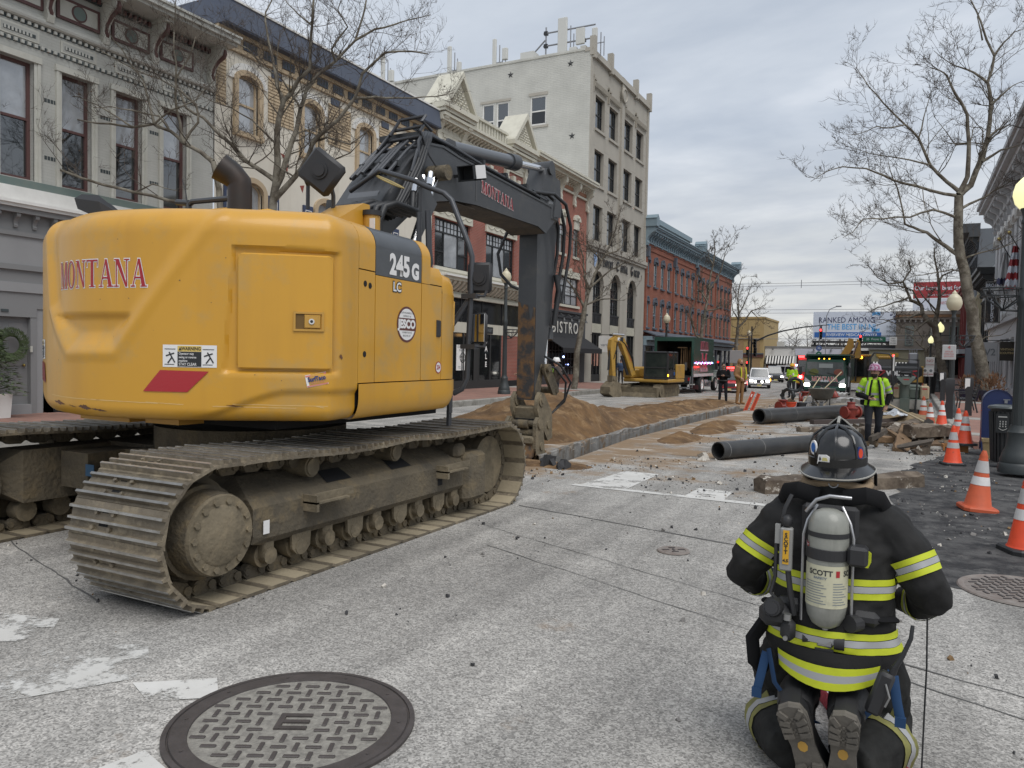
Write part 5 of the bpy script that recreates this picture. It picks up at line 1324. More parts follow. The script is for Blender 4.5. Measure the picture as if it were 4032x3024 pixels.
def counterweight():
 us=[KU(0)+.5+(UC-KU(0)-.5)*k/250 for k in range(251)]
 zs=[1.2+.012*k for k in range(9)]+[1.31+(2.66-1.31)*k/66 for k in range(67)]+[2.66+.2*sin(pi/2*k/8)for k in range(1,9)]
 m=MB(k0b);n=len(us)
 rings=[[cw_pt(u,z)for u in us]for z in zs]
 m.loft(rings,close=False)
 top=rings[-1];prev=top
 C=Vector((-5.9,6.0,2.9));R2=[[p+(Vector((C.x,C.y,p.z))-p)*f+Vector((0,0,h))for p in top]for f,h in((.12,.015),(.5,.03),(.8,.03))]
 m.loft([top]+R2,close=False)
 bot=rings[0];m.loft([bot,[Vector((p.x+(C.x-p.x)*.15,p.y+(C.y-p.y)*.15,p.z-.005))for p in bot],[Vector((p.x+(C.x-p.x)*.8,p.y+(C.y-p.y)*.8,1.2))for p in bot]],close=False)
 return eb(m,'counterweight',smooth=38)
CW=counterweight()
def cwb(mb,name,parent=None):return eb(mb,name,parent or CW)
def patch(m,u0,u1,z0,z1,lift,nu=8,nz=4,disp=True,fn=None):
 fn=fn or cw_pt;r=[[fn(u0+(u1-u0)*i/nu,z0+(z1-z0)*j/nz,lift)for i in range(nu+1)]for j in range(nz+1)]
 return m.loft(r,close=False)
def door():
 m=MB(k0b);nu,nz=26,16;e=.022
 def pt(u,z,l):p,n=plan(u);return Vector((p.x+n.x*l,p.y+n.y*l,z))
 def rect(i,l):
  P=[];r=.05
  for cu,cz,a0 in((DU1-r,DZ1-r,0),(DU0+r,DZ1-r,pi/2),(DU0+r,DZ0+r,pi),(DU1-r,DZ0+r,3*pi/2)):
   for k in range(5):a=a0+pi/2*k/4;P.append((cu+(r-i)*cos(a),cz+(r-i)*sin(a)))
  out=[]
  for j in range(len(P)):
   a,b=P[j],P[(j+1)%len(P)]
   nn=8 if(j%5==4)else 1
   for q in range(nn):out.append(pt(a[0]+(b[0]-a[0])*q/nn,a[1]+(b[1]-a[1])*q/nn,l))
  return out
 m.loft([rect(0,-.03),rect(0,-.010),rect(.012,.002)],caps=False)
 us=[DU0+.012+(DU1-DU0-.024)*i/nu for i in range(nu+1)];zs=[DZ0+.012+(DZ1-DZ0-.024)*j/nz for j in range(nz+1)]
 m.loft([[pt(u,z,.0015)for u in us]for z in zs],close=False)
 d=eb(m,'engine_door',smooth=40)
 uc=DU0+(DU1-DU0)*.735;zc=1.985
 fn=lambda u,z,l:pt(u,z,l)
 l=MB(k1e);w,h=.115,.075
 for a,b_,c,e_ in((-w,w,h-.016,h),(-w,w,-h,-h+.016),(-w,-w+.016,-h,h),(w-.016,w,-h,h)):
  r=[[pt(uc+a,zc+c,.002),pt(uc+b_,zc+c,.002),pt(uc+b_,zc+e_,.002),pt(uc+a,zc+e_,.002)],[pt(uc+a,zc+c,.014),pt(uc+b_,zc+c,.014),pt(uc+b_,zc+e_,.014),pt(uc+a,zc+e_,.014)]]
  l.loft(r)
 l.m(k0q if False else mat('latch shade',(.14,.075,.012),.6));patch(l,uc-w+.016,uc-.03,zc-h+.016,zc+h-.016,.0035,2,2,fn=fn)
 l.m(k1e);r=[[pt(uc-.035,zc-h+.022,.003),pt(uc+w-.024,zc-h+.022,.003),pt(uc+w-.024,zc+h-.022,.003),pt(uc-.035,zc+h-.022,.003)],[pt(uc-.03,zc-h+.028,.02),pt(uc+w-.03,zc-h+.028,.02),pt(uc+w-.03,zc+h-.028,.02),pt(uc-.03,zc+h-.028,.02)]]
 l.loft(r);p0=pt(uc+.022,zc,.02);p1=pt(uc+.022,zc,.028);l.m(k0y);l.cyl(p0,p1,.022,n=14);l.m(k02);p2=pt(uc+.022,zc,.030);l.cyl(p1,p2,.012,n=10)
 l.xf(TM(-EXL));l.build('latch',d)
door()
UE=_LL[-1]
SIDE=lambda u,z,l:cw_pt(u,z,l,False)
def spiece(name,u0,u1,z0,z1,m_,lift=.0,nu=14,nz=10,edge=.008,zs=None):
 m=MB(m_);zs=zs or[z0+(z1-z0)*j/nz for j in range(nz+1)];us=[u0+(u1-u0)*i/nu for i in range(nu+1)]
 m.loft([[SIDE(u,z,lift)for u in us]for z in zs],close=False)
 ring=[(u,zs[0])for u in us]+[(us[-1],z)for z in zs[1:]]+[(u,zs[-1])for u in us[-2::-1]]+[(us[0],z)for z in zs[-2:0:-1]]
 m.loft([[SIDE(u,z,lift)for u,z in ring],[SIDE(u,z,lift-.05)for u,z in ring]],caps=False)
 return eb(m,name,smooth=45)
def side():
 G=.006
 ua,ub,uc,ud=UC+G,KU(9,.48),KU(11)-.62,KU(11)-.22
 bk=MB(k0a);bk.loft([[SIDE(UC-.05+(UE-UC+.02)*i/20,z,-.03)for i in range(21)]for z in(1.3,2.45)],close=False);eb(bk,'panel_backing')
 spiece('side_panel',ua,ub-G,1.50,2.44,k0b)
 zt=[2.45+(2.66-2.45)*k/4 for k in range(5)]+[2.66+.2*sin(pi/2*k/7)for k in range(1,8)]
 spiece('fender_panel',ua-.0,ub-G,0,0,k0b,zs=zt)
 spiece('side_panel',ub+G,uc-G,1.50,2.42,k0b)
 zt2=[2.425+(2.66-2.425)*k/4 for k in range(5)]+[2.66+.2*sin(pi/2*k/7)for k in range(1,8)]
 dk=spiece('decal_panel',ub+G,uc-G,0,0,k36,zs=zt2)
 spiece('side_panel',uc+G,ud-G,1.50,2.42,k0b)
 zt3=[2.425+(2.64-2.425)*k/4 for k in range(5)]+[2.64+.2*sin(pi/2*k/7)for k in range(1,8)]
 spiece('fender_panel',uc+G,uc+.16,0,0,k0b,zs=zt3,nu=4)
 c=MB(k0b);L=[[SIDE(uc+.16+(ud-uc-.16)*i/4,z,l)for i in range(5)]for z,l in((2.43,0),(2.52,0),(2.60,-.04),(2.62,-.25),(2.62,-.6))];c.loft(L,close=False);eb(c,'tool_box_lid',smooth=40)
 spiece('corner_panel',ud+G,UE-.005,1.50,2.36,k0b,nu=20)
 c=MB(k0b);L=[[SIDE(ud+G+(UE-.005-ud-G)*i/12,z,l)for i in range(13)]for z,l in((2.36,0),(2.46,-.012),(2.54,-.05),(2.58,-.14),(2.6,-.5))];c.loft(L,close=False);eb(c,'corner_cap',smooth=45)
 sk=MB(k0b);us=[UC+.0+(UE-UC+.0)*i/40 for i in range(41)];R=[]
 for k in range(11):
  a=-pi/2+pi*.62*k/10;row=[]
  for u in us:
   f=sstep(UE-.42,UE,u);zb=1.195+.03*f+.18*f*f;h=(1.49-zb)
   z=zb+h*(.62+.62*sin(a))if a<0 else zb+h*(.62+.38*sin(a)/sin(pi*.12));row.append(SIDE(u,max(1.335,0),.012-.09*(1-cos(a))if a<0 else .012-.01*(1-cos(a)))*1)
   row[-1].z=z
  R.append(row)
 sk.loft(R,close=False);b0=R[0];sk.loft([b0,[Vector((p.x-.5,p.y,p.z))for p in b0]],close=False);t0=R[-1];sk.loft([t0,[Vector((p.x-.1,p.y,p.z+.002))for p in t0]],close=False);eb(sk,'skirt',smooth=40)
 h=MB(k0a)
 for u,z in((ua+.10,2.33),(ub-.09,2.32),(ua+.10,1.74)):
  p,n=plan(u);q=Vector((p.x,p.y,z));N3=Vector((n.x,n.y,0));h.cyl(q-N3*.01,q+N3*.003,.026,n=16)
 eb(h,'bolt_hole')
 h=MB(k1e);u=UE-.17;z=2.14
 for k in range(3):pass
 pts=[SIDE(u+du,z+dz,.012)for du,dz in((-.045,-.14),(.045,-.14),(.07,-.08),(.07,.1),(.04,.16),(-.04,.16),(-.07,.1),(-.07,-.08))];p2=[SIDE(u+du*1.2,z+dz*1.1,-.005)for du,dz in((-.045,-.14),(.045,-.14),(.07,-.08),(.07,.1),(.04,.16),(-.04,.16),(-.07,.1),(-.07,-.08))]
 h.loft([p2,pts]);h.m(k0a);h.add([SIDE(u+du,z+dz,.0135)for du,dz in((-.03,-.03),(.035,-.05),(.035,.09),(-.03,.09))],[(0,1,2,3)]);eb(h,'grab_recess')
 l=MB(k06);l.loft([[SIDE(ud-.11+a,1.92+c,.0)for a,c in((0,0),(.075,0),(.075,.17),(0,.17))],[SIDE(ud-.10+a,1.93+c,.018)for a,c in((0,0),(.055,0),(.055,.15),(0,.15))]]);eb(l,'panel_latch')
 def fnw(u0,z0,lft=0):return lambda a,b,l:SIDE(u0+a,z0+b,l+lft)
 return ub,uc,ud,dk
ub,uc,ud,DK=side()
def ctext(name,s,size,u0,z0,m,sx=1.0,bold=0.0,lift=.004,parent=None,align='CENTER',rot=0.0,fn=None,shear=0.0):
 fn=fn or SIDE
 o=text('tmp',s,size,(0,0,0),m,None,align=align,bold=bold,shear=shear);me=o.data;bpy.data.objects.remove(o);me.name=name
 for v in me.vertices:
  a,b=v.co.x*sx,v.co.y;a,b=a*cos(rot)-b*sin(rot),a*sin(rot)+b*cos(rot);v.co=fn(u0+a,z0+b,lift)-EXL
 return link(name,me,parent or EX)
def cpoly(mb,pts,u0,z0,lift,rot=0.0,fn=None):
 fn=fn or SIDE;vs=[fn(u0+a*cos(rot)-b*sin(rot),z0+a*sin(rot)+b*cos(rot),lift)for a,b in pts];return mb.add(vs,[tuple(range(len(vs)))])
RC=lambda w,h:[(-w,-h),(w,-h),(w,h),(-w,h)]
def markings():
 ctext('model_number','245',.25,ub+.40,2.535,k03,.9,.011,parent=DK);ctext('model_number','G',.195,ub+.665,2.51,k03,.9,.011,parent=DK)
 ctext('model_letters','LC',.118,ub+.36,2.345,k02,1,.011,.003);ctext('model_letters','LC',.115,ub+.36,2.345,k03,1,.003,.0045)
 E=lambda r,n=40:[(r*cos(2*pi*k/n),r*sin(2*pi*k/n))for k in range(n)]
 m=MB(mat('decal brown',(.11,.03,.022),.4));u0,z0=ub+.53,2.02;cpoly(m,E(.165),u0,z0,.003);m.m(k03);cpoly(m,[(.145*cos(a),.145*sin(a))for a in[pi*(.13+.74*k/16)for k in range(17)]],u0,z0,.0042);cpoly(m,[(.145*cos(a),.145*sin(a))for a in[pi+pi*(.13+.74*k/16)for k in range(17)]],u0,z0,.0042)
 d=eb(m,'dealer_decal');ctext('decal_text','JESCO',.105,u0,z0,k03,1.0,.006,.0055,d)
 for k,(s,dz)in enumerate((('SOUTH PLAINFIELD, NJ',.105),('FAIRFIELD, NJ',.075),('LUMBERTON, NJ',-.075),('BEACON, NY',-.105))):ctext('decal_text',s,.022,u0,z0+dz,k02,1,0,.0055,d)
 m=MB(k1i);u1,z1=ud-.06,1.62;cpoly(m,E(.06,24),u1,z1,.003);m.m(k03);cpoly(m,E(.05,24),u1,z1,.004);d=eb(m,'number_sticker');ctext('sticker_text','254',.06,u1,z1,k1i,.8,.002,.005,d)
 o=stext('MONTANA',.225,1.0,lambda a,b,l:cw_pt(a,2.345+b,l)-EXL,k1i,k03,.035,'name_lettering',CW)if False else None
 u0=(KU(3)+.42+KU(4)+.66)/2
 ua,ue=KU(3)+.40,KU(5)-.06;cw=7*.96;W=ue-ua
 stext('MONTANA',.215,W/(6.26*.215),lambda a,b,l:cw_pt((ua+ue)/2+a,2.335+b,l)-EXL,k1i,k03,.035,'name_lettering',EX)
 for nm,P in(('reflector',[(KU(5)-.02,1.425),(KU(5)+.33,1.425),(KU(5)+.49,1.585),(KU(5)+.12,1.59)]),('reflector',[(KU(2)+.35,1.46),(KU(2)+.76,1.44),(KU(2)+.68,1.61),(KU(2)+.32,1.63)])):
  m=MB(k05);n=6
  for k in range(n):
   pass
  L_=lambda A,B,f:(A[0]+(B[0]-A[0])*f,A[1]+(B[1]-A[1])*f)
  m.loft([[cw_pt(*L_(L_(P[0],P[1],i/12),L_(P[3],P[2],i/12),j/8),.006)for i in range(13)]for j in range(9)],close=False)
  eb(m,nm)
 for ucen,zc in((KU(5)+.345,1.70),(KU(2)+.5,1.73)):
  m=MB(k03);patch(m,ucen-.205,ucen+.205,zc-.085,zc+.085,.003,6,2);m.m(mat('warning yellow',(.62,.45,.12),.5));patch(m,ucen-.09,ucen+.09,zc+.035,zc+.078,.0045,4,1);m.m(k02);patch(m,ucen-.09,ucen+.09,zc-.08,zc+.033,.0045,4,2)
  cpoly(m,[(-.082,.043),(-.058,.043),(-.07,.07)],ucen,zc,.006,fn=cw_pt)
  for s in(-1,1):
   x=ucen+s*.145
   for(a,b,c,d_)in((-.01,.03,.012,-.01),(.012,-.01,-.02,-.055),(.012,-.01,.035,-.05),(-.035,.0,.03,.022)):
    dx,dz=c-a,d_-b;L=sqrt(dx*dx+dz*dz);nx,nz=-dz/L*.005,dx/L*.005
    cpoly(m,[(a+nx,b+nz),(c+nx,d_+nz),(c-nx,d_-nz),(a-nx,b-nz)],x,zc,.0055,fn=cw_pt)
   cpoly(m,[(-.045,.055),(.04,.055),(.04,.050),(-.045,.050)],x,zc,.0055,fn=cw_pt);cpoly(m,[(-.045,-.062),(.03,-.062),(.03,-.067),(-.045,-.067)],x,zc,.0055,fn=cw_pt)
  d=eb(m,'warning_sticker')
  ctext('sticker_text','WARNING',.036,ucen+.012,zc+.056,k02,.85,.001,.006,d,fn=cw_pt)
  for k,s in enumerate(('Operator may','swing or reverse','machine','STAY CLEAR')):ctext('sticker_text',s,.025 if k<3 else .03,ucen-.08,zc+.018-k*.027,k03,.78 if k<3 else .8,.0003,.006,d,'LEFT',fn=cw_pt)
 u0,z0=KU(8)-.16,1.535;m=MB(k03);cpoly(m,RC(.082,.048),u0,z0,.004,.2,cw_pt);m.m(mat('sticker salmon',(.6,.22,.18),.5));cpoly(m,[(-.08,.032),(.08,.032),(.08,.044),(-.08,.044)],u0,z0,.005,.2,cw_pt);cpoly(m,[(-.08,-.046),(.08,-.046),(.08,-.036),(-.08,-.036)],u0,z0,.005,.2,cw_pt);d=eb(m,'food_sticker')
 ctext('sticker_text','SurfTaco',.048,u0,z0+.008,mat('sticker navy',(.02,.04,.16),.5),.78,.002,.006,d,rot=.2,fn=cw_pt);ctext('sticker_text','coastal cuisine',.02,u0+.006,z0-.018,MATS['sticker salmon'],.9,0,.006,d,rot=.2,fn=cw_pt)
 r=random.Random(4);m=MB(mat('bare rust',(.16,.055,.018),.8,var=(.10,.075,.06),scale=12))
 for ua,ub_,z0,h in((KU(3)+.34,KU(3)+.60,1.305,.022),(KU(4)+.05,KU(4)+.2,1.285,.026),(KU(4)+.2,KU(4)+.36,1.272,.012),(KU(3)+.66,KU(4)+.02,1.29,.007),(KU(6)+.0,KU(6)+.13,1.33,.008),(KU(8)+.03,KU(8)+.07,1.72,.03)):
  n=14;up=[(ua+(ub_-ua)*k/n,z0-(ua-ua)+h*r.uniform(.3,1)*sin(pi*(k+.3)/(n+.6))-(k/n)*.015)for k in range(n+1)];lo=[(ua+(ub_-ua)*k/n,z0-h*r.uniform(.2,.8)*sin(pi*(k+.3)/(n+.6))-(k/n)*.015)for k in range(n+1)]
  m.loft([[cw_pt(u,z,.002)for u,z in lo],[cw_pt(u,z,.002)for u,z in up]],close=False)
 eb(m,'rust_scrape')
 m=MB(mat('scuffed yellow',(.62,.42,.16),.6))
 for ua,ub_,z in((KU(3)+.25,KU(4)+.45,1.352),(KU(4)+.2,KU(5)+.1,1.345),(KU(6)-.1,KU(7)-.1,1.318),(KU(6)+.05,KU(7)+.15,1.335),(KU(5),KU(5)+.3,1.34),(KU(7)+.05,KU(8)-.1,1.322)):
  m.loft([[cw_pt(ua+(ub_-ua)*k/20,z-.003*r.random()-.012*k/20,.0016)for k in range(21)],[cw_pt(ua+(ub_-ua)*k/20,z+.003+.002*r.random()-.012*k/20,.0016)for k in range(21)]],close=False)
 eb(m,'scratch_marks')
 ch=MB(mat('paint chip',(.10,.07,.05),.7))
 for k in range(40):
  u=r.uniform(KU(3)+.2,KU(8));z=r.uniform(1.35,2.75);s=r.uniform(.002,.006);cpoly(ch,[(s*r.uniform(.5,1.4)*cos(a),s*r.uniform(.4,1)*sin(a))for a in(0,1.2,2.5,3.7,5)],u,z,.0016,fn=cw_pt)
 eb(ch,'paint_chips')
markings()
def upper_parts():
 m=MB(k0a);m.box((-7.4,4.6,1.12),(-4.5,6.95,1.26));eb(m,'turntable_deck')
 m=MB(k1e);m.box((-6.45,4.25,1.13),(-5.8,4.5,1.205));m.box((-5.6,4.25,1.14),(-5.2,4.5,1.205));eb(m,'counterweight_foot')
 m=MB(k0b);m.box((-6.9,4.75,2.8),(-4.75,6.2,2.94),bev=.06);m.box((-6.65,5.05,2.94),(-5.45,5.85,3.06),bev=.05);m.prism([(5.6,2.9),(6.35,2.9),(6.35,3.26),(6.25,3.26)],-5.35,-4.95,'x');eb(m,'engine_hood',smooth=40)
 m=MB(k06);m.box((-6.4,5.2,3.055),(-5.7,5.7,3.075));eb(m,'hood_grille')
 p=MB(mat('exhaust steel',(.035,.033,.032),.45,metal=.5,var=(.05,.035,.028),scale=4));p.tube([(-5.34,5,2.85),(-5.34,5,3.2),(-5.345,5,3.24),(-5.40,4.96,3.31),(-5.47,4.89,3.37)],[.105,.105,.106,.115,.125],24,caps=False)
 p.m(k0a);p.lathe([(.002,0),(.117,0)],n=24,M=TM((-5.465,4.895,3.365))@Vector((-.07,-.07,.06)).to_track_quat('Z','Y').to_matrix().to_4x4(),caps=False);eb(p,'exhaust_pipe',smooth=50)
 c=MB(k06);c.loft([[(-7.25,4.75,3.1),(-6.85,4.75,2.96),(-6.75,4.9,2.94),(-7.1,5.0,3.05)],[(-7.27,4.73,3.2),(-6.9,4.73,3.14),(-6.72,4.9,3.0),(-7.1,5.02,3.14)],[(-7.2,4.76,3.24),(-6.95,4.76,3.21),(-6.8,4.9,3.05),(-7.08,4.98,3.18)]]);c.box((-7.05,4.8,2.8),(-6.95,4.9,3.05));eb(c,'rear_camera',smooth=30)
 r=MB(k1k);r.tube([(-6.35,5.3,2.92),(-6.35,5.3,3.17),(-6.3,5.3,3.2),(-5.55,5.3,3.19)],.028,8);r.tube([(-6.35,5.3,3.19),(-6.52,5.3,3.21)],.03,8);r.tube([(-5.3,5.8,3.1),(-5.0,5.8,3.05)],.02,6);eb(r,'handrail',smooth=40)
 a=MB(k06);a.tube([(-6.1,5.1,3.0),(-6.18,5.12,3.25),(-6.24,5.13,3.38)],[.012,.005,.004],5);eb(a,'aerial')
 f=MB(k1e);f.cyl((-4.9,6.32,2.85),(-4.9,6.32,3.14),.085,n=18);f.m(k06);f.cyl((-4.9,6.32,3.14),(-4.9,6.32,3.19),.1,n=18);f.m(k03);f.box((-4.86,6.232,2.95),(-4.80,6.243,3.1));eb(f,'tank_filler',smooth=40)
 cb=MB(k0a);cb.box((-7.45,5.6,1.25),(-6.5,7.3,2.75),bev=.05);cb.m(k0d);cb.box((-7.46,5.8,2.0),(-6.49,7.1,2.7));eb(cb,'cab')
 def mirror(name,c,w,h,d,rot,mface=None):
  m=MB(k06);T=TM(c)@rot;m.box((-w/2,-d/2,-h/2),(w/2,d/2,h/2),M=T,bev=.035);m.cyl((0,-d/2,0),(0,-d/2-.03,0),.06,n=14,M=T);m.cyl((0,-d/2,0),(0,-d/2-.015,0),.085,n=16,M=T)
  o=eb(m,name,smooth=40)
  if mface:g=MB(mface);g.box((-w/2+.025,-d/2-.006,-h/2+.025),(w/2-.025,-d/2-.002,h/2-.025),M=T,bev=.03);g.xf(TM(-EXL));g.build('mirror_glass',o)
  return o
 mirror('mirror',(-5.28,6.0,3.55),.40,.36,.10,RM(.3,4,'Z')@RM(radians(38),4,'Y'))
 mirror('mirror',(-4.13,7.2,2.58),.27,.33,.06,RM(.3,4,'Z'))
 k3d=mat('mirror face',(.75,.76,.78),.03,metal=1.0)
 mm=MB(k06);T=TM((-4.13,7.2,2.04))@RM(-.12,4,'Z');mm.box((-.115,-.03,-.165),(.115,.03,.165),M=T,bev=.04);o=eb(mm,'mirror',smooth=40);g=MB(k3d);g.box((-.098,-.036,-.148),(.098,-.031,.148),M=T,bev=.03);g.m(k06);g.box((.0,-.04,-.15),(.02,-.033,.15),M=T);g.xf(TM(-EXL));g.build('mirror_glass',o)
 r=MB(k1k)
 r.tube([(-5.3,6.2,2.9),(-5.3,6.2,3.35),(-5.28,6.1,3.55)],.022,8);r.tube([(-5.55,6.1,3.22),(-5.55,6.1,3.46),(-5.53,6.05,3.49),(-5.25,5.98,3.56)],.02,8)
 r.tube([(-5.82,7.1,3.62),(-5.4,7.1,3.82),(-4.92,7.1,3.66),(-4.76,7.1,3.58),(-4.55,7.12,3.50),(-4.46,7.13,3.42),(-4.24,7.15,2.92),(-4.2,7.15,2.8),(-4.21,7.15,2.36),(-4.24,7.15,1.5),(-4.29,7.13,1.38),(-4.38,7.1,1.33)],.03,10)
 r.tube([(-4.24,7.15,2.33),(-4.41,7.08,2.05),(-4.41,7.08,1.12)],.032,8);r.tube([(-4.82,7.05,3.3),(-4.82,7.05,2.5),(-4.8,7.05,2.3)],.03,8);r.tube([(-4.74,7.1,3.32),(-4.72,7.1,2.9),(-4.7,7.1,2.75),(-4.82,7.05,2.45)],.035,8)
 for z in(2.38,1.84):r.box((-4.3,7.1,z-.025),(-4.12,7.19,z+.025));r.tube([(-4.14,7.15,z),(-4.05,7.17,z),(-4.03,7.18,z+.06)],.016,6)
 r.box((-4.43,7.05,.98),(-4.40,7.11,1.15));eb(r,'handrail',smooth=40)
 g=MB(k0q);g.prism([(7.1,3.72),(7.42,3.46),(7.12,3.05)],-4.86,-4.83,'x');eb(g,'gusset')
 y=MB(mat('pale yellow flap',(.42,.32,.12),.5));y.lathe([(.01,0),(.2,.005),(.21,.015),(.01,.02)],n=24,M=TM((-5.3,7.15,3.68))@RM(.45,4,'Y')@RM(.1,4,'X')@DM((1,.45,1,1)));eb(y,'yellow_disc',smooth=40)
upper_parts()
# ---- boom, arm and their cylinders
def sweep_plate(name,outer,inner,x0,x1,m_,rim=.02):
 """box section boom: outline polygon in (y, z), side plates proud of the flanges"""
 m=MB(m_);P=outer+inner[::-1];m.prism(P,x0+.02,x1-.02,'x')
 m.prism(P,x0,x0+.02,'x');m.prism(P,x1-.02,x1,'x');return m
def boom():
 up=[(7.02,2.55),(7.06,3.15),(7.2,3.5),(7.45,3.8),(7.75,4.1),(8.0,4.30),(8.2,4.41),(8.5,4.45),(8.9,4.41),(9.5,4.385),(11.1,4.32),(11.6,4.30),(12.0,4.28)]
 lo=[(7.0,2.45),(7.35,2.72),(7.33,3.1),(7.68,3.36),(7.99,3.57),(8.2,3.66),(8.4,3.72),(8.8,3.80),(9.4,3.85),(10.5,3.86),(11.4,3.87),(11.7,3.80),(12.05,4.05)]
 m=MB(k0q);x0,x1=-6.12,-5.46;n=len(up)
 for i in range(n-1):
  Q=[up[i],up[i+1],lo[i+1],lo[i]];m.prism(Q,x0,x1,'x')
 m.box((x0+.06,7.0,2.5),(x1-.06,7.2,3.1))
 for i in range(n-1):
  (a,b)=(up[i],up[i+1]);m.add([(x1+.012,a[0],a[1]-.03),(x1+.012,b[0],b[1]-.03),(x1+.012,b[0],b[1]),(x1+.012,a[0],a[1]),(x1,a[0],a[1]+.004),(x1,b[0],b[1]+.004)],[(0,1,2,3),(3,2,5,4)])
 eb(m,'boom')
 w=MB(mat('weld line',(.075,.076,.078),.6));w.box((x1+.0005,9.36,3.9),(x1+.004,9.385,4.36));eb(w,'boom_seam')
 u=MB(mat('scraped underside',(.11,.085,.06),.85,var=(.05,.048,.045),scale=5,bump=.4));u.box((x0+.03,8.8,3.79),(x1-.03,9.4,3.795));
 for i in range(7,n-2):a,b=lo[i],lo[i+1];u.quad((x0+.02,a[0],a[1]-.006),(x1-.02,a[0],a[1]-.006),(x1-.02,b[0],b[1]-.006),(x0+.02,b[0],b[1]-.006))
 eb(u,'boom_underside')
 stext('MONTANA',.17,.86,lambda a,b,l:Vector((x1+.006+l,10.0+a,4.09+b-.09*a))-EXL,k1i,k03,.035,'name_lettering',EX)
 s=MB(mat('boom grey pale',(.10,.105,.115),.35,coat=.3))
 for(a,b)in(((7.1,3.28),(7.32,3.64)),((7.55,3.90),(7.72,4.07))):
  s.quad((x0+.12,a[0]-.012,a[1]+.008),(x1-.1,a[0]-.012,a[1]+.008),(x1-.1,b[0]-.012,b[1]+.008),(x0+.12,b[0]-.012,b[1]+.008))
 eb(s,'boom_back_plate')
 c=MB(k0q);c.cyl((x1,8.1,4.02),(x1+.02,8.1,4.02),.22,n=28);c.m(k0g);c.cyl((x1,8.14,4.0),(x1+.28,8.14,4.0),.075,n=18);c.cyl((x1+.2,8.14,4.0),(x1+.32,8.14,4.0),.095,n=18);c.cyl((x1+.05,8.14,4.0),(x1+.16,8.14,4.0),.10,n=18);eb(c,'boom_pin',smooth=40)
 r=MB(k0y);r.cyl((x1+.13,8.12,3.95),(x1+.16,7.55,2.9),.05,n=20);eb(r,'lift_rod',smooth=40)
 r=MB(k06);r.cyl((x1+.16,7.52,2.9),(x1+.2,7.3,2.5),.135,n=22);r.cyl((x1+.155,7.55,2.96),(x1+.16,7.52,2.9),.11,.135,n=22);eb(r,'lift_cylinder',smooth=40)
 r=MB(k0y);r.cyl((x0-.13,8.12,3.95),(x0-.16,7.55,2.9),.05,n=16);eb(r,'lift_rod',smooth=40)
 l=MB(k02);T=TM((-5.2,8.8,4.14))@RM(.25,4,'X');l.box((-.12,-.16,-.1),(.12,.16,-.08),M=T);l.box((-.12,-.16,.09),(.12,.16,.1),M=T);l.box((-.12,-.16,-.1),(-.11,.16,.1),M=T);l.box((.11,-.16,-.1),(.12,.16,.1),M=T);l.box((-.11,-.02,-.08),(.11,.12,.09),M=T);l.box((-.26,-.03,-.04),(-.12,.03,0),M=T);l.m(k03);l.box((.121,-.1,-.08),(.126,.16,.09),M=T);eb(l,'work_lamp')
 c=MB(k0q);c.cyl((-5.79,8.95,4.58),(-5.79,9.2,4.63),.09,n=18);c.m(mat('cylinder grey',(.075,.08,.088),.32,coat=.3));c.cyl((-5.79,9.15,4.62),(-5.79,11.05,4.86),.105,n=24);c.m(k0q);c.cyl((-5.79,10.95,4.848),(-5.79,11.2,4.88),.128,n=24);eb(c,'arm_cylinder',smooth=40)
 c=MB(k0y);c.cyl((-5.79,11.18,4.876),(-5.79,12.2,5.0),.056,n=20);eb(c,'arm_cylinder_rod',smooth=40)
 b=MB(k0q)
 for x in(-5.95,-5.63):b.prism([(8.75,4.4),(9.15,4.4),(9.05,4.66),(8.88,4.66)],x-.02,x+.02,'x')
 eb(b,'cylinder_lug')
boom()
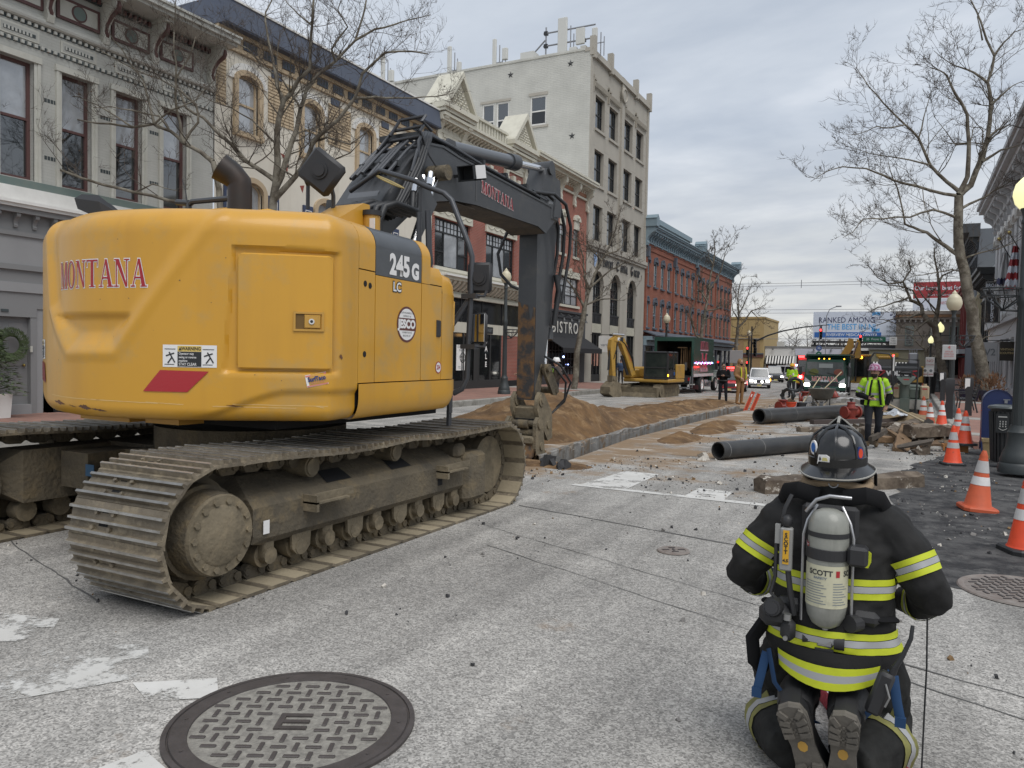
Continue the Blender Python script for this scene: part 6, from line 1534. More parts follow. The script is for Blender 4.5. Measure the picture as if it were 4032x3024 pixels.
def arm():
 m=MB(k0q);x0,x1=-6.02,-5.68
 side=[(12.38,5.12),(12.5,5.1),(12.55,4.92),(12.74,4.9),(12.78,4.6),(12.58,3.6),(12.48,2.6),(12.3,1.9),(12.05,1.0),(11.84,1.0),(11.84,3.85),(11.9,4.2),(11.95,4.55),(12.2,5.05)]
 m.prism(side,x0,x1,'x')
 m.cyl((x0-.04,12.3,5.03),(x1+.04,12.3,5.03),.12,n=20);m.cyl((x0-.14,12.05,4.22),(x1+.24,12.05,4.22),.11,n=20);m.box((-6.14,11.85,4.02),(-5.44,12.2,4.38),bev=.06);m.prism([(11.92,4.1),(12.22,4.14),(12.24,4.36),(12.0,4.42)],-5.46,-5.42,'x')
 eb(m,'arm')
 w=MB(k2a)
 zs=[1.0,1.4,1.9,2.3,2.62];r=random.Random(2)
 w.add([(x0+.006,11.832,1.02),(x1-.006,11.832,1.02),(x1-.006,11.832,2.30)]+[(x1-.006-(x1-x0-.012)*k/9,11.832,2.3+.28*r.random()+.22*k/9)for k in range(10)],[tuple(range(13))])
 eb(w,'worn_face')
 s=MB(k0g);s.prism([(12.04,1.02),(12.2,1.6),(12.1,1.62),(11.86,1.2),(11.86,1.02)],x1,x1+.004,'x');eb(s,'dirt_smear')
 c=MB(k06);c.cyl((-5.85,12.72,4.2),(-5.8,12.5,2.3),.10,n=18);c.m(k0y);c.cyl((-5.8,12.5,2.3),(-5.78,12.42,1.55),.055,n=16);c.m(k0q);c.cyl((-5.76,12.6,2.25),(-5.74,12.56,2.05),.06,n=12);eb(c,'bucket_cylinder',smooth=40)
 k=MB(k0g)
 for x in(-5.60,-6.06):k.prism([(12.0,1.62),(12.22,1.62),(12.62,1.2),(12.55,1.06),(12.4,1.08),(12.02,1.48)],x-.025,x+.025,'x')
 k.cyl((-6.1,12.12,1.55),(-5.52,12.12,1.55),.07,n=16);k.cyl((-6.08,12.55,1.15),(-5.56,12.55,1.15),.06,n=14);eb(k,'bucket_link',smooth=40)
 q=MB(k04)
 for x in(-6.06,-5.60):
  q.prism([(11.75,1.02),(11.85,1.14),(12.0,1.12),(12.35,.78),(12.38,.32),(12.2,.28),(11.86,.66),(11.74,.84)],x-.03,x+.03,'x')
  q.cyl((x-.05,11.9,1.0),(x+.05,11.9,1.0),.11,n=20);q.cyl((x-.065,11.9,1.0),(x+.065,11.9,1.0),.05,n=14);q.cyl((x-.05,12.2,.56),(x+.05,12.2,.56),.07,n=14)
 q.prism([(11.8,.86),(11.92,.90),(11.95,.70),(11.84,.66)],-6.03,-5.63,'x');eb(q,'coupler',smooth=40)
 q=MB(k0a);q.box((-6.02,11.8,.3),(-5.64,12.1,.68));q.m(k0g);q.cyl((-6.04,11.78,.60),(-5.62,11.78,.60),.055,n=14);q.cyl((-5.93,11.74,.59),(-5.73,11.74,.59),.075,n=16);q.cyl((-6.06,11.78,.44),(-5.6,11.78,.44),.065,n=14);eb(q,'coupler_pins',smooth=40)
 b=MB(k04)
 for x in(-6.10,-5.56):
  b.prism([(11.62,.62),(11.72,.72),(11.86,.70),(11.92,.55),(11.98,.18),(12.05,-.05),(11.7,-.05),(11.62,.2)],x-.03,x+.03,'x');b.cyl((x-.055,11.76,.6),(x+.055,11.76,.6),.085,n=18);b.cyl((x-.055,11.84,.22),(x+.055,11.84,.22),.07,n=16)
 b.box((-6.1,11.6,.26),(-5.56,11.72,.40),bev=.03);eb(b,'bucket_ears',smooth=40)
 s=MB(k2a);prof=[(11.66,.28),(11.56,.05),(11.56,-.25),(11.7,-.5),(12.0,-.62),(12.5,-.6)];prof2=[(12.5,-.56),(12.0,-.57),(11.74,-.46),(11.61,-.24),(11.61,.05),(11.7,.26)]
 for i in range(5):s.prism([prof[i],prof[i+1],prof2[4-i],prof2[5-i]],-6.12,-5.54,'x')
 for x in(-6.12,-5.57):s.prism(prof+[(12.6,-.2),(12.1,.1)],x,x+.03,'x')
 eb(s,'bucket')
arm()
def hoses():
 r=random.Random(11)
 for k in range(7):
  m=MB(k1k);x=-6.02+k*.085;o=.03+.025*(k%3)
  m.tube([(x,7.35,3.80+o),(x,7.75,4.17+o),(x,8.05,4.40+o),(x,8.3,4.5+o),(x,8.8,4.49+o),(x,9.5,4.44+o),(x,11.2,4.36+o),(x,11.8,4.34+o)],.022,7);eb(m,'steel_line',smooth=50)
 for k in range(4):
  m=MB(k1k);z=.06+.05*k;a=[(7.42+.14*k,3.78+.15*k+z),(7.85+.03*k,4.2+.08*k+z)]
  m.tube([(-6.05+.08*k,a[0][0],a[0][1]),(-5.98+.08*k,a[1][0],a[1][1]),(-5.42+.01*k,a[1][0]+.05,a[1][1]+.03),(-5.40,a[1][0]-.02,a[1][1]-.05),(-5.40,a[0][0]+.3,a[0][1]+.1)],.022,7);eb(m,'hose_guard',smooth=50)
 for k in range(7):
  m=MB(k0f);x=-5.44+.03*(k%3);d=.05*k
  m.tube([(x,7.3+d*.4,3.30+d*.25),(x+.03,7.5+d*.5,3.62+d*.2),(x+.02,7.8+d*.4,4.05+d*.1),(x-.02,8.02+d*.3,4.38+d*.1),(x-.15,8.25+d*.3,4.56),(x-.25,8.7,4.58),(x-.25,9.2,4.50),(x-.12-.02*k,10.2,4.43),(x-.1,11.3,4.38)],.022+.006*(k%2),8);eb(m,'hydraulic_hose',smooth=50)
 for k in range(6):
  m=MB(k0f);x=-5.62+.085*k;y0=6.72+.03*k;o=r.uniform(-.03,.03)
  m.tube([(x,y0,2.8),(x-.02,y0-.02,3.18+o),(x,y0+.06,3.36+o),(x+.04,y0+.2,3.42+o),(x+.12,y0+.4,3.38+o),(x+.16,y0+.6,3.36),(x+.1,y0+.75,3.46),(x+.06,y0+.82,3.56+.04*k)],.038,10);h=eb(m,'hydraulic_hose',smooth=50)
  f=MB(k0y);p=Vector((x+.07,y0+.81,3.54+.04*k));f.cyl(p-EXL,p+Vector((-.02,.05,.09))-EXL,.045,n=10);f.cyl(p+Vector((-.02,.05,.09))-EXL,p+Vector((-.04,.1,.18))-EXL,.03,n=8);f.build('hose_fitting',h)
 for s in(0,1):
  m=MB(k0f);m.tube([(-5.5-.05*s,8.0,4.55),(-5.42,7.95,4.45),(-5.35,8.02,4.2),(-5.3,8.1,4.08)],.01,6);eb(m,'lamp_cable',smooth=50)
 for k in range(3):
  m=MB(k0f);x=-5.52-.12*k
  m.tube([(x,11.3,4.42),(x,11.75,4.48),(x+.04,12.05,4.52),(x+.1,12.42,4.4),(x+.1,12.66,4.05),(x+.06,12.72,3.6),(x+.02,12.64,3.1),(x,12.55,2.7)],.03,8);eb(m,'hydraulic_hose',smooth=50)
 m=MB(k0f);m.tube([(-5.62,12.5,3.2),(-5.58,12.56,2.9),(-5.6,12.5,2.6),(-5.62,12.46,2.3)],.05,8);eb(m,'hydraulic_hose',smooth=50)
 m=MB(k0f);m.tube([(-6.05,11.95,4.05),(-6.22,11.75,3.85),(-6.36,11.7,3.5),(-6.32,11.75,3.15),(-6.14,11.8,2.95),(-6.03,11.86,2.9)],.028,8);eb(m,'hydraulic_hose',smooth=50)
 m=MB(k0f);m.tube([(-5.62,12.1,1.6),(-5.5,12.3,1.55),(-5.38,12.5,1.3),(-5.42,12.55,1.0),(-5.55,12.5,.85)],.02,7);m.tube([(-5.62,12.1,1.75),(-5.45,12.4,1.6),(-5.33,12.6,1.3),(-5.45,12.6,.95),(-5.6,12.4,.75)],.02,7);eb(m,'coupler_hose',smooth=50)
 for y,z in((7.55,3.98),(7.95,4.42),(9.6,4.46),(10.3,4.43),(11.0,4.41)):
  m=MB(k00);m.box((-6.06,y,z),(-5.48,y+.06,z+.07));eb(m,'line_clamp')
 m=MB(k00);m.box((-6.0,11.55,4.3),(-5.5,11.75,4.42));eb(m,'line_clamp')
 m=MB(k00);m.tube([(-6.0,6.9,2.9),(-6.02,7.0,3.5)],.05,8);m.tube([(-6.25,6.75,2.9),(-5.9,6.95,3.4)],.035,8);m.box((-5.95,6.7,2.85),(-5.4,6.85,3.15));eb(m,'swivel_lines')
hoses()
TREES={'T1':((-14.7,15.1,0.2),[(0.115,0.09,[(-0.17,-0.09,4.63),(-0.16,-0.08,5.27),(-0.12,-0.06,5.71),(-0.08,-0.04,6.06)]),(0.086,0.015,[(-0.12,-0.06,5.71),(0.01,0.06,6.1),(0.14,0.18,6.78),(0.28,0.3,7.33),(0.34,0.38,7.92),(0.43,0.48,8.38),(0.65,0.64,8.78),(1.05,0.9,9.19),(1.47,1.17,9.75),(1.6,1.29,10.34),(1.66,1.37,10.84),(1.65,1.41,11.66)]),(0.094,0.022,[(-0.08,-0.04,6.06),(-0.04,-0.07,6.9),(0.04,-0.08,7.57),(0.18,-0.06,8.0),(0.41,0.01,8.24),(0.58,0.05,8.53),(0.86,0.14,8.77),(0.93,0.13,9.83),(0.99,0.11,10.45),(0.98,0.06,11.19)]),(0.072,0.015,[(-0.08,-0.04,5.96),(-0.44,-0.18,6.22),(-0.89,-0.38,6.53),(-1.21,-0.5,6.92),(-1.89,-0.81,7.61),(-2.32,-0.99,7.86),(-2.61,-1.1,8.57),(-2.33,-0.91,9.16),(-2.2,-0.8,9.74)]),(0.086,0.015,[(-0.15,-0.08,5.46),(0.26,0.06,5.89),(0.59,0.15,6.26),(0.91,0.24,6.97),(1.51,0.48,7.49),(1.93,0.62,8.03),(2.13,0.65,8.62),(2.67,0.85,9.13),(3.31,1.11,9.15),(3.7,1.24,9.07)]),(0.05,0.011,[(0.09,0.04,8.04),(-0.18,0.05,8.46),(-0.4,0.09,9.32),(-0.62,0.13,9.98),(-0.75,0.21,10.51),(-0.71,0.39,10.89),(-0.69,0.54,11.6)]),(0.043,0.009,[(0.77,0.4,7.02),(1.26,0.35,7.05),(1.96,0.41,6.8),(2.67,0.48,7.23)]),(0.043,0.009,[(1.72,0.89,8.14),(2.11,1.2,8.21),(2.61,1.57,8.23),(3.12,1.95,8.3),(3.78,2.4,8.45)]),(0.036,0.009,[(0.47,0.24,7.86),(0.2,0.27,8.16),(-0.19,0.24,8.71),(-0.77,0.11,9.07),(-1.2,0.06,9.57),(-1.81,-0.09,9.84),(-2.37,-0.21,9.79)]),(0.036,0.009,[(1.26,0.65,9.07),(1.32,0.43,9.29),(1.82,0.44,9.76),(1.75,0.14,10.08),(2.03,0.03,10.46)]),(0.036,0.009,[(1.7,0.88,9.61),(2.12,1.15,9.92),(2.54,1.42,10.07),(2.84,1.64,10.22),(3.32,1.94,10.38)]),(0.029,0.007,[(-0.08,-0.04,6.91),(-0.32,-0.23,7.2),(-0.55,-0.42,7.49),(-0.98,-0.71,7.77),(-1.36,-0.97,7.9),(-1.81,-1.27,8.21)]),(0.029,0.007,[(0.72,0.37,9.96),(0.26,0.36,10.32),(-0.11,0.39,10.65),(-0.43,0.45,11.06)]),(0.036,0.007,[(0.49,0.25,6.29),(1.33,0.24,6.36),(2.14,0.2,6.52),(2.74,0.06,6.93)])]),'T2':((-14.8,13.26,0.2),[(0.086,0.064,[(0.0,0.0,4.37),(-0.0,-0.0,4.95),(-0.03,-0.02,5.42),(-0.16,-0.08,6.05)]),(0.061,0.015,[(-0.16,-0.08,6.05),(-0.47,-0.18,6.29),(-0.87,-0.34,6.5),(-1.2,-0.45,6.8),(-1.59,-0.59,6.98),(-2.11,-0.81,6.9),(-2.63,-1.02,6.99),(-3.2,-1.26,7.05),(-3.62,-1.42,7.15)]),(0.043,0.009,[(-0.79,-0.41,6.47),(-0.81,-0.49,6.95),(-0.83,-0.58,7.27),(-0.78,-0.63,7.9),(-0.78,-0.7,8.59),(-0.7,-0.73,9.27),(-0.59,-0.76,9.94)]),(0.036,0.009,[(-1.41,-0.73,6.92),(-1.65,-0.72,7.57),(-1.86,-0.69,8.04),(-2.29,-0.77,8.52),(-2.71,-0.86,9.05),(-2.96,-0.85,9.39)]),(0.05,0.011,[(-0.05,-0.03,5.13),(-0.75,-0.44,5.04),(-1.02,-0.63,5.09),(-1.71,-1.03,5.26),(-2.31,-1.4,5.41),(-2.78,-1.69,5.57),(-3.36,-2.04,5.83),(-3.46,-2.15,6.21),(-3.62,-2.28,6.34),(-3.88,-2.46,6.49),(-4.21,-2.69,6.61),(-4.54,-2.91,6.73)]),(0.029,0.007,[(-3.0,-1.55,5.62),(-3.4,-1.57,5.85),(-3.77,-1.57,6.18),(-4.23,-1.62,6.33)]),(0.029,0.007,[(-1.08,-0.56,6.76),(-1.18,-0.78,7.06),(-1.61,-1.17,7.14),(-1.93,-1.5,7.17),(-2.15,-1.78,7.09)]),(0.025,0.007,[(-1.88,-0.97,6.83),(-2.29,-1.1,7.1),(-2.75,-1.25,7.38),(-3.24,-1.42,7.6),(-3.63,-1.54,7.59)]),(0.036,0.007,[(-0.79,-0.41,6.47),(-0.5,-0.23,6.98),(-0.58,-0.23,7.42),(-0.92,-0.38,7.74),(-1.41,-0.6,8.03),(-1.96,-0.85,8.24),(-2.77,-1.24,8.72),(-3.32,-1.49,9.07)]),(0.029,0.007,[(-1.41,-0.73,6.92),(-0.91,-0.66,7.2),(-0.26,-0.51,7.39),(0.28,-0.42,7.82)]),(0.025,0.007,[(-1.83,-0.94,5.29),(-1.31,-0.84,5.47),(-0.66,-0.68,5.28)])]),'R1':((3.14,40.25,0.15),[(0.312,0.182,[(-0.01,-0.0,-0.0),(-0.16,-0.08,0.97),(-0.49,-0.25,2.47),(-0.74,-0.38,3.96),(-1.02,-0.52,5.15),(-1.29,-0.67,6.33),(-1.44,-0.74,7.67),(-1.46,-0.75,9.07)]),(0.156,0.014,[(-1.46,-0.75,9.07),(-1.0,-0.42,9.55),(-0.58,-0.1,10.76),(-0.4,0.09,11.68),(-0.32,0.24,13.19),(-0.48,0.25,14.18),(-0.25,0.47,15.4),(-0.83,0.27,16.91),(-1.19,0.18,17.76),(-1.55,0.1,18.53)]),(0.125,0.014,[(-1.46,-0.75,9.15),(-1.16,-0.76,9.86),(-1.16,-0.92,11.28),(-1.28,-1.14,12.47),(-1.77,-1.56,13.28),(-2.13,-1.9,14.01),(-2.4,-2.2,14.17),(-2.79,-2.56,14.25)]),(0.094,0.014,[(-1.5,-0.77,9.29),(-1.94,-0.9,9.67),(-2.63,-1.16,10.42),(-3.13,-1.33,11.62),(-3.69,-1.52,12.23),(-4.59,-1.88,13.2),(-5.15,-2.08,13.88),(-5.72,-2.28,14.79)]),(0.078,0.01,[(-1.59,-0.82,9.07),(-2.59,-1.47,9.24),(-3.59,-2.11,9.49),(-4.45,-2.68,9.81),(-5.11,-3.15,10.06),(-6.02,-3.75,10.09),(-6.65,-4.2,9.83),(-7.2,-4.62,9.37)]),(0.109,0.014,[(-1.29,-0.67,6.33),(-1.63,-0.7,6.64),(-2.11,-0.81,7.02),(-2.65,-0.95,7.48),(-3.2,-1.09,7.72),(-3.54,-1.12,7.88),(-3.78,-1.11,9.03),(-4.09,-1.12,9.96),(-4.32,-1.1,10.75)]),(0.062,0.01,[(-1.56,-0.8,8.11),(-2.43,-1.44,8.39),(-3.34,-2.1,8.01),(-4.38,-2.83,7.88),(-5.16,-3.41,7.83),(-5.52,-3.79,7.22),(-5.88,-4.16,6.95)]),(0.07,0.01,[(-1.37,-0.71,8.48),(-0.7,-0.02,8.93),(-0.02,0.66,9.46),(0.6,1.32,9.92),(1.24,1.99,10.16)]),(0.07,0.01,[(-0.59,-0.3,10.57),(0.1,-0.17,11.04),(0.6,-0.14,11.14),(0.96,-0.18,11.24)]),(0.062,0.01,[(-0.43,-0.22,11.6),(-0.02,0.29,12.06),(0.47,0.84,12.37),(1.11,1.47,12.32)]),(0.062,0.01,[(-0.35,-0.18,13.07),(0.08,-0.15,13.46),(0.44,-0.15,13.78),(0.87,-0.11,13.94)]),(0.062,0.01,[(-0.52,-0.27,14.02),(-1.05,-0.34,14.51),(-1.58,-0.42,14.79),(-2.04,-0.46,15.07),(-2.66,-0.59,15.64)]),(0.055,0.01,[(-0.3,-0.15,15.19),(0.05,-0.23,15.69),(0.41,-0.32,16.03),(0.76,-0.39,16.08)]),(0.047,0.008,[(-1.14,-0.59,11.37),(-1.66,-0.71,11.32),(-2.01,-0.74,11.87),(-2.56,-0.87,12.64)]),(0.047,0.008,[(-1.22,-0.63,6.26),(-0.52,-0.52,6.54),(0.11,-0.45,6.67),(0.73,-0.38,6.94),(1.08,-0.46,7.2)]),(0.047,0.008,[(-2.63,-1.36,10.38),(-3.43,-1.52,10.64),(-4.24,-1.68,10.83),(-5.06,-1.85,11.02),(-5.76,-1.96,11.3)]),(0.039,0.008,[(-3.68,-1.9,12.12),(-4.26,-2.37,11.92),(-4.78,-2.81,11.93),(-5.55,-3.37,11.51),(-5.93,-3.73,11.45)]),(0.039,0.008,[(-1.07,-0.55,5.67),(-1.6,-0.69,5.82),(-2.33,-0.92,5.67),(-3.12,-1.19,5.52),(-3.79,-1.39,5.21)]),(0.039,0.008,[(-3.13,-1.62,11.54),(-2.96,-1.34,12.48),(-2.79,-1.06,13.28),(-2.67,-0.82,13.86)]),(0.039,0.008,[(-0.78,-0.4,15.84),(-1.03,-0.76,16.76),(-0.75,-0.84,17.61)]),(0.039,0.008,[(-0.62,-0.32,2.46),(-0.16,0.07,2.85),(0.46,0.54,2.95),(0.87,0.9,3.19)])]),'R2':((1.91,50.03,0.15),[(0.28,0.18,[(-0.0,-0.0,0.01),(-0.17,-0.09,1.04),(-0.4,-0.2,2.07),(-0.56,-0.29,2.97),(-0.7,-0.36,3.69)]),(0.16,0.03,[(-0.7,-0.36,3.69),(-1.08,-0.48,4.05),(-1.36,-0.54,4.41),(-1.43,-0.49,4.9),(-1.99,-0.69,5.2),(-2.1,-0.66,5.51),(-2.4,-0.73,6.24),(-2.04,-0.46,6.92),(-2.17,-0.45,7.48)]),(0.15,0.03,[(-0.7,-0.36,3.69),(-0.62,-0.46,4.53),(-0.55,-0.55,5.37),(-0.64,-0.73,6.25),(-0.77,-0.94,7.01),(-0.92,-1.15,8.06)]),(0.08,0.015,[(-0.62,-0.32,6.17),(-0.42,-0.03,6.61),(0.07,0.41,6.89),(0.45,0.79,7.1)]),(0.07,0.015,[(-2.04,-1.06,5.36),(-2.52,-1.44,5.09),(-3.04,-1.85,4.89),(-3.62,-2.29,4.69),(-3.98,-2.62,4.44)]),(0.07,0.015,[(-1.37,-0.71,4.41),(-2.01,-0.78,4.22),(-2.71,-0.89,4.16),(-3.25,-0.92,3.92),(-3.86,-0.98,3.67)]),(0.06,0.012,[(-1.44,-0.74,4.89),(-1.9,-1.23,5.7),(-2.59,-1.85,5.9),(-3.28,-2.45,5.92),(-3.86,-3.0,6.07)]),(0.06,0.012,[(-0.62,-0.32,4.54),(-1.34,-0.54,5.38),(-1.69,-0.57,5.99),(-1.82,-0.49,6.73)]),(0.05,0.012,[(-0.54,-0.28,5.39),(-0.18,-0.21,5.81),(-0.25,-0.35,6.1),(-0.17,-0.43,6.69)]),(0.06,0.012,[(-1.09,-0.56,4.05),(-1.71,-0.71,3.44),(-2.42,-0.91,3.67),(-3.36,-1.23,4.09),(-3.8,-1.29,4.02)]),(0.06,0.012,[(-2.4,-1.24,6.19),(-3.08,-1.89,6.03),(-3.67,-2.49,6.35),(-4.27,-3.1,7.19)])]),'R3':((1.6,81.56,0.15),[(0.22,0.14,[(-0.04,-0.02,-0.05),(-0.17,-0.09,1.35),(-0.25,-0.13,2.34),(-0.31,-0.16,2.84)]),(0.1,0.02,[(-0.31,-0.16,2.84),(-0.69,-0.24,3.43),(-0.62,-0.09,4.04),(-0.19,0.24,4.45),(0.16,0.53,4.86)]),(0.1,0.02,[(-0.31,-0.16,2.84),(0.19,-0.05,3.45),(0.65,0.04,2.86),(0.93,0.03,2.27)]),(0.08,0.015,[(-0.31,-0.16,2.84),(-1.05,-0.4,3.53),(-1.6,-0.55,4.22),(-2.59,-0.91,4.4),(-3.32,-1.15,4.79)]),(0.07,0.015,[(-0.53,-0.27,3.83),(-1.28,-0.81,5.01),(-1.83,-1.25,5.78),(-2.64,-1.81,6.15)])]),'M1':((-14.4,34.4,0.2),[(0.16,0.12,[(-0.01,-0.0,-0.15),(0.1,0.05,1.34),(0.18,0.09,2.22),(0.32,0.16,3.26),(0.39,0.2,3.92)]),(0.1,0.02,[(0.39,0.2,3.92),(0.49,0.35,4.59),(0.77,0.58,5.64),(0.99,0.79,6.24),(1.27,1.03,6.93),(1.49,1.24,7.76),(1.64,1.41,8.59)]),(0.08,0.015,[(0.39,0.2,3.92),(0.17,-0.02,4.42),(-0.13,-0.29,4.99),(-0.42,-0.56,5.41),(-0.77,-0.85,5.61)]),(0.07,0.012,[(0.52,0.27,4.59),(0.35,0.26,5.4),(0.23,0.29,6.36),(-0.01,0.25,7.1),(-0.5,0.08,7.4)]),(0.06,0.012,[(0.58,0.3,4.88),(1.14,0.45,5.39),(1.57,0.53,5.75),(2.12,0.67,6.04),(2.68,0.82,6.18)]),(0.06,0.012,[(0.43,0.22,4.07),(0.86,0.63,4.31),(1.33,1.06,4.41),(1.94,1.56,4.36)]),(0.05,0.01,[(1.08,0.56,6.21),(0.71,0.26,6.63),(0.48,0.02,7.05),(0.64,-0.01,7.61)]),(0.05,0.01,[(1.2,0.62,6.51),(1.69,0.98,6.68),(1.91,1.21,6.99),(2.0,1.37,7.45)])]),'M2':((-14.3,59.58,0.2),[(0.2,0.15,[(-0.09,-0.05,0.37),(-0.08,-0.04,1.8),(-0.08,-0.04,3.21)]),(0.14,0.03,[(-0.08,-0.04,3.21),(0.08,0.13,4.64),(0.23,0.31,6.06),(0.34,0.46,7.49),(0.54,0.65,8.92),(0.62,0.79,10.06),(0.54,0.84,10.83)]),(0.1,0.02,[(-0.12,-0.06,3.12),(-0.39,-0.34,3.39),(-0.63,-0.6,4.32),(-0.79,-0.81,5.06),(-0.53,-0.81,5.81),(-0.34,-0.85,6.36)]),(0.07,0.015,[(0.21,0.11,5.29),(0.75,0.61,5.41),(1.28,1.11,5.72),(1.74,1.57,6.03)]),(0.07,0.015,[(0.34,0.17,6.8),(1.01,0.38,7.93),(1.34,0.41,9.05),(1.51,0.36,9.78),(1.85,0.39,10.6)]),(0.06,0.012,[(0.27,0.14,6.05),(-0.37,-0.04,6.99),(-0.6,-0.01,7.94),(-0.14,0.38,8.72)]),(0.05,0.012,[(0.1,0.05,4.63),(0.75,0.24,4.83),(1.29,0.37,4.55),(1.81,0.49,4.83)]),(0.05,0.012,[(0.62,0.32,8.88),(0.22,0.34,9.55),(0.32,0.61,10.52)])]),'M3':((-14.0,70.93,0.2),[(0.2,0.13,[(-0.03,-0.01,0.24),(0.0,0.0,1.45),(0.05,0.03,3.22),(0.12,0.06,4.44)]),(0.1,0.02,[(0.12,0.06,4.44),(0.17,0.23,5.77),(0.02,0.29,7.09),(0.15,0.5,8.54),(0.31,0.72,9.11)]),(0.1,0.02,[(0.12,0.06,4.44),(0.73,0.24,5.1),(1.22,0.35,5.98),(1.82,0.52,6.21),(2.32,0.63,6.54)]),(0.07,0.015,[(0.17,0.09,5.21),(-0.32,-0.02,5.98),(-0.47,0.06,6.86),(-0.43,0.23,7.98)]),(0.06,0.012,[(0.2,0.1,5.76),(0.69,0.2,6.86),(1.07,0.25,7.95),(1.27,0.21,8.59)]),(0.06,0.012,[(0.11,0.05,3.77),(0.72,0.52,3.68),(1.27,0.96,4.25),(1.63,1.29,4.71)]),(0.05,0.012,[(1.17,0.61,6.0),(1.7,0.71,5.45),(2.03,0.71,5.12)]),(0.05,0.012,[(0.12,0.06,4.44),(-0.39,-0.03,4.65),(-0.64,0.01,5.32)])])}
# ================================================================== BARE STREET TREES
def quick(mb,pts,rr):
 """three-sided twig on fixed cross axes"""
 d=pts[-1]-pts[0];x=Vector((-d.y,d.x,0))if abs(d.z)<.9*d.length else Vector((1,0,0));x.normalize();y=d.cross(x);y.normalize();A,B,C_=x,x*-.5+y*.87,x*-.5-y*.87;b=len(mb.V);V=mb.V;F=mb.F
 for p,r in zip(pts,rr):V.append(p+A*r);V.append(p+B*r);V.append(p+C_*r)
 for i in range(len(pts)-1):
  k=b+i*3
  for u,v in((0,1),(1,2),(2,0)):F.append((k+u,k+v,k+v+3,k+u+3));mb.I.append(0)
def grow(mb,rnd,p,d,length,r,depth,mbt):
 """one wandering branch with side shoots; thick wood goes to mb, twigs to mbt"""
 n=max(3,int(length/.35))if depth>1 else 3
 pts=[p.copy()];q=p.copy();dd=d.copy()
 for i in range(n):
  dd=(dd+Vector((rnd.uniform(-1,1),rnd.uniform(-1,1),rnd.uniform(-.7,1)))*.30).normalized();dd.z+=.03;q=q+dd*(length/n);pts.append(q.copy())
 rr=[r*(1-.75*i/n)for i in range(n+1)]
 if r>.02:mb.tube(pts,rr,5,caps=False)
 else:quick(mbt,pts,rr)
 if depth<=0:return
 k=rnd.randint(2,4)+(1 if depth>1 else 0)
 for j in range(k):
  f=rnd.uniform(.2,1.0);i=min(n-1,int(f*n));a=pts[i]+(pts[i+1]-pts[i])*(f*n-i);base=(pts[i+1]-pts[i]).normalized()
  sd=(base*.75+Vector((rnd.uniform(-1,1),rnd.uniform(-1,1),rnd.uniform(-.6,1)))*.95).normalized()
  grow(mb,rnd,a,sd,length*rnd.uniform(.38,.62),max(r*.5,MINR[0]),depth-1,mbt)
MINR=[.006]
def street_tree(key,label,seed,sub,size,depth,group='bare street trees',minr=.006,balls=0):
 base,limbs=TREES[key];MINR[0]=minr;rnd=random.Random(seed)
 t=thing('street_tree',label,'tree',base,0,group)
 w=MB(k2v);tw=MB(k35)
 for li,(r0,r1,L)in enumerate(limbs):
  P=[Vector(p)for p in L];
  Q=[P[0]]
  for a,b in zip(P,P[1:]):l=(b-a).length;Q+=[a+(b-a)*.5+Vector((rnd.uniform(-1,1),rnd.uniform(-1,1),rnd.uniform(-1,1)))*l*.04,b]
  n=len(Q);rr=[r0+(r1-r0)*(i/(n-1))**.8 for i in range(n)]
  w.tube(Q,rr,10 if r0>.1 else 7,caps=False)
  if li==0:continue
  tot=sum((b-a).length for a,b in zip(Q,Q[1:]));m=max(3,int(tot*sub))
  for j in range(m):
   f=rnd.uniform(.12,1.0);k=min(n-2,int(f*(n-1)));ff=f*(n-1)-k;a=Q[k]+(Q[k+1]-Q[k])*ff;base_d=(Q[k+1]-Q[k]).normalized()
   sd=(base_d*.6+Vector((rnd.uniform(-1,1),rnd.uniform(-1,1),rnd.uniform(-.45,1)))).normalized()
   grow(w,rnd,a,sd,size*rnd.uniform(.5,1.15)*(1.15-.5*f),max(minr*1.5,rr[k]*.34),depth,tw)
 w.build('trunk',t,60,fix=False);tw.build('crown',t,fix=False)
 if balls:
  s=MB(mat('seed ball',(.09,.05,.03),.95));V=tw.V
  for k in range(balls):
   p=V[rnd.randrange(len(V))];s.sph((p.x,p.y,p.z-.07),.018,6)
  s.build('seed_balls',t);tag(COL.objects[-1],kind='stuff')
 return t
street_tree('T1','bare forked plane tree rising behind the big excavator in front of the cream building',1,3.8,1.5,3,minr=.0036,balls=40)
street_tree('T2','slender bare tree with long low limbs in front of the grey building windows',2,3.0,1.4,3,minr=.0036,balls=24)
street_tree('R1','tallest plane tree with mottled bark on the right pavement behind the blue mailbox',3,2.1,2.2,3,minr=.0075)
street_tree('R2','leaning bare tree behind the nearer unlit right lamp',4,1.5,1.9,3,minr=.008)
street_tree('R3','short bare tree deep in the right pavement below the red banner',5,1.6,1.5,3,minr=.010)
street_tree('M1','thin bare tree in front of the bistro and limestone office',6,3.2,1.2,3,minr=.007)
street_tree('M2','bare tree standing behind the green box truck',7,1.5,1.6,3,minr=.010)
street_tree('M3','bare tree by the far left traffic signal',8,1.5,1.8,3,minr=.011)
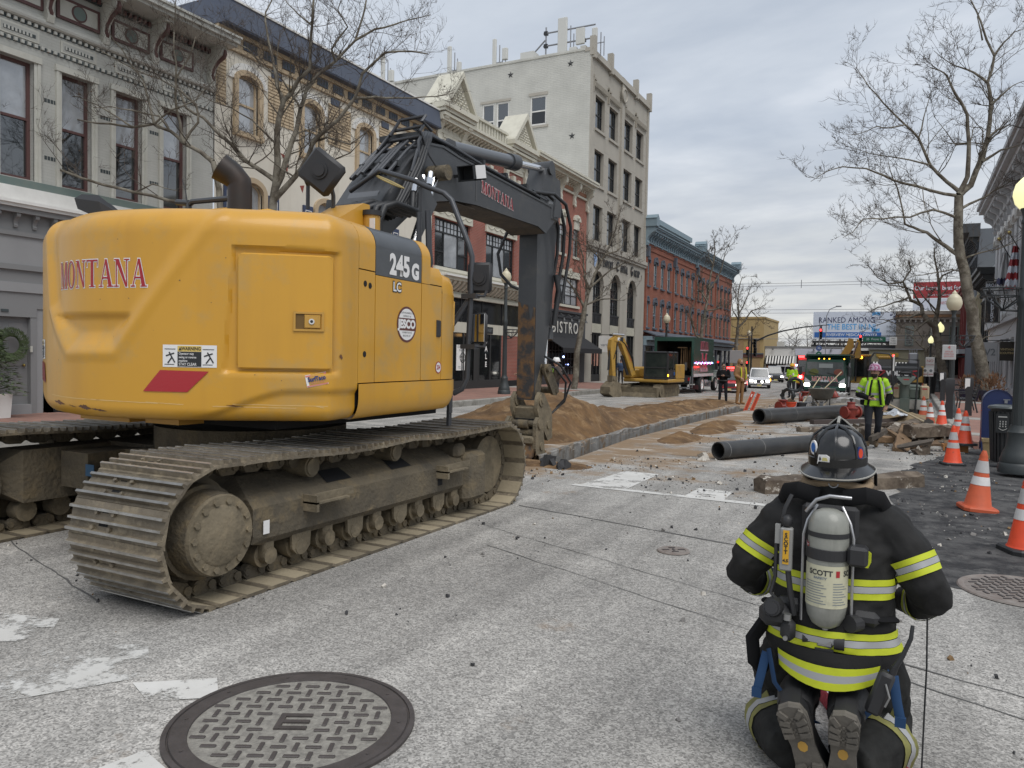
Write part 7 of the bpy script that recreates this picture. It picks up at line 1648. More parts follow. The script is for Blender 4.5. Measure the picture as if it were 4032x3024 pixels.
def far_trees():
 m=MB(mat('far wood',(.10,.085,.075),.95));r=random.Random(12)
 for k in range(70):
  x=-34+k*.75+r.uniform(-.3,.3);y=150+r.uniform(0,30);h=r.uniform(5,9.5)
  m.tube([(x,y,0),(x+r.uniform(-.3,.3),y,h*.5),(x+r.uniform(-.6,.6),y,h)],[.16,.09,.03],4,caps=False)
  for j in range(22):
   z=h*r.uniform(.35,1);a=r.uniform(0,6.3);l=h*r.uniform(.12,.3);m.tube([(x,y,z),(x+l*cos(a),y+l*sin(a),z+l*r.uniform(.3,1))],[.045,.02],3,caps=False)
 o=m.build('far_woods');tag(o,'distant line of bare woods on the skyline behind the shop row','trees',kind='stuff')
 g=MB(mat('far hill',(.085,.09,.085),.95));n=60
 pts=[(-160+320*i/n,240,6.3+1.2*sin(i*.9)+.6*sin(i*2.3))for i in range(n+1)]
 g.loft([[(x,y,0)for x,y,z in pts],pts,[(x,y+60,0)for x,y,z in pts]],close=False);tag(g.build('hills'),kind='structure')
far_trees()
# ================================================================== STREET FURNITURE
k0r=mat('lamp globe cream',(.55,.50,.36),.35);k24=mat('lamp globe lit',(.6,.58,.36),.35,emit=(1,.95,.5),estr=.55)
def lamp_post(label,loc,h,base_w,globe,full=True,basket=None):
 """cast iron post: stepped base, fluted shaft, acorn globe; h is the top of the finial"""
 t=thing('street_lamp',label,'street lamp',loc,0,'cast iron street lamps');s=base_w
 m=MB(k2g);m.lathe([(s,0),(s,.12),(s*.9,.16),(s*.92,.2),(s*.80,.3),(s*.62,.42),(s*.55,.6),(s*.58,.64),(s*.5,.68),(s*.44,.75)],n=24);m.build('base',t,35)
 m=MB(k2g);m.lathe([(s*.36,.74),(s*.30,h*.55),(s*.38,h*.56),(s*.38,h*.585),(s*.27,h*.60),(s*.25,h-.85),(s*.32,h-.83),(s*.32,h-.79),(s*.25,h-.76),(s*.28,h-.68),(s*.38,h-.62),(s*.38,h-.58)],n=18)
 for k in range(10):a=2*pi*k/10;m.cyl((s*.34*cos(a),s*.34*sin(a),.76),(s*.28*cos(a),s*.28*sin(a),h*.55),.012,n=5)
 m.build('shaft',t,40)
 m=MB(globe);g=.215;m.lathe([(g*.55,h-.6),(g*.85,h-.52),(g,h-.40),(g*.97,h-.33),(g*.85,h-.24),(g*.83,h-.22),(g*.5,h-.14),(g*.3,h-.10),(g*.32,h-.08),(g*.12,h-.03),(.01,h)],n=22);m.build('globe',t,40)
 if basket:
  z,side=basket;m=MB(k00)
  for k in range(9):x=side*(.06+.0*k);a=pi*k/8;m.tube([(side*.05+.26*cos(a)*0+side*.26*(1-cos(a)),.26*sin(a)*(1 if k%2 else-1),z),(side*(.05+.22*(1-cos(a))),.2*sin(a)*(1 if k%2 else-1),z-.18),(side*.28,0,z-.34)],.011,5)
  for rr,zz in((.27,z),(.24,z-.12)):m.tube([(side*.32+rr*cos(2*pi*k/16),rr*sin(2*pi*k/16),zz)for k in range(17)],.013,5)
  m.tube([(0,0,z-.36),(side*.32,0,z-.34)],.015,5);m.build('flower_basket',t)
 return t
k2g=mat('lamp iron green black',(.028,.034,.036),.5,var=(.04,.046,.047),scale=5)
lamp_post('cast iron lamp with cream globe between the red brick shop front and the digging arm',(-14.55,27.5,.2),5.08,.26,k0r,basket=(2.6,1))
lamp_post('cast iron lamp with cream globe in front of the pale blue corniced brick row',(-12.65,44,.0),4.42,.24,k0r)
lamp_post('cast iron lamp by the far end of the box truck',(-13.4,74,.0),4.6,.24,k0r)
lamp_post('large dark lamp post in the right foreground with lit globe and wire flower basket',(1.56,14.4,.06),4.74,.27,k24,basket=(2.9,-1))
lamp_post('unlit cream globed lamp carrying the parking sign on the right pavement',(1.12,26.4,.15),3.8,.21,k0r,basket=(2.45,1))
lamp_post('lit lamp beyond the parking sign lamp',(1.47,50,.15),4.0,.24,k24)
lamp_post('smallest lit lamp farthest along the right pavement',(1.45,70,.15),3.85,.24,k24)
def signal(label,loc,rz,heads,group=None,pole_h=None):
 t=thing('traffic_signal',label,'traffic light',loc,rz);m=MB(k00);m.cyl((0,0,0),(0,0,pole_h),.11,.08,n=12);m.build('pole',t)
 for i,(x,z,ped,on)in enumerate(heads):
  m=MB(k00);n=2 if ped else 3;m.box((x-.17,-.3,z),(x+.17,-.02,z+n*.33),bev=.03)
  for k in range(n):zz=z+.17+k*.33;m.tube([(x,-.3,zz+.02),(x,-.45,zz)],.15,12,caps=False)
  h=m.build('signal_head',t);c=MB(mat('signal red',(.8,.02,.02),.4,emit=(1,.03,.03),estr=4));d=MB(k0a)
  for k in range(n):zz=z+.17+k*.33;(c if(k==n-1 and on)else d).cyl((x,-.305,zz),(x,-.32,zz),.12,n=14)
  if on:c.build('red_lens',h)
  d.build('dark_lens',h)
 return t
t=signal('black signal post with long mast arm at the far left street corner',(-16.0,90,0),0,[(-.35,2.3,False,True),(-.35,1.0,True,True),(.4,3.2,False,False),(.45,2.2,False,False)],pole_h=5.6)
m=MB(k00);m.tube([(0,0,3.6),(.6,0,4.0),(1.8,0,4.6),(3.4,0,5.1),(5.4,0,5.5),(7.5,0,5.72),(8.1,0,5.75)],[.1,.1,.09,.08,.07,.05,.04],8);m.build('mast_arm',t,40)
t=signal('red signal hanging from the end of the mast arm before the billboard',(-8.7,90,4.2),0,[(0,.15,False,True)],pole_h=1.5)
t=signal('red signal seen just above the yellow loader boom',(-5.0,95,3.6),0,[(0,.25,False,True)],pole_h=1.2);m=MB(k00);m.cyl((0,0,1.1),(9,0,1.25),.05,n=6);m.cyl((9,0,-3.6),(9,0,1.3),.1,n=8);m.build('mast_arm',t)
def flat_sign(name,label,loc,w,h,col,lines,rz=0,pole=None,fg=None,roundel=False):
 t=thing(name,label,'sign',loc,rz);m=MB(col)
 if roundel:m.cyl((0,-.02,h/2),(0,.02,h/2),w/2,n=20)
 else:m.box((-w/2,-.02,0),(w/2,.02,h),bev=.015)
 m.build('plate',t)
 for s,z,sz,sx in lines:text('sign_text',s,sz,(0,-.03,z),fg or k02,t,sx=sx)
 if pole:m=MB(k00 if pole[2]else MATS['galvanised']);m.cyl((0,.05,pole[0]),(0,.05,pole[1]),.035,n=8);m.build('pole',t)
 return t
k2z=mat('sign green',(.01,.11,.06),.5)
flat_sign('street_sign','green street name sign hanging by the far right signal',(-3.6,95,4.1),2.3,.55,k2z,[('35  Front St',.27,.34,1)],fg=k1f)
flat_sign('street_sign','white no turn on red sign beside the green street name sign',(-1.7,95,3.75),.75,.9,k08,[('NO',.7,.22,1),('TURN',.45,.2,.9),('ON RED',.2,.18,.9)])
flat_sign('route_marker','blue round route marker on the pole below the mast arm signal',(-8.75,89,2.9),.6,.6,mat('sign blue',(.06,.10,.24),.5),[('35',.3,.3,1)],fg=k1f,pole=(-2.9,3.5,False),roundel=True)
flat_sign('route_marker','green round marker under the blue route marker',(-8.75,88.9,2.25),.6,.6,k2z,[('P',.3,.35,1)],fg=k1f,roundel=True)
flat_sign('parking_sign','parking sign with a red number four on the unlit right lamp',(1.02,26.1,1.88),.36,.44,mat('sign grey white',(.42,.42,.42),.5),[('4',.36,.16,1),('HOUR',.24,.07,1),('PARKING',.17,.06,1),('8AM-6PM',.1,.06,1)],fg=mat('banner print red',(.45,.1,.1),.6))
flat_sign('street_sign','small white regulation sign by the first of the far right cones',(.95,46,1.3),.42,.8,k08,[('NO',.6,.2,1),('STANDING',.4,.1,.8)],fg=MATS['banner print red'],pole=(-1.2,.8,False))
flat_sign('street_sign','plain grey back of a street sign behind the police officer',(-10.2,52,1.55),.85,.85,mat('sign back',(.30,.285,.28),.6),[],pole=(-1.5,.8,False))
def wires():
 for i,(y,z0,z1,sag,lab)in enumerate(((120,13.6,13.9,.5,'upper bundle of utility wires spanning the far sky'),(120,9.6,9.5,.25,'middle utility wires just above the billboard'),(121,9.1,9.05,.2,'lower utility wires grazing the billboard top'),(98,4.55,4.5,.12,'low signal wire crossing the billboard'),(120,13.2,13.4,.45,'second utility wire of the upper bundle'))):
  m=MB(k3g);m.tube([(-40+70*k/16,y,z0+(z1-z0)*k/16-sag*4*(k/16)*(1-k/16)*1.0)for k in range(17)],.026,4)
  if i==0:
   for x in(-14.5,-6.5,2):m.box((x-.04,y-.05,z0-1.1),(x+.04,y+.05,z0+.1))
  tag(m.build('utility_wire'),lab,'wire','utility wires')
 for x,y,h,lab in((-10.5,140,6.9,'wooden utility pole standing left of the billboard'),(-40,120,14,'utility pole carrying the wires far left')):tag(MB(mat('pole wood',(.08,.06,.05),.9)).cyl((x,y,0),(x,y,h),.22,.16,n=8).build('utility_pole'),lab,'utility pole')
 t=thing('street_light','thin curved street light in front of the billboard left edge','street lamp',(-9.0,99,0));m=MB(MATS['galvanised']);m.tube([(0,0,0),(0,0,7.2),(.3,0,8),(1.1,0,8.35)],.05,6);m.box((1.0,-.1,8.28),(1.6,.1,8.42));m.build('pole',t)
k3g=mat('wire',(.16,.165,.18),.6)
wires()
# ---- cones
k12=mat('cone orange',(.78,.075,.02),.5,var=(.62,.06,.018),scale=9,dirt=(.30,.06,.03),dscale=14,dlo=.62,dhi=.7);k2c=mat('cone orange faded',(.52,.095,.035),.6,var=(.42,.08,.03),scale=7);k2j=mat('cone reflective',(.62,.61,.60),.5,var=(.5,.49,.48),scale=10)
def cone_proto(m_,nm):
 t=thing('traffic_cone','','traffic cone',(0,0,0),0,'orange traffic cones by the right kerb');H=.72
 R=lambda z:.155-(.155-.030)*(z/H)
 m=MB(k0f if nm else m_);m.loft([[(x*s,y*s,z)for x,y in((-.19,-.14),(-.14,-.19),(.14,-.19),(.19,-.14),(.19,.14),(.14,.19),(-.14,.19),(-.19,.14))]for z,s in((0,1.0),(.035,1.0),(.05,.93))]);m.build('base',t)
 m=MB(m_);m.lathe([(.165,.045),(R(.06),.07),(R(.6),.6),(R(.62)+.004,.615),(R(.64),.63),(R(.65)+.004,.65),(.028,.70),(.02,.72),(.012,.715)],n=28,caps=False);m.build('body',t,40)
 for a,b in((.31,.41),(.46,.60)):m=MB(k2j);m.lathe([(R(a)+.0035,a),(R(b)+.0035,b)],n=28,caps=False);m.build('reflective_band',t,40)
 return t
for m_ in(k12,k2c,k2j):vary(m_)
pa,pb=cone_proto(k12,1),cone_proto(k2c,0)
def put(p,x,y,lab,z=.006,rz=0,s=1.0,tilt=(0,0)):
 if p.get('used'):c=copy_tree(p);del c['used']
 else:c=p;p['used']=1
 c.location=(x,y,z);c.rotation_euler=(tilt[0],tilt[1],rz);c['label']=lab;c.scale=(s,s,s);return c
put(pa,1.02,8.55,'nearest whole traffic cone with a black base beside the manhole in the black fill',rz=.4)
put(pb,.78,10.75,'traffic cone with an orange base leaning slightly on the black fill',rz=.25,tilt=(.02,.07))
put(pa,1.42,7.45,'traffic cone cut off by the right picture edge',rz=.1)
put(pa,.72,15.35,'traffic cone standing at the end of the curb beside the orange crate',rz=.2,s=.95)
put(pa,1.02,17.6,'traffic cone behind the curb end cone, beside the mailbox',.155,s=.95,rz=.6)
put(pa,.96,18.9,'traffic cone half hidden at the left of the mailbox side pair',.155,s=.92,rz=.9)
put(pa,.78,22.6,'traffic cone standing clear on the curb in front of the black kiosk',.16,s=.9,rz=.3)
put(pb,.55,24.0,'faded orange cone behind the clear curb cone',.0,s=.95,rz=.3)
put(pb,.42,26.6,'faded orange cone leftmost in the curb cluster with a slashed band',.0,s=1.05,rz=.5)
put(pa,.62,43.0,'single far cone on the curb next to the black litter bin',.16,s=.85)
put(pa,.15,58.0,'farthest tall cone beside the white notice boards',.0,s=1.1)
for p in(pa,pb):
 if 'used' in p:del p['used']
for o in list(COL.objects):
 if 'used' in o:del o['used']
# ---- mailbox
def mailbox():
 t=thing('mailbox','dark blue round topped mailbox seen from its side on the right corner','mailbox',(1.52,17.45,.1));k23=mat('mailbox blue',(.012,.022,.085),.4,var=(.016,.028,.095),scale=6)
 m=MB(k23);A=[(.245*cos(a),.93+.245*sin(a))for a in[pi*k/16 for k in range(17)]];m.prism([(-.245,.15),(.245,.15)]+A,-.22,.22,'y');m.build('body',t,50)
 m=MB(k23);A2=[(.255*cos(a),.93+.255*sin(a))for a in[pi*k/16 for k in range(17)]]
 for k in range(16):m.prism([A[k],A[k+1],A2[k+1],A2[k]],-.235,-.2,'y')
 m.box((-.255,-.235,.15),(-.24,-.2,.93));m.box((.24,-.235,.15),(.255,-.2,.93));m.build('rim',t)
 for x in(-.22,.22):
  for y in(-.2,.2):MB(k23).box((x-.03,y-.03,0),(x+.03,y+.03,.16)).build('leg',t)
 m=MB(MATS['galvanised']);m.box((.1,-.25,.93),(.15,-.235,1.0));m.box((.08,-.255,.99),(.19,-.24,1.005));m.build('lock',t);m=MB(k03);m.add([(-.10,-.226,.40),(-.05,-.226,.40),(-.05,-.226,.58)],[(0,1,2)]);m.build('notice',t)
mailbox()
def litter_bin(label,loc,s=1.0,crest=True):
 t=thing('litter_bin',label,'litter bin',loc);k25=k00
 m=MB(k25);m.lathe([(.19*s,0),(.235*s,.82*s),(.245*s,.86*s)],n=28);m.build('body',t,40)
 for k in range(26):
  a=2*pi*k/26;MB(k25).tube([(.20*s*cos(a),.20*s*sin(a),.02),(.247*s*cos(a),.247*s*sin(a),.82*s)],[(.012,.022),(.012,.022)],4).build('slat',t)
 m=MB(mat('bin lid steel',(.09,.10,.10),.35,metal=.4));m.lathe([(.27*s,.86*s),(.285*s,.88*s),(.27*s,.91*s),(.17*s,.93*s),(.165*s,.90*s)],n=28);m.build('lid',t,40)
 if crest:
  m=MB(k25);m.box((-.19,-.262,.52),(.0,-.235,.84));p=m.build('crest_plate',t);g=MB(mat('crest grey',(.4,.4,.38),.5))
  g.tube([(-.15+.012*k,-.266,.60-.035*sin(pi*k/10))for k in range(11)],.006,5)
  for x in(-.13,-.09,-.05):
   for z in(.63,.67,.71):g.box((x-.008,-.268,z-.012),(x+.008,-.262,z+.012))
  g.box((-.16,-.266,.78),(-.03,-.262,.80));g.build('crest',p)
 return t
litter_bin('black slatted litter bin with a crest plate beside the big lamp base',(1.52,15.55,.09),1.06)
litter_bin('black litter bin far along the pavement beside the white notice boards',(.95,46.5,.15),1.3,False)
t=thing('plastic_tub','dirty cream plastic tub standing between the mailbox and the litter bin','tub',(1.36,16.4,.05));m=MB(mat('dirty cream plastic',(.38,.29,.15),.6,var=(.30,.22,.11),scale=9));m.loft([[(x*s,y*s,z)for x,y in((-.13,-.11),(.13,-.11),(.13,.11),(-.13,.11))]for z,s in((0,.82),(.3,.97),(.3,1.08),(.36,1.1),(.36,.95),(.05,.78))],caps=False);m.build('tub',t)
t=thing('wooden_crate','small orange wooden box lying at the curb end','crate',(.86,17.75,.005),.1);k3a=mat('orange wood',(.42,.19,.06),.8,var=(.32,.14,.05),scale=12)
for k,(a,b)in enumerate((((-.22,-.14,0),(.22,-.12,.14)),((-.22,.12,0),(.22,.14,.14)),((-.22,-.12,0),(-.2,.12,.14)),((.2,-.12,0),(.22,.12,.14)),((-.2,-.12,.0),(.2,.12,.02)))):MB(k3a).box(a,b).build('board',t)
def kiosk():
 for(x,y,h,lab)in((1.68,28,1.2,'black parking pay kiosk wrapped in plastic with a white notice'),(1.3,38,1.25,'far parking kiosk with a white notice beside the bin'),(1.06,25.6,1.2,'narrow parking post with a white notice in front of the sign lamp')):
  t=thing('parking_kiosk',lab,'parking kiosk',(x,y,.15),0,'parking pay posts');m=MB(k06);m.loft([[(-w,-d,z),(w,-d,z),(w,d,z),(-w,d,z)]for z,w,d in((0,.10,.08),(h*.55,.08,.07),(h*.72,.12,.09),(h*.95,.12,.09),(h,.08,.06))]);m.build('post',t,30);n=MB(k03)
  if y>26:n.add([(-.115,-.1,h*.7),(-.04,-.1,h*.76),(.02,-.1,h*.76),(.02,-.1,h*.97),(-.115,-.1,h*.97)],[(0,1,2,3,4)]);n.build('notice',t)
kiosk()
def bench(label,loc,rz):
 t=thing('park_bench',label,'bench',loc,rz);
 for k in range(5):MB(k00).box((-.8,-.2+k*.09,.42),(.8,-.14+k*.09,.45)).build('seat_slat',t)
 for k in range(5):MB(k00).box((-.8,.24+k*.02,.5+k*.09),(.8,.26+k*.02,.57+k*.09)).build('back_slat',t)
 for x in(-.75,.75):m=MB(k00);m.tube([(x,-.25,0),(x,-.2,.42),(x,.22,.42),(x,.34,.95)],.025,6);m.tube([(x,.3,0),(x,.2,.42)],.025,6);m.tube([(x,-.22,.42),(x,-.25,.62),(x,.1,.66),(x,.27,.6)],.022,6);m.build('bench_end',t)
bench('black slatted bench standing on the right brick pavement behind the cones',(1.75,30.5,.15),-pi/2)
bench('black bench farther back on the right pavement',(1.9,41,.15),-pi/2)
def notices():
 for x,lab in((.72,'left one of two small white notice boards on a striped post'),(.98,'right one of two small white notice boards')):
  t=thing('notice_board',lab,'notice',(x,45,.15));m=MB(k03);m.box((-.12,-.02,.95),(.12,.02,1.4));m.m(MATS['print grey']);m.cyl((0,-.03,1.25),(0,-.022,1.25),.07,n=12);m.m(k05);m.box((-.1,-.025,1.05),(.1,-.021,1.08));m.m(k00);m.box((-.03,0,0),(.03,.03,.95));m.build('board',t)
notices()
def planter(label,loc,r,shrub,col):
 t=thing('planter',label,'planter',loc);m=MB(col);m.lathe([(r*.75,0),(r,.45),(r*1.05,.5),(r*.9,.48)],n=18);m.build('pot',t,40);f=MB(shrub);rd=random.Random(int(loc[1]))
 for k in range(160):
  a=rd.uniform(0,6.28);e=rd.uniform(-.2,1.4);q=Vector((cos(a)*cos(e),sin(a)*cos(e),sin(e)))*r*rd.uniform(.4,1.3);q.z+=.6;d=q.normalized()*.16;s_=Vector((-d.y,d.x,0)).normalized()*.05;f.add([q-s_,q+d,q+s_],[(0,1,2)])
 f.build('shrub',t)
k2p=mat('dry shrub',(.16,.085,.045),.9)
planter('dark planter with dry brown shrub nearest the mottled plane tree',(3.2,38.5,.15),.5,k2p,mat('navy pot',(.015,.02,.05),.5));planter('dark planter with dry brown shrub left of the nearer planter',(2.4,39.5,.15),.42,k2p,MATS['navy pot'])
# ---- door side planter with evergreen, wreath
def evergreen():
 t=thing('potted_evergreen','small evergreen tree in a white square planter beside the grey door','potted tree',(-17.5,9.55,.2));k2l=mat('fir needles',(.045,.075,.03),.9,var=(.09,.115,.05),scale=6)
 m=MB(k08);m.loft([[(-.24,-.24,0),(.24,-.24,0),(.24,.24,0),(-.24,.24,0)],[(-.27,-.27,.52),(.27,-.27,.52),(.27,.27,.52),(-.27,.27,.52)]]);m.build('planter',t)
 m=MB(k2v);m.cyl((0,0,.5),(0,0,1.9),.04,.01,n=6);m.build('trunk',t);f=MB(k2l);r=random.Random(8)
 for k in range(1500):
  z=r.uniform(.5,1.95);R=(.62-.36*(z-.5))*sqrt(r.random());a=r.uniform(0,6.28);q=Vector((R*cos(a),R*sin(a),z));d=Vector((cos(a),sin(a),r.uniform(-.5,.3)))*r.uniform(.07,.15);s_=Vector((-sin(a),cos(a),r.uniform(-.6,.6)))*.022;f.add([q-s_,q+d,q+s_],[(0,1,2)])
 f.build('crown',t,fix=False)
 w=MB(k2l)
 for k in range(1500):
  a=r.uniform(0,6.28);b=r.uniform(0,6.28);R=.27+.085*cos(b);q=Vector((.1+.06*sin(b),R*cos(a),R*sin(a)));d=Vector((r.uniform(-.2,.6),cos(a+r.uniform(.2,1.4)),sin(a+r.uniform(.2,1.4))))*.075;s_=Vector((.2,-sin(a),cos(a)))*.012;w.add([q-s_,q+d,q+s_],[(0,1,2)])
 o=w.build('wreath',loc=(-18.06,10.2,1.78));tag(o,'round evergreen wreath hanging on the grey panelled door','wreath')
evergreen()
# ---- manholes: heavy lid near the camera
def manhole():
 C_,R_=(-2.52,2.70),.535
 t=thing('manhole_cover','large round iron manhole cover with basket weave bars and letter E','manhole cover',(C_[0],C_[1],.004),radians(28))
 m=MB(k1c);m.lathe([(R_+.035,-.02),(R_+.035,.010),(R_+.012,.012),(R_+.010,.004),(R_+.004,.004),(R_,.012),(R_*.86,.012),(R_*.855,.004)],n=72,caps=False);m.build('rim',t,40)
 p=MB(mat('packed grit',(.30,.285,.25),.95,var=(.15,.14,.125),scale=22,bump=.5,bscale=70));p.lathe([(.001,.004),(R_*.87,.004)],n=60,caps=False);p.build('grit_fill',t)
 bar=MB(k1c);bar.box((-.036,-.011,.003),(.036,.011,.011),bev=.004);me=bar.mesh('raised_bar');g=.077;k=0
 for i in range(-8,9):
  for j in range(-8,9):
   x,y=i*g,j*g
   if sqrt(x*x+y*y)>R_*.86-.03 or(abs(x)<.1 and abs(y)<.085):continue
   o=link('raised_bar',me,t,(x,y,0));o.rotation_euler=(0,0,0 if(i+j)%2 else pi/2)
 e=MB(k1c);e.box((-.07,-.075,.003),(-.042,.075,.0125));
 for y in(-.075,-.013,.049):e.box((-.045,y,.0031),(.08,y+.026,.0121))
 e.build('letter_e',t)
 q=MB(k1c)
 for k in range(10):a=2*pi*k/10;q.cyl((R_*.93*cos(a),R_*.93*sin(a),.01),(R_*.93*cos(a),R_*.93*sin(a),.016),.008,n=6)
 q.build('rim_studs',t)
 for(x,y,r,lab,nm)in((.85,7.05,.42,'rusty manhole cover by the nearest cone at the edge of the black fill','manhole_cover'),(-1.85,6.85,.11,'small round valve cover in the road behind the kneeling firefighter','valve_cover')):
  t=thing(nm,lab,'manhole cover',(x,y,.006),.5);m=MB(mat('rusty iron',(.15,.115,.10),.8,var=(.24,.22,.20),scale=9,bump=.4));m.lathe([(r+.04,.0),(r+.03,.010),(r,.010),(r*.97,.004),(r*.93,.010),(.002,.010)],n=40,caps=False);m.build('lid',t,40)
  b=MB(k1c);b.box((-.03,-.009,.009),(.03,.009,.016));me=b.mesh('raised_bar');n=int(r/.07)
  for i in range(-n,n+1):
   for j in range(-n,n+1):
    if sqrt(i*i+j*j)*.07<r*.85:o=link('raised_bar',me,t,(i*.07,j*.07,0));o.rotation_euler=(0,0,0 if(i+j)%2 else pi/2)
manhole()
def drain():
 t=thing('storm_drain','storm drain grate with concrete curb slab at the end of the curb','drain',(.55,17.45,.005));m=MB(k0n);m.box((-.4,.2,0),(.45,.55,.06),bev=.02);m.box((-.42,-.02,-.0),(.47,.2,.012));m.build('slab',t);g=MB(k0a);g.box((-.38,-.02,.012),(.38,.14,.016));g.build('grate_hole',t);b=MB(mat('grate iron',(.25,.21,.20),.7));b.box((-.012,-.02,.014),(.018,.15,.028));me=b.mesh('grate_bar')
 for k in range(11):link('grate_bar',me,t,(-.36+k*.072,0,0))
drain()
# ================================================================== DIG SITE: soil, rubble, pipes, fittings
def heap(name,label,x0,x1,y0,y1,hfun,m_,res=.09,amp=.06,seed=0):
 nx,ny=int((x1-x0)/res),int((y1-y0)/res);V=[];F=[]
 for j in range(ny+1):
  for i in range(nx+1):
   x=x0+(x1-x0)*i/nx;y=y0+(y1-y0)*j/ny;h=hfun(x,y)
   p=Vector((x*1.9+seed,y*1.9,0));k=min(1,max(0,h/.12));h+=k*amp*(noise.noise(p)+.6*noise.noise(p*2.6)+.45*abs(noise.noise(p*6.1))+.3*noise.noise(p*12))
   V.append((x,y,h-.02))
 for j in range(ny):
  for i in range(nx):
   q=[j*(nx+1)+i,j*(nx+1)+i+1,(j+1)*(nx+1)+i+1,(j+1)*(nx+1)+i]
   if max(V[a][2]for a in q)>-.005:F.append(q)
 b=MB(m_);b.V=[Vector(v)for v in V];b.F=F;b.I=[0]*len(F);o=b.build(name,smooth=60);tag(o,label,'soil',kind='stuff');return o
bump=lambda x,y,cx,cy,rx,ry,h:h*max(0,1-sqrt(((x-cx)/rx)**2+((y-cy)/ry)**2))**.85
ridge=lambda x,y:max(bump(x,y,-7.7,16.6,2.5,3.2,1.02),bump(x,y,-7.3,19.6,1.7,2.6,.42),bump(x,y,-7.2,22.4,1.3,2.2,.24),bump(x,y,-7.4,25.0,1.3,2.2,.26),bump(x,y,-7.1,28.2,1.5,2.8,.26),bump(x,y,-6.9,31.4,1.2,1.6,.16))*min(1,max(0,(-6.05-x)/.6))
heap('dirt_pile','long ridge of brown excavated soil heaped along the trench',-10.6,-5.9,11.9,33.8,ridge,k1r,.085,.085)
heap('dirt_pile','small low heaps of brown soil on the near side of the trench',-4.9,-3.4,14.2,22.5,lambda x,y:max(bump(x,y,-4.4,16.6,.45,1.2,.16),bump(x,y,-4.3,19.4,.5,1.6,.24),bump(x,y,-4.35,21.6,.4,.7,.12)),k1r,.06,.05,3)
heap('dirt_pile','soil spread around the digging bucket',-6.5,-4.0,10.4,12.6,lambda x,y:max(bump(x,y,-5.6,11.3,.7,.5,.10),bump(x,y,-4.85,11.3,.5,.45,.10),bump(x,y,-6.0,11.2,.5,.5,.10)),k1r,.06,.04,7)
heap('dirt_pile','brown soil heap with weeds beside the right curb',-1.2,.95,22.8,30,lambda x,y:max(bump(x,y,.1,25.3,1.0,1.8,.36),bump(x,y,-.7,27.5,.8,1.6,.25)),mat('rooty soil',(.16,.115,.065),.97,var=(.24,.18,.10),scale=3,bump=1,bscale=14),.09,.06,5)
heap('dirt_pile','grey brown spoil under the stacked fittings',-3.6,-1.0,29,34,lambda x,y:bump(x,y,-2.2,31.5,1.6,2.6,.2),mat('spoil',(.20,.17,.13),.97,var=(.28,.25,.2),scale=3,bump=1,bscale=14),.12,.06,9)
def scatter():
 r=random.Random(21);k3b=[mat('dark crumb',(.04,.04,.042),.9),mat('pale stone',(.50,.47,.42),.9),mat('brown clod',(.20,.125,.06),.95),mat('grey stone',(.2,.19,.18),.9)]
 def rock(mb,x,y,s,z=0):
  Mx=TM((x,y,z+s*.3))@Euler((r.uniform(0,6),r.uniform(0,6),r.uniform(0,6))).to_matrix().to_4x4()@DM((s,s*r.uniform(.6,1),s*r.uniform(.4,.8),1));v=[Vector((sx*r.uniform(.5,1),sy*r.uniform(.5,1),sz*r.uniform(.5,1)))for sx in(-1,1)for sy in(-1,1)for sz in(-1,1)]
  mb.add(v,[(0,1,3,2),(4,6,7,5),(0,4,5,1),(2,3,7,6),(0,2,6,4),(1,5,7,3)],Mx)
 for nm,lab,n,fn,ws in(('debris','small dark and pale crumbs scattered over the junction',1500,lambda:(r.uniform(-7,1.2),3+9.5*r.random()**.8),(.5,.12,.1,.28)),('debris','broken asphalt crumbs and stones strewn along the dig',2600,lambda:(r.uniform(-5.0,.9),9+24*r.random()**.9),(.5,.2,.15,.15)),('debris','clods of soil round the trench lip',1300,lambda:(r.gauss(-5.1,.9),r.uniform(10.5,30)),(.25,.1,.6,.05)),('debris','loose stones on the black fill',700,lambda:(r.uniform(0,3.5),r.uniform(7,17)),(.55,.2,.1,.15))):
  mb=MB()
  for k in range(n):
   x,y=fn()
   if-5.8<x<-4.5 and 11.4<y<28.8:continue
   if noise.noise(Vector((x*.9,y*.5,3)))<-.05:continue
   mb.m(k3b[r.choices(range(4),ws)[0]]);rock(mb,x,y,.004+.024*r.random()**6+(.005 if y>9 else 0))
  tag(mb.build(nm),lab,'debris',kind='stuff')
 for(x,y,s,m_,nm,lab)in((-3.12,13.4,.17,'pale stone','stone_block','chunk of pale broken concrete at the mouth of the nearer black pipe'),(-6.4,15.2,.13,'brown clod','stone_block','round brown stone on the soil beside the trench'),(-5.1,11.15,.16,'dark crumb','asphalt_lump','black lump of asphalt in front of the bucket'),(-4.75,11.0,.12,'dark crumb','asphalt_lump','smaller black lump right of the bucket lump'),(.55,21.5,.13,'pale stone','stone_block','pale stone resting on the right curb'),(-2.3,10.9,.05,'pale stone','stone_block','flat white fragment by the long slab')):
  mb=MB(MATS[m_]);
  for q in range(3):rock(mb,x+r.uniform(-.4,.4)*s,y+r.uniform(-.3,.3)*s,s*r.uniform(.6,1))
  tag(mb.build(nm),lab,'stone')
 return rock
rock=scatter()
k07=mat('broken roadbed',(.17,.135,.10),.95,var=(.075,.055,.04),scale=3.5,amt=.9,bump=.9,bscale=12,dirt=(.50,.46,.40),dscale=3.2,dlo=.57,dhi=.62);k0t=mat('brown roadbed',(.20,.13,.075),.95,var=(.12,.075,.04),scale=4,bump=.8,bscale=14)
k2s=mat('dark roadbed',(.06,.05,.042),.95,var=(.11,.09,.07),scale=5,bump=.9,bscale=14,dirt=(.5,.47,.42),dscale=4,dlo=.6,dhi=.64)
for m_ in(k07,k0t,k2s):vary(m_)
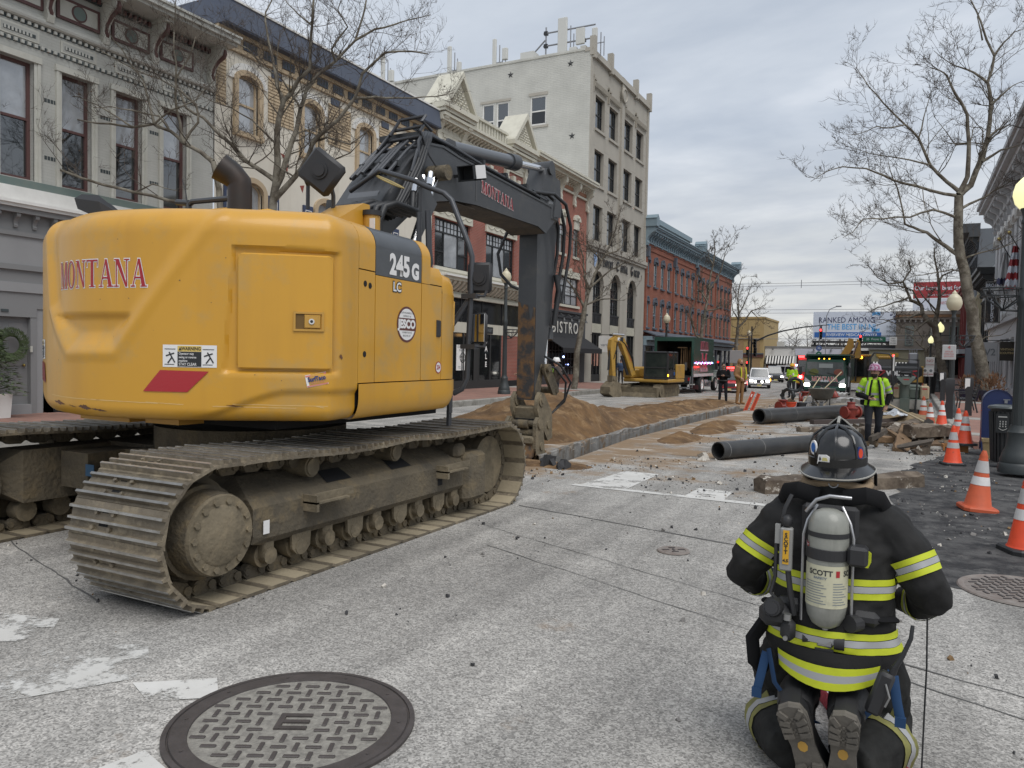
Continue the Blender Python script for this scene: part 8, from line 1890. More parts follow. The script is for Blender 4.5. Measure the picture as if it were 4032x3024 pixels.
def slab(label,p0,p1,w,h,m_,seed,z=.0,rz=0,pitch=0,roll=0,name='concrete_slab',group=None):
 r=random.Random(seed);a,b=Vector(p0),Vector(p1);L=(b-a).length;n=max(3,int(L/.16));mb=MB(m_);R=[]
 for i in range(n+1):
  x=-L/2+L*i/n;e=.8 if i in(0,n)else 1;R.append([(x+r.uniform(-.02,.02),-w/2*e*r.uniform(.85,1.1),0),(x+r.uniform(-.02,.02),-w/2*e*r.uniform(.85,1.1),h*r.uniform(.75,1.05)),(x,0,h*r.uniform(.92,1.15)),(x+r.uniform(-.02,.02),w/2*e*r.uniform(.85,1.1),h*r.uniform(.75,1.05)),(x,w/2*e*r.uniform(.85,1.1),0)])
 mb.loft(R);o=mb.build(name,None,25);o.location=((a.x+b.x)/2,(a.y+b.y)/2,z);o.rotation_euler=(roll,pitch,atan2(b.y-a.y,b.x-a.x));tag(o,label,'slab',group,'thing');return o
slab('long dirty slab of broken roadbed lying across behind the firefighter',(-1.72,10.55),(.15,12.4),.34,.20,k07,1)
G_='broken roadbed slabs by the right curb'
for i,(p0,p1,w,h,m_,z,pi_,ro,lab)in enumerate((((-.15,17.0),(-.02,18.9),.30,.10,k0t,.12,-.18,.5,'upright brown slab leaning at the front of the rubble heap'),((.0,18.1),(.95,19.2),.28,.24,k07,.22,0,.1,'thick jagged slab on top at the right of the rubble heap'),((-.35,18.9),(.25,21.0),.26,.16,k07,.2,-.06,.2,'pale edged slab lying lengthways in the rubble heap'),((.1,17.6),(.75,18.6),.25,.12,k0t,.02,0,.15,'low slab under the right end of the heap'),((-.8,18.5),(-.1,18.8),.3,.14,k0t,.02,0,0,'short brown slab at the left foot of the heap'),((-.9,20.6),(.3,22.4),.5,.18,k07,.06,0,.1,'wide weathered slab at the back of the heap'),((.2,20.0),(.85,22.0),.35,.1,k0t,.12,0,-.2,'thin dark slab against the curb'),((-1.0,19.7),(-.3,20.4),.4,.22,k07,.0,0,.3,'blocky slab left of the pale edged slab'),((-1.9,19.6),(-1.5,22.3),.26,.14,k07,.0,0,.1,'narrow slab behind the firefighter helmet'),((-2.4,20.2),(-.8,21.6),.24,.12,k07,.0,0,0,'long low rubble strip in front of the steel beam'),((.4,19.4),(.9,20.3),.3,.2,k07,.0,0,.2,'grey slab standing by the curb side of the heap'),((-1.3,17.9),(-1.0,19.4),.18,.12,k0t,.0,.0,.2,'timber like strip lying left of the walking worker'))):slab(lab,p0,p1,w,h,m_,10+i,z,0,pi_,ro,group=G_)
r_=random.Random(77);mb=MB(k07)
for k in range(130):rock(mb,r_.gauss(.0,.5),r_.gauss(19.8,1.2),r_.uniform(.04,.16),0)
for k in range(16):
 x,y,a=r_.gauss(.05,.45),r_.gauss(19.6,1.1),r_.uniform(0,3.1);L_=r_.uniform(.35,.8);slab('small splintered slab of roadbed lying in the rubble heap by the curb',(x-L_*cos(a)/2,y-L_*sin(a)/2),(x+L_*cos(a)/2,y+L_*sin(a)/2),r_.uniform(.08,.22),r_.uniform(.04,.1),r_.choice((k07,k0t,k2s)),40+k,r_.uniform(.05,.3),0,r_.uniform(-.4,.4),r_.uniform(-.6,.6),group=G_)
tag(mb.build('rubble'),'broken chunks filling the rubble heap by the right curb','rubble',kind='stuff')
k39=mat('pipe black',(.022,.023,.025),.42,var=(.045,.044,.042),scale=3,dirt=(.12,.105,.085),dscale=2.5,dlo=.6,dhi=.75)
def pipe(label,a,b,r,bell=False):
 t=thing('water_pipe',label,'pipe',a,0,'black iron water pipes');d=Vector(b)-Vector(a);T=d.to_track_quat('Z','Y').to_matrix().to_4x4();L=d.length;m=MB(k39);e=r*1.06 if bell else r
 m.lathe([(r*.84,L),(r*.84,.02),(r*.86,0),(e*.97,0),(e,.02),(e,.14),(r,.2),(r,L)],n=32,M=T,caps=False);m.build('barrel',t,40);k=MB(mat('pipe mark',(.20,.195,.185),.6))
 for z in(.16 if not bell else .3,1.1 if not bell else 1.6):k.lathe([(r*1.004,z),(r*1.004,z+.012)],n=32,M=T,caps=False)
 k.build('painted_ring',t,40);return t
pipe('nearer black water pipe lying on the road, open end toward the trench',(-2.92,13.55,.165),(-1.0,17.2,.165),.155)
pipe('farther black water pipe with a bell end lying across the road',(-3.62,21.8,.225),(-1.55,26.4,.225),.205,True)
pipe('third black pipe lying in line beyond the bell end pipe',(-1.5,26.6,.2),(.2,29.5,.2),.18)
tag(MB(mat('rusty beam',(.06,.045,.04),.8)).box((-.08,0,.0),(.08,4.3,.12)).build('steel_beam',None,None,(-2.3,22.2,.05)),'long dark steel beam lying in front of the farther pipe','beam').rotation_euler=(0,0,-.72)
k1m=mat('valve red',(.24,.035,.022),.45,var=(.17,.028,.02),scale=6)
def valve(label,loc,s=1.0,rz=0,lie=False):
 t=thing('water_valve',label,'valve',loc,rz,'red iron valves and fittings');M0=Matrix.Scale(s,4)@(TM((0,0,.22))@RM(pi/2,4,'Y')if lie else Matrix.Identity(4));m=MB(k1m);m.lathe([(.24,0),(.24,.04),(.14,.06),(.17,.2),(.2,.3),(.2,.36),(.24,.37),(.24,.41),(.15,.42),(.12,.55),(.14,.56),(.14,.6),(.06,.61)],n=18,M=M0);m.build('body',t,35)
 m=MB(k1m);m.cyl((-.28,0,.25),(.28,0,.25),.15,n=16,M=M0);m.cyl((-.31,0,.25),(-.26,0,.25),.21,n=18,M=M0);m.cyl((.26,0,.25),(.31,0,.25),.21,n=18,M=M0);m.build('flange',t,35);m=MB(k00);m.cyl((0,0,.6),(0,0,.7),.035,n=8,M=M0);m.box((-.045,-.045,.66),(.045,.045,.73),M=M0);m.build('operating_nut',t);return t
valve('red valve standing upright behind the short red valve, left of the wheelbarrow',(-3.35,36,0),1.0,.3);valve('short red valve right of the upright one',(-3.2,33.0,0),.95,1.2);valve('red fitting lying on its side at the left of the valves',(-3.95,33.2,0),1.0,.2,True);valve('red valve standing on the pipe line near the shovel',(-1.5,24.9,.06),.85,.8);valve('red fitting lying left of the orange bucket',(-3.95,27.6,0),.8,.9,True)
def elbow(label,loc,s,rz):
 t=thing('pipe_elbow',label,'fitting',loc,rz,'red iron valves and fittings');m=MB(k1m);P=[(.45*cos(a)-.2,0,.25+.45*sin(a)-.1)for a in[pi*.05+pi*.55*k/8 for k in range(9)]];m.tube([tuple(Vector(p)*s)for p in P],.2*s,16);m.build('bend',t,50)
 for p,q in((P[0],P[1]),(P[-1],P[-2])):
  d=(Vector(q)-Vector(p)).normalized();m=MB(k1m);m.cyl((Vector(p)-d*.03)*s,(Vector(p)+d*.03)*s,.28*s,n=18);m.m(k0a);m.cyl((Vector(p)-d*.034)*s,(Vector(p)-d*.029)*s,.17*s,n=16);m.build('flange',t,35)
elbow('red pipe bend stacked left on the wrapped fittings before the dump truck',(-3.15,31.6,.28),.45,.2);elbow('large red pipe bend with dark open mouth before the dump truck',(-2.55,31.4,.30),.55,-.6);elbow('red pipe bend on the wrapped blocks at the right',(-1.3,34,.6),.55,.1)
def collar(label,loc,r,ry):
 t=thing('pipe_collar',label,'fitting',loc,0,'black pipe collars');m=MB(k00);T=RM(ry,4,'Z')@RM(pi/2,4,'X');P=[(r*cos(2*pi*k/24),r*sin(2*pi*k/24),0)for k in range(25)];m.tube(P,.07,8,caps=False,M=T)
 for k in range(8):a=2*pi*k/8;m.box((r*1.05*cos(a)-.05,r*1.05*sin(a)-.05,-.09),(r*1.05*cos(a)+.05,r*1.05*sin(a)+.05,.09),M=T)
 m.build('ring',t,40)
collar('black bolted pipe collar standing upright in front of the yellow hat worker',(-4.3,34.6,.75),.27,.2);collar('black bolted pipe collar leaning at ground level by the red fitting',(-4.5,34.0,.3),.26,-.5);collar('black collar between the red valves',(-3.6,34.2,.28),.24,.9)
def stack():
 k2r=mat('plastic wrap',(.45,.44,.42),.3,var=(.33,.32,.31),scale=3,bump=.6,bscale=8);r=random.Random(31)
 for i,(x,y,w,h,n,lab)in enumerate(((-3.0,31.6,.9,.4,2,'wrapped block stack under the red pipe bends'),(-2.0,33.5,1.5,.3,2,'wide wrapped pallet behind the wheelbarrow'),(-1.1,33.6,1.1,.66,3,'tallest wrapped block stack at the right'),(-3.3,29.6,.6,.25,1,'grey block pile in front of the wrapped stack'),(-2.6,34.5,.7,.45,2,'small wrapped stack behind the pipe bends'))):
  t=thing('block_stack',lab,'blocks',(x,y,0),r.uniform(-.3,.3),'plastic wrapped blocks and fittings')
  for k in range(n):MB(k0n if k%2==0 else k2r).box((-w/2+r.uniform(-.05,.05),-.35,h*k/n),(w/2+r.uniform(-.05,.05),.35,h*(k+1)/n-.03),bev=.03).build('block',t)
  f=MB(k2r);q=10;R=[[(-w/2*1.08+w*1.16*u/q,-.4-.05*sin(u*2.1+v*1.3),h*1.02-h*.8*v/4+.03*sin(u*3.3))for u in range(q+1)]for v in range(5)];f.loft([[(p[0],.3,p[2]+.02)for p in R[0]]]+R,close=False);f.build('plastic_wrap',t,30)
stack()
def barrow():
 t=thing('wheelbarrow','grey steel wheelbarrow seen from the front among the fittings','wheelbarrow',(-2.75,29.4,0),.1);k28=mat('barrow tray',(.085,.085,.08),.6,var=(.15,.14,.12),scale=5);E_=lambda rx,ry,z,n=20:[(rx*cos(2*pi*k/n),ry*sin(2*pi*k/n),z)for k in range(n)]
 m=MB(k28);m.loft([E_(.2,.18,.38),E_(.35,.38,.5),E_(.45,.52,.78),E_(.48,.55,.80),E_(.46,.53,.80),E_(.42,.48,.77),E_(.2,.2,.46)]);m.build('tray',t,40);m=MB(k0f);m.cyl((-.05,-.55,.18),(.05,-.55,.18),.18,n=18);m.build('wheel',t,40);m=MB(mat('barrow wood',(.24,.2,.14),.8))
 for x in(-.2,.2):m.tube([(x*.3,-.6,.2),(x,0,.38),(x*1.6,.9,.6)],.025,6)
 m.build('handle',t);m=MB(k00)
 for x in(-.28,.28):m.tube([(x,.1,.5),(x,.25,0)],.022,6);m.tube([(x,.1,.5),(x*.4,-.35,.3)],.018,6)
 m.build('leg',t)
barrow()
def shovel(label,a,b,blade):
 t=thing('shovel',label,'shovel',a,0,'long handled shovels');d=Vector(b)-Vector(a);m=MB(mat('shovel wood',(.42,.34,.22),.7));m.cyl((0,0,0),d,.02,n=6);m.build('handle',t);u=d.normalized();s_=u.cross(Vector((0,1,0))).normalized();m=MB(mat('shovel steel',(.12,.11,.10),.5,metal=.5));q=Vector((0,.01,0));P=[s_*.03,s_*.12-u*.05,s_*.11-u*.25,-u*.33,-s_*.11-u*.25,-s_*.12-u*.05,-s_*.03];m.loft([[p+q for p in P],[p-q for p in P]]);m.build('blade',t)
shovel('shovel leaning left of the wheelbarrow, blade on the grey blocks',(-3.3,28.8,.30),(-2.95,30.6,1.15),0);shovel('pale handled shovel standing in the wheelbarrow',(-2.65,29.3,.8),(-2.15,29.8,1.4),0);shovel('pale wooden shovel slanting across the rubble heap by the walking worker',(.35,20.6,.38),(-.45,21.6,.72),0)
def bucket(label,loc,r,h,m_,name='bucket',mark=False):
 t=thing(name,label,'bucket',loc);m=MB(m_);m.lathe([(r*.82,0),(r,h*.98),(r*1.05,h*.98),(r*1.05,h*.9),(r*1.02,h*.9),(r*.94,h),(r*.78,.04)],n=24);m.build('shell',t,40);q=MB(MATS['galvanised']);q.tube([(-r*1.04,0,h*.9),(-r*.9,-r*.8,h*.6),(0,-r*1.12,h*.45),(r*.9,-r*.8,h*.6),(r*1.04,0,h*.9)],.006,5);q.build('bail',t)
 if mark:q=MB(k02);q.box((-.05,-r*.955,h*.3),(.05,-r*.93,h*.52));q.build('print',t);q=MB(k0t);q.box((-.1,-.05,h*.9),(.0,.05,h*1.25));q.box((.02,-.06,h*.9),(.12,.02,h*1.15));q.build('scrap_pieces',t)
bucket('bright orange bucket full of scraps beside the farther pipe',(-3.5,27.35,0),.17,.38,k12,mark=True);bucket('black bucket touching the orange bucket',(-3.2,27.6,0),.17,.36,k06)
def ladder():
 t=thing('ladder','orange ladder rail end sticking up out of the trench','ladder',(-5.05,27.6,-.3),0);T=RM(.33,4,'Y')@RM(-.25,4,'X');k34=mat('ladder orange',(.55,.06,.015),.5,var=(.4,.05,.015),scale=7)
 for x in(-.1,.1):m=MB(k34);m.box((x-.02,-.05,0),(x+.02,.05,1.0),M=T);m.box((x-.06,-.05,0),(x+.06,-.035,1.0),M=T);m.build('rail',t)
 for k in range(4):MB(MATS['galvanised']).cyl((-.1,0,.1+k*.25),(.1,0,.1+k*.25),.02,n=6,M=T).build('rung',t)
 m=MB(k03);m.box((-.12,-.056,.8),(-.09,-.051,.9),M=T);m.build('sticker',t)
ladder()
def tarps():
 for(x,y,z,s,m_,nm,lab)in((-2.1,25.3,.25,.28,k06,'black_bag','crumpled black plastic on the joint of the pipes'),(-2.75,24.0,.05,.22,mat('brown tarp',(.16,.10,.06),.8),'torn_wrap','torn brown wrapping at the end of the steel beam'),(-.35,24.5,.3,.35,mat('silver sheet',(.6,.6,.6),.25,metal=.8),'metal_strip','bent silver strip on the soil by the saw machine')):
  m=MB(m_);r=random.Random(int(x*100));n=9;R=[[(s*(u/4-1),s*(v/4-1),max(0,s*(.55*(1-abs(u/4-1))*(1-abs(v/4-1))+r.uniform(-.12,.18))))for u in range(n)]for v in range(n)];m.loft(R,close=False);tag(m.build(nm,None,20,(x,y,z-.05)),lab,'sheet')
 t=thing('fire_hose','flat red fire hose running under the kneeling firefighter','hose',(-.1,3.6,0));m=MB(mat('hose red',(.30,.022,.04),.8,var=(.24,.02,.035),scale=14,bump=.4,bscale=60));P=[(.75,-.42,.02),(.45,-.28,.03),(.2,-.1,.03),(-.02,.12,.035),(-.16,.42,.04),(-.28,.7,.03)];m.tube(P,[(.012,.045)]*len(P),12);m.build('hose',t,50)
 t=thing('lead_line','thin black line hanging from the firefighter to the road','line',(.05,3.6,0));m=MB(k0f);m.tube([(.05,0,.73),(.055,-.02,.5),(.052,-.02,.2),(.05,-.05,.01),(.05,-.5,.008)],.004,6);m.build('line',t)
tarps()
# ================================================================== VEHICLES
k37=mat('tyre rubber',(.018,.018,.019),.85);k2e=mat('rim steel',(.42,.42,.43),.35,metal=.6);k0x=mat('headlight lit',(.9,.9,.85),.3,emit=(1,.96,.85),estr=5);k2o=mat('headlight glass',(.45,.46,.48),.15);k1o=mat('amber lamp',(.9,.4,.02),.4,emit=(1,.42,.03),estr=4);k10=mat('red lamp',(.9,.02,.02),.4,emit=(1,.03,.03),estr=7);k21=mat('windscreen',(.11,.125,.13),.06,spec=.8,var=(.07,.075,.075),scale=2.5)
def wheel(par,x,y,r,w,rim=k2e):
 m=MB(k37);s=1 if x>0 else-1;m.lathe([(r*.6,-w/2),(r*.95,-w/2),(r,-w*.35),(r,w*.35),(r*.95,w/2),(r*.6,w/2)],n=24,M=TM((x,y,r))@RM(pi/2,4,'Y'),caps=False);o=m.build('wheel',par,35)
 m=MB(rim);m.lathe([(r*.62,-w*.5),(r*.6,w*.5),(r*.5,w*.48),(r*.4,w*.30),(r*.15,w*.36),(.002,w*.36)],n=20,M=TM((x,y,r))@RM(pi/2*s,4,'Y'),caps=False);m.build('rim',o,35);m=MB(k0a);T=TM((x,y,r))@RM(pi/2*s,4,'Y')
 for k in range(6):a=2*pi*k/6;m.cyl((r*.42*cos(a),r*.42*sin(a),w*.38),(r*.42*cos(a),r*.42*sin(a),w*.36),r*.09,n=8,M=T)
 m.build('rim_holes',o);return o
def rr(w,d,z,c):return[(-w+c,-d,z),(w-c,-d,z),(w,-d+c,z),(w,d-c,z),(w-c,d,z),(-w+c,d,z),(-w,d-c,z),(-w,-d+c,z)]
def sec(w,y,zs,n=1):return[(-w*a,y,z)for a,z in zs]+[(w*a,y,z)for a,z in reversed(zs)]
def car(label,loc,rz,L,W,H,col,pickup=False,lit=True,cat='car',name='parked_car',group='vehicles waiting down the street'):
 """front toward -y; lofted lower body, tapered cabin, wheels, lamps, plate"""
 t=thing(name,label,cat,loc,rz,group);w=W/2;f=-L/2;hb=H*.52;r=H*.19;m=MB(col);Z=lambda lo,hi:[(.9,lo),(1,lo+.08),(1,hi-.10),(.93,hi)]
 m.loft([sec(w*.86,f,Z(r*.9,hb*.80)),sec(w*.97,f+.12,Z(r*.75,hb*.92)),sec(w,f+L*.12,Z(r*.8,hb*.97)),sec(w,f+L*.28,Z(r*.8,hb)),sec(w,f+L*.9,Z(r*.8,hb*1.02)),sec(w*.95,f+L,Z(r*1.0,hb))]);m.build('body',t,40)
 c0,c1=f+L*.27,f+(L*.62 if pickup else L*.97);m=MB(col);m.loft([sec(w*.93,c0,[(1,hb*.97),(.99,hb)]),sec(w*.80,c0+L*.12,[(1.16,hb*.97),(.98,H*.97)]),sec(w*.78,c0+L*.2,[(1.18,hb*.97),(.97,H)]),sec(w*.78,c1-L*.08,[(1.18,hb*.97),(.97,H*.99)]),sec(w*.88,c1,[(1.03,hb*.97),(.98,hb*1.05 if not pickup else H*.9)])]);m.build('cabin',t,30)
 g=MB(k21);a,b=(c0+.02,hb+.02),(c0+L*.115,H*.94);g.quad((-w*.84,a[0]-.01,a[1]+.03),(w*.84,a[0]-.01,a[1]+.03),(w*.73,b[0]-.015,b[1]),(-w*.73,b[0]-.015,b[1]));g.build('windscreen',t)
 for s in(-1,1):
  g=MB(k0d);y0,y1=c0+L*.15,c1-L*.07;q=lambda y,z,k:(s*(w*k+.012),y,z)
  ym=(y0+y1)/2
  for ya,yb,o in((y0-L*.05,ym-.03,L*.06),(ym+.03,y1,0)):g.quad(q(ya,hb+.04,.91),q(yb,hb+.04,.91),q(yb,H*.92,.79),q(ya+o,H*.92,.79))
  g.build('side_window',t);mm=MB(col);mm.box((s*w,c0+L*.06,hb+.02),(s*(w+.16),c0+L*.1,hb+.16),bev=.03);mm.build('mirror',t);h=MB(k0x if lit else k2o);h.box((s*w*.58,f-.012,hb*.60),(s*w*.92,f+.1,hb*.80),bev=.02);h.build('headlight',t)
  for y in(f+L*.17,f+L*.80):wheel(t,s*(w-.06),y,r*1.05,.17)
  tl=MB(k10 if lit else k05);tl.box((s*w*.8,f+L-.02,hb*.62),(s*w*.96,f+L+.01,hb*.9));tl.build('tail_light',t)
 g=MB(k06);g.box((-w*.55,f-.015,hb*.52),(w*.55,f+.05,hb*.82),bev=.02);g.box((-w*.92,f-.03,r*.8),(w*.92,f+.08,hb*.42),bev=.03);gr=g.build('grille',t);q=MB(MATS['galvanised'])
 for k in range(4):q.box((-w*.52,f-.024,hb*(.56+.07*k)),(w*.52,f-.016,hb*(.575+.07*k)))
 q.build('grille_bars',gr);p=MB(mat('plate yellow',(.55,.48,.18),.5));p.box((-.13,f-.04,hb*.22),(.13,f-.031,hb*.38));p.build('number_plate',t)
 if pickup:m=MB(k0a);m.box((-w*.85,c1+.05,hb*.9),(w*.85,f+L-.1,hb*1.02+.004));m.build('cargo_bed',t)
 return t
k2i=mat('car white',(.70,.71,.72),.3,coat=.5);k3m=mat('car black',(.02,.021,.024),.25,coat=.6);k0l=mat('car red',(.38,.02,.02),.3,coat=.5)
t=car('white pickup truck facing the camera with its lights on, right of the hooded man',(-8.62,51.6,0),radians(10),3.5,1.3,1.28,k2i,True,cat='pickup truck',name='pickup_truck');h=MB(k0x)
for x in(-.25,.16):h.cyl((x,-1.79,.43),(x,-1.77,.43),.075,n=12)
h.build('fog_light',t);a=MB(k1o);a.cyl((.63,-1.05,.52),(.69,-1.05,.52),.09,n=10);a.build('marker_light',t)
car('small black sport utility car behind the white pickup',(-9.95,66.5,0),radians(14),3.1,1.25,1.33,k3m,False,True)
t=car('white police car with blue letters seen side on behind the yellow hat worker',(-8.9,71.0,0),radians(66),3.6,1.4,1.38,k2i,False,False,'police car','police_car');text('livery_text','POLICE',.36,(-.705,.1,.52),MATS['billboard navy'],t,rz=-pi/2,bold=.012);q=MB(k10);q.box((-.4,-.1,1.38),(-.02,.06,1.48));q.m(mat('blue lamp',(.3,.4,1),.4));q.box((.02,-.1,1.38),(.4,.06,1.48));q.build('light_bar',t)
t=car('red car with flashing red roof lights behind the police officer',(-8.55,43,0),radians(3),3.0,1.15,1.2,k0l,False,True);q=MB(k10)
for x in(-.35,-.12,.1):q.box((x,-.2,1.27),(x+.19,-.05,1.37),bev=.02)
q.m(k0x);q.box((.32,-.2,1.27),(.5,-.05,1.36));q.build('light_bar',t);q=MB(k10);q.sph((-.45,-1.64,.52),.08,8);q.build('grille_lamp',t)
def fire_engine():
 t=thing('fire_engine','red fire engine partly hidden behind the green dump truck','fire engine',(-5.25,48,0),0,'vehicles waiting down the street');m=MB(k0l);m.box((-.55,-.6,.42),(1.0,4,1.95),bev=.08);m.build('body',t,30);m=MB(k21);m.box((-.5,-.612,1.15),(.95,-.60,1.8));m.build('windscreen',t);m=MB(mat('bumper yellow',(.6,.4,.03),.5));m.box((-.6,-.75,.5),(1.0,-.55,.68));m.build('bumper',t);q=MB(k10);q.box((-.5,-.6,1.96),(-.2,-.4,2.08));q.build('roof_light',t);q=MB(k10);q.cyl((-.36,-.63,.85),(-.36,-.6,.85),.15,n=12);q.m(k0x);q.cyl((-.36,-.64,.85),(-.36,-.62,.85),.07,n=10);q.build('flashing_light',t)
 for x in(-.5,.95):
  for y in(.1,3):wheel(t,x,y,.38,.25)
fire_engine()
k1j=mat('truck green',(.010,.050,.035),.35,coat=.4,var=(.013,.06,.042),scale=2)
def box_truck():
 t=thing('box_truck','dark green box truck with open rear door and a big red letter M','truck',(-10.68,38.6,0));w=1.02;z0,z1,L=.88,2.86,4.35
 m=MB(k1j)
 for a,b in(((-w,0,z0),(-w+.05,L,z1)),((w-.05,0,z0),(w,L,z1)),((-w+.05,.01,z1-.06),(w-.05,L,z1)),((-w+.05,L-.05,z0),(w-.05,L,z1-.06))):m.box(a,b)
 m.box((-w+.05,0,z1-.2),(w-.05,.06,z1-.061));m.box((-w+.05,.005,z0+.02),(-w+.12,.06,z1-.2));m.box((w-.12,.005,z0+.02),(w-.05,.06,z1-.2));m.build('box',t)
 m=MB(mat('truck box inside',(.035,.025,.02),.8));m.box((-w+.052,.07,z0),(w-.052,L-.06,z0+.03));m.box((-w+.051,.07,z0+.03),(-w+.06,L-.06,z1-.07));m.m(k0a);m.box((-w+.06,2.2,z0+.03),(w-.06,2.25,z1-.08));m.build('interior',t)
 r=random.Random(6);k_=MB(mat('tool wood',(.20,.12,.06),.8));
 for k in range(9):x=.25+.055*k;k_.cyl((x,.4+.03*k,z0+.2+r.random()*.3),(x+r.uniform(-.05,.05),.45,z0+1.2+r.random()*.35),.016,n=5)
 k_.box((.1,.3,z1-.55),(.6,.36,z1-.5));k_.build('stored_tools',t);k_=MB(mat('tool bits',(.10,.095,.09),.7));k_.box((-.3,.3,z0+.03),(-.05,.6,z0+.32),bev=.05);k_.box((.5,.25,z0+.3),(.62,.3,z0+.7));k_.box((-.95,.3,z0+.03),(-.5,1,z0+.25));k_.m(k03);k_.box((.02,.25,z0+.03),(.14,.4,z0+.2));k_.m(MATS['billboard blue']);k_.box((-.08,.25,z0+.03),(.015,.38,z0+.19));k_.build('stored_boxes',t)
 m=MB(k02);m.box((-w,-.02,z0-.32),(w,.1,z0));m.box((-.5,.1,.45),(.5,L+1.2,.62));m.box((-w+.1,-.06,.30),(w-.1,.1,.34));m.build('rear_sill',t)
 for x in(-.8,.82):q=MB(k05);q.box((x-.06,-.03,z0-.22),(x+.06,-.02,z0-.06));q.build('tail_light',t)
 q=MB(k03);q.box((.35,-.03,z0-.18),(.5,-.022,z0-.13));q.build('rear_lamp',t);q=MB(MATS['plate yellow']);q.box((-.7,-.03,z0-.25),(-.45,-.022,z0-.12));q.build('number_plate',t);g=MB(MATS['galvanised']);g.tube([(.98,-.06,z0+.5),(1.0,-.1,.3)],.02,5);g.tube([(.9,-.05,z0),(.86,-.12,.25)],.03,5);g.box((-w+.1,-.3,.28),(w-.2,-.05,.33));g.build('tail_lift',t)
 f=MB(mat('mud flap',(.06,.015,.018),.7));f.box((w-.45,1.1,.2),(w,1.12,.42));f.build('mud_flap',t);b=MB(mat('reflect strip',(.5,.49,.5),.35));b.box((w+.001,.05,z0-.02),(w+.012,L,z0+.13));b.build('side_rail',t)
 for y in(1.75,):
  for x in(-.9,.92):wheel(t,x,y,.44,.28,k03 if x>0 else k2e)
 for x in(-.85,.85):wheel(t,x,L+1.05,.40,.22,k03)
 k_=MB(MATS['galvanised']);k_.cyl((.8,2.6,.5),(.8,3.5,.5),.2,n=16);k_.box((.62,3.6,.28),(1.02,3.9,.6));k_.build('fuel_tank',t,40);c=MB(k1j);c.loft([rr(.9,.75,.5,.1),rr(.95,.8,1.1,.15),rr(.8,.55,1.9,.15),rr(.7,.45,1.98,.15)],M=TM((0,L+.85,0)));c.box((-.6,L+1.5,.5),(.6,L+2.2,1.15),bev=.1);c.build('cab',t,35);q=MB(k00);q.box((1.0,L+.5,1.2),(1.15,L+.6,1.55));q.build('mirror',t)
 def side(a,b,l):return Vector((w+.002+l,2.2+a,2.05+b))
 stext('MONTANA',.42,.62,lambda a,b,l:side(a+.0,b+.43,l),mat('truck letter red',(.42,.02,.06),.5),mat('truck letter edge',(.5,.35,.40),.5),.03,'name_lettering',t);q=MB(MATS['truck letter edge']);q.box((w+.002,1.3,2.2),(w+.006,3.1,2.25));q.build('underline',t)
 stext('M',.78,1.55,lambda a,b,l:side(a,b-.37,l),MATS['truck letter red'],MATS['truck letter edge'],.02,'initial_lettering',t);q=MB(MATS['truck letter edge']);q.box((w+.002,1.45,.98+.14),(w+.005,3.0,1.32));q.build('number_board',t);text('livery_text','TRENCHING',.2,(w+.01,2.2,1.22),k02,t,rz=pi/2)
 for k in range(16):c_=mat('strobe %d'%(k%3),((.2,.3,1),(.9,.1,.8),(.9,.7,1))[k%3],.4,emit=((.25,.35,1),(1,.15,.75),(.9,.75,1))[k%3],estr=4);q=MB(c_);q.sph((w+.015,.25+k*.26,1.56+.03*sin(k*2.3)),(.012,.06,.04),8);q.build('reflected_light',t)  # glowing beads painted as strobe reflections on the box side, not lamps
box_truck()
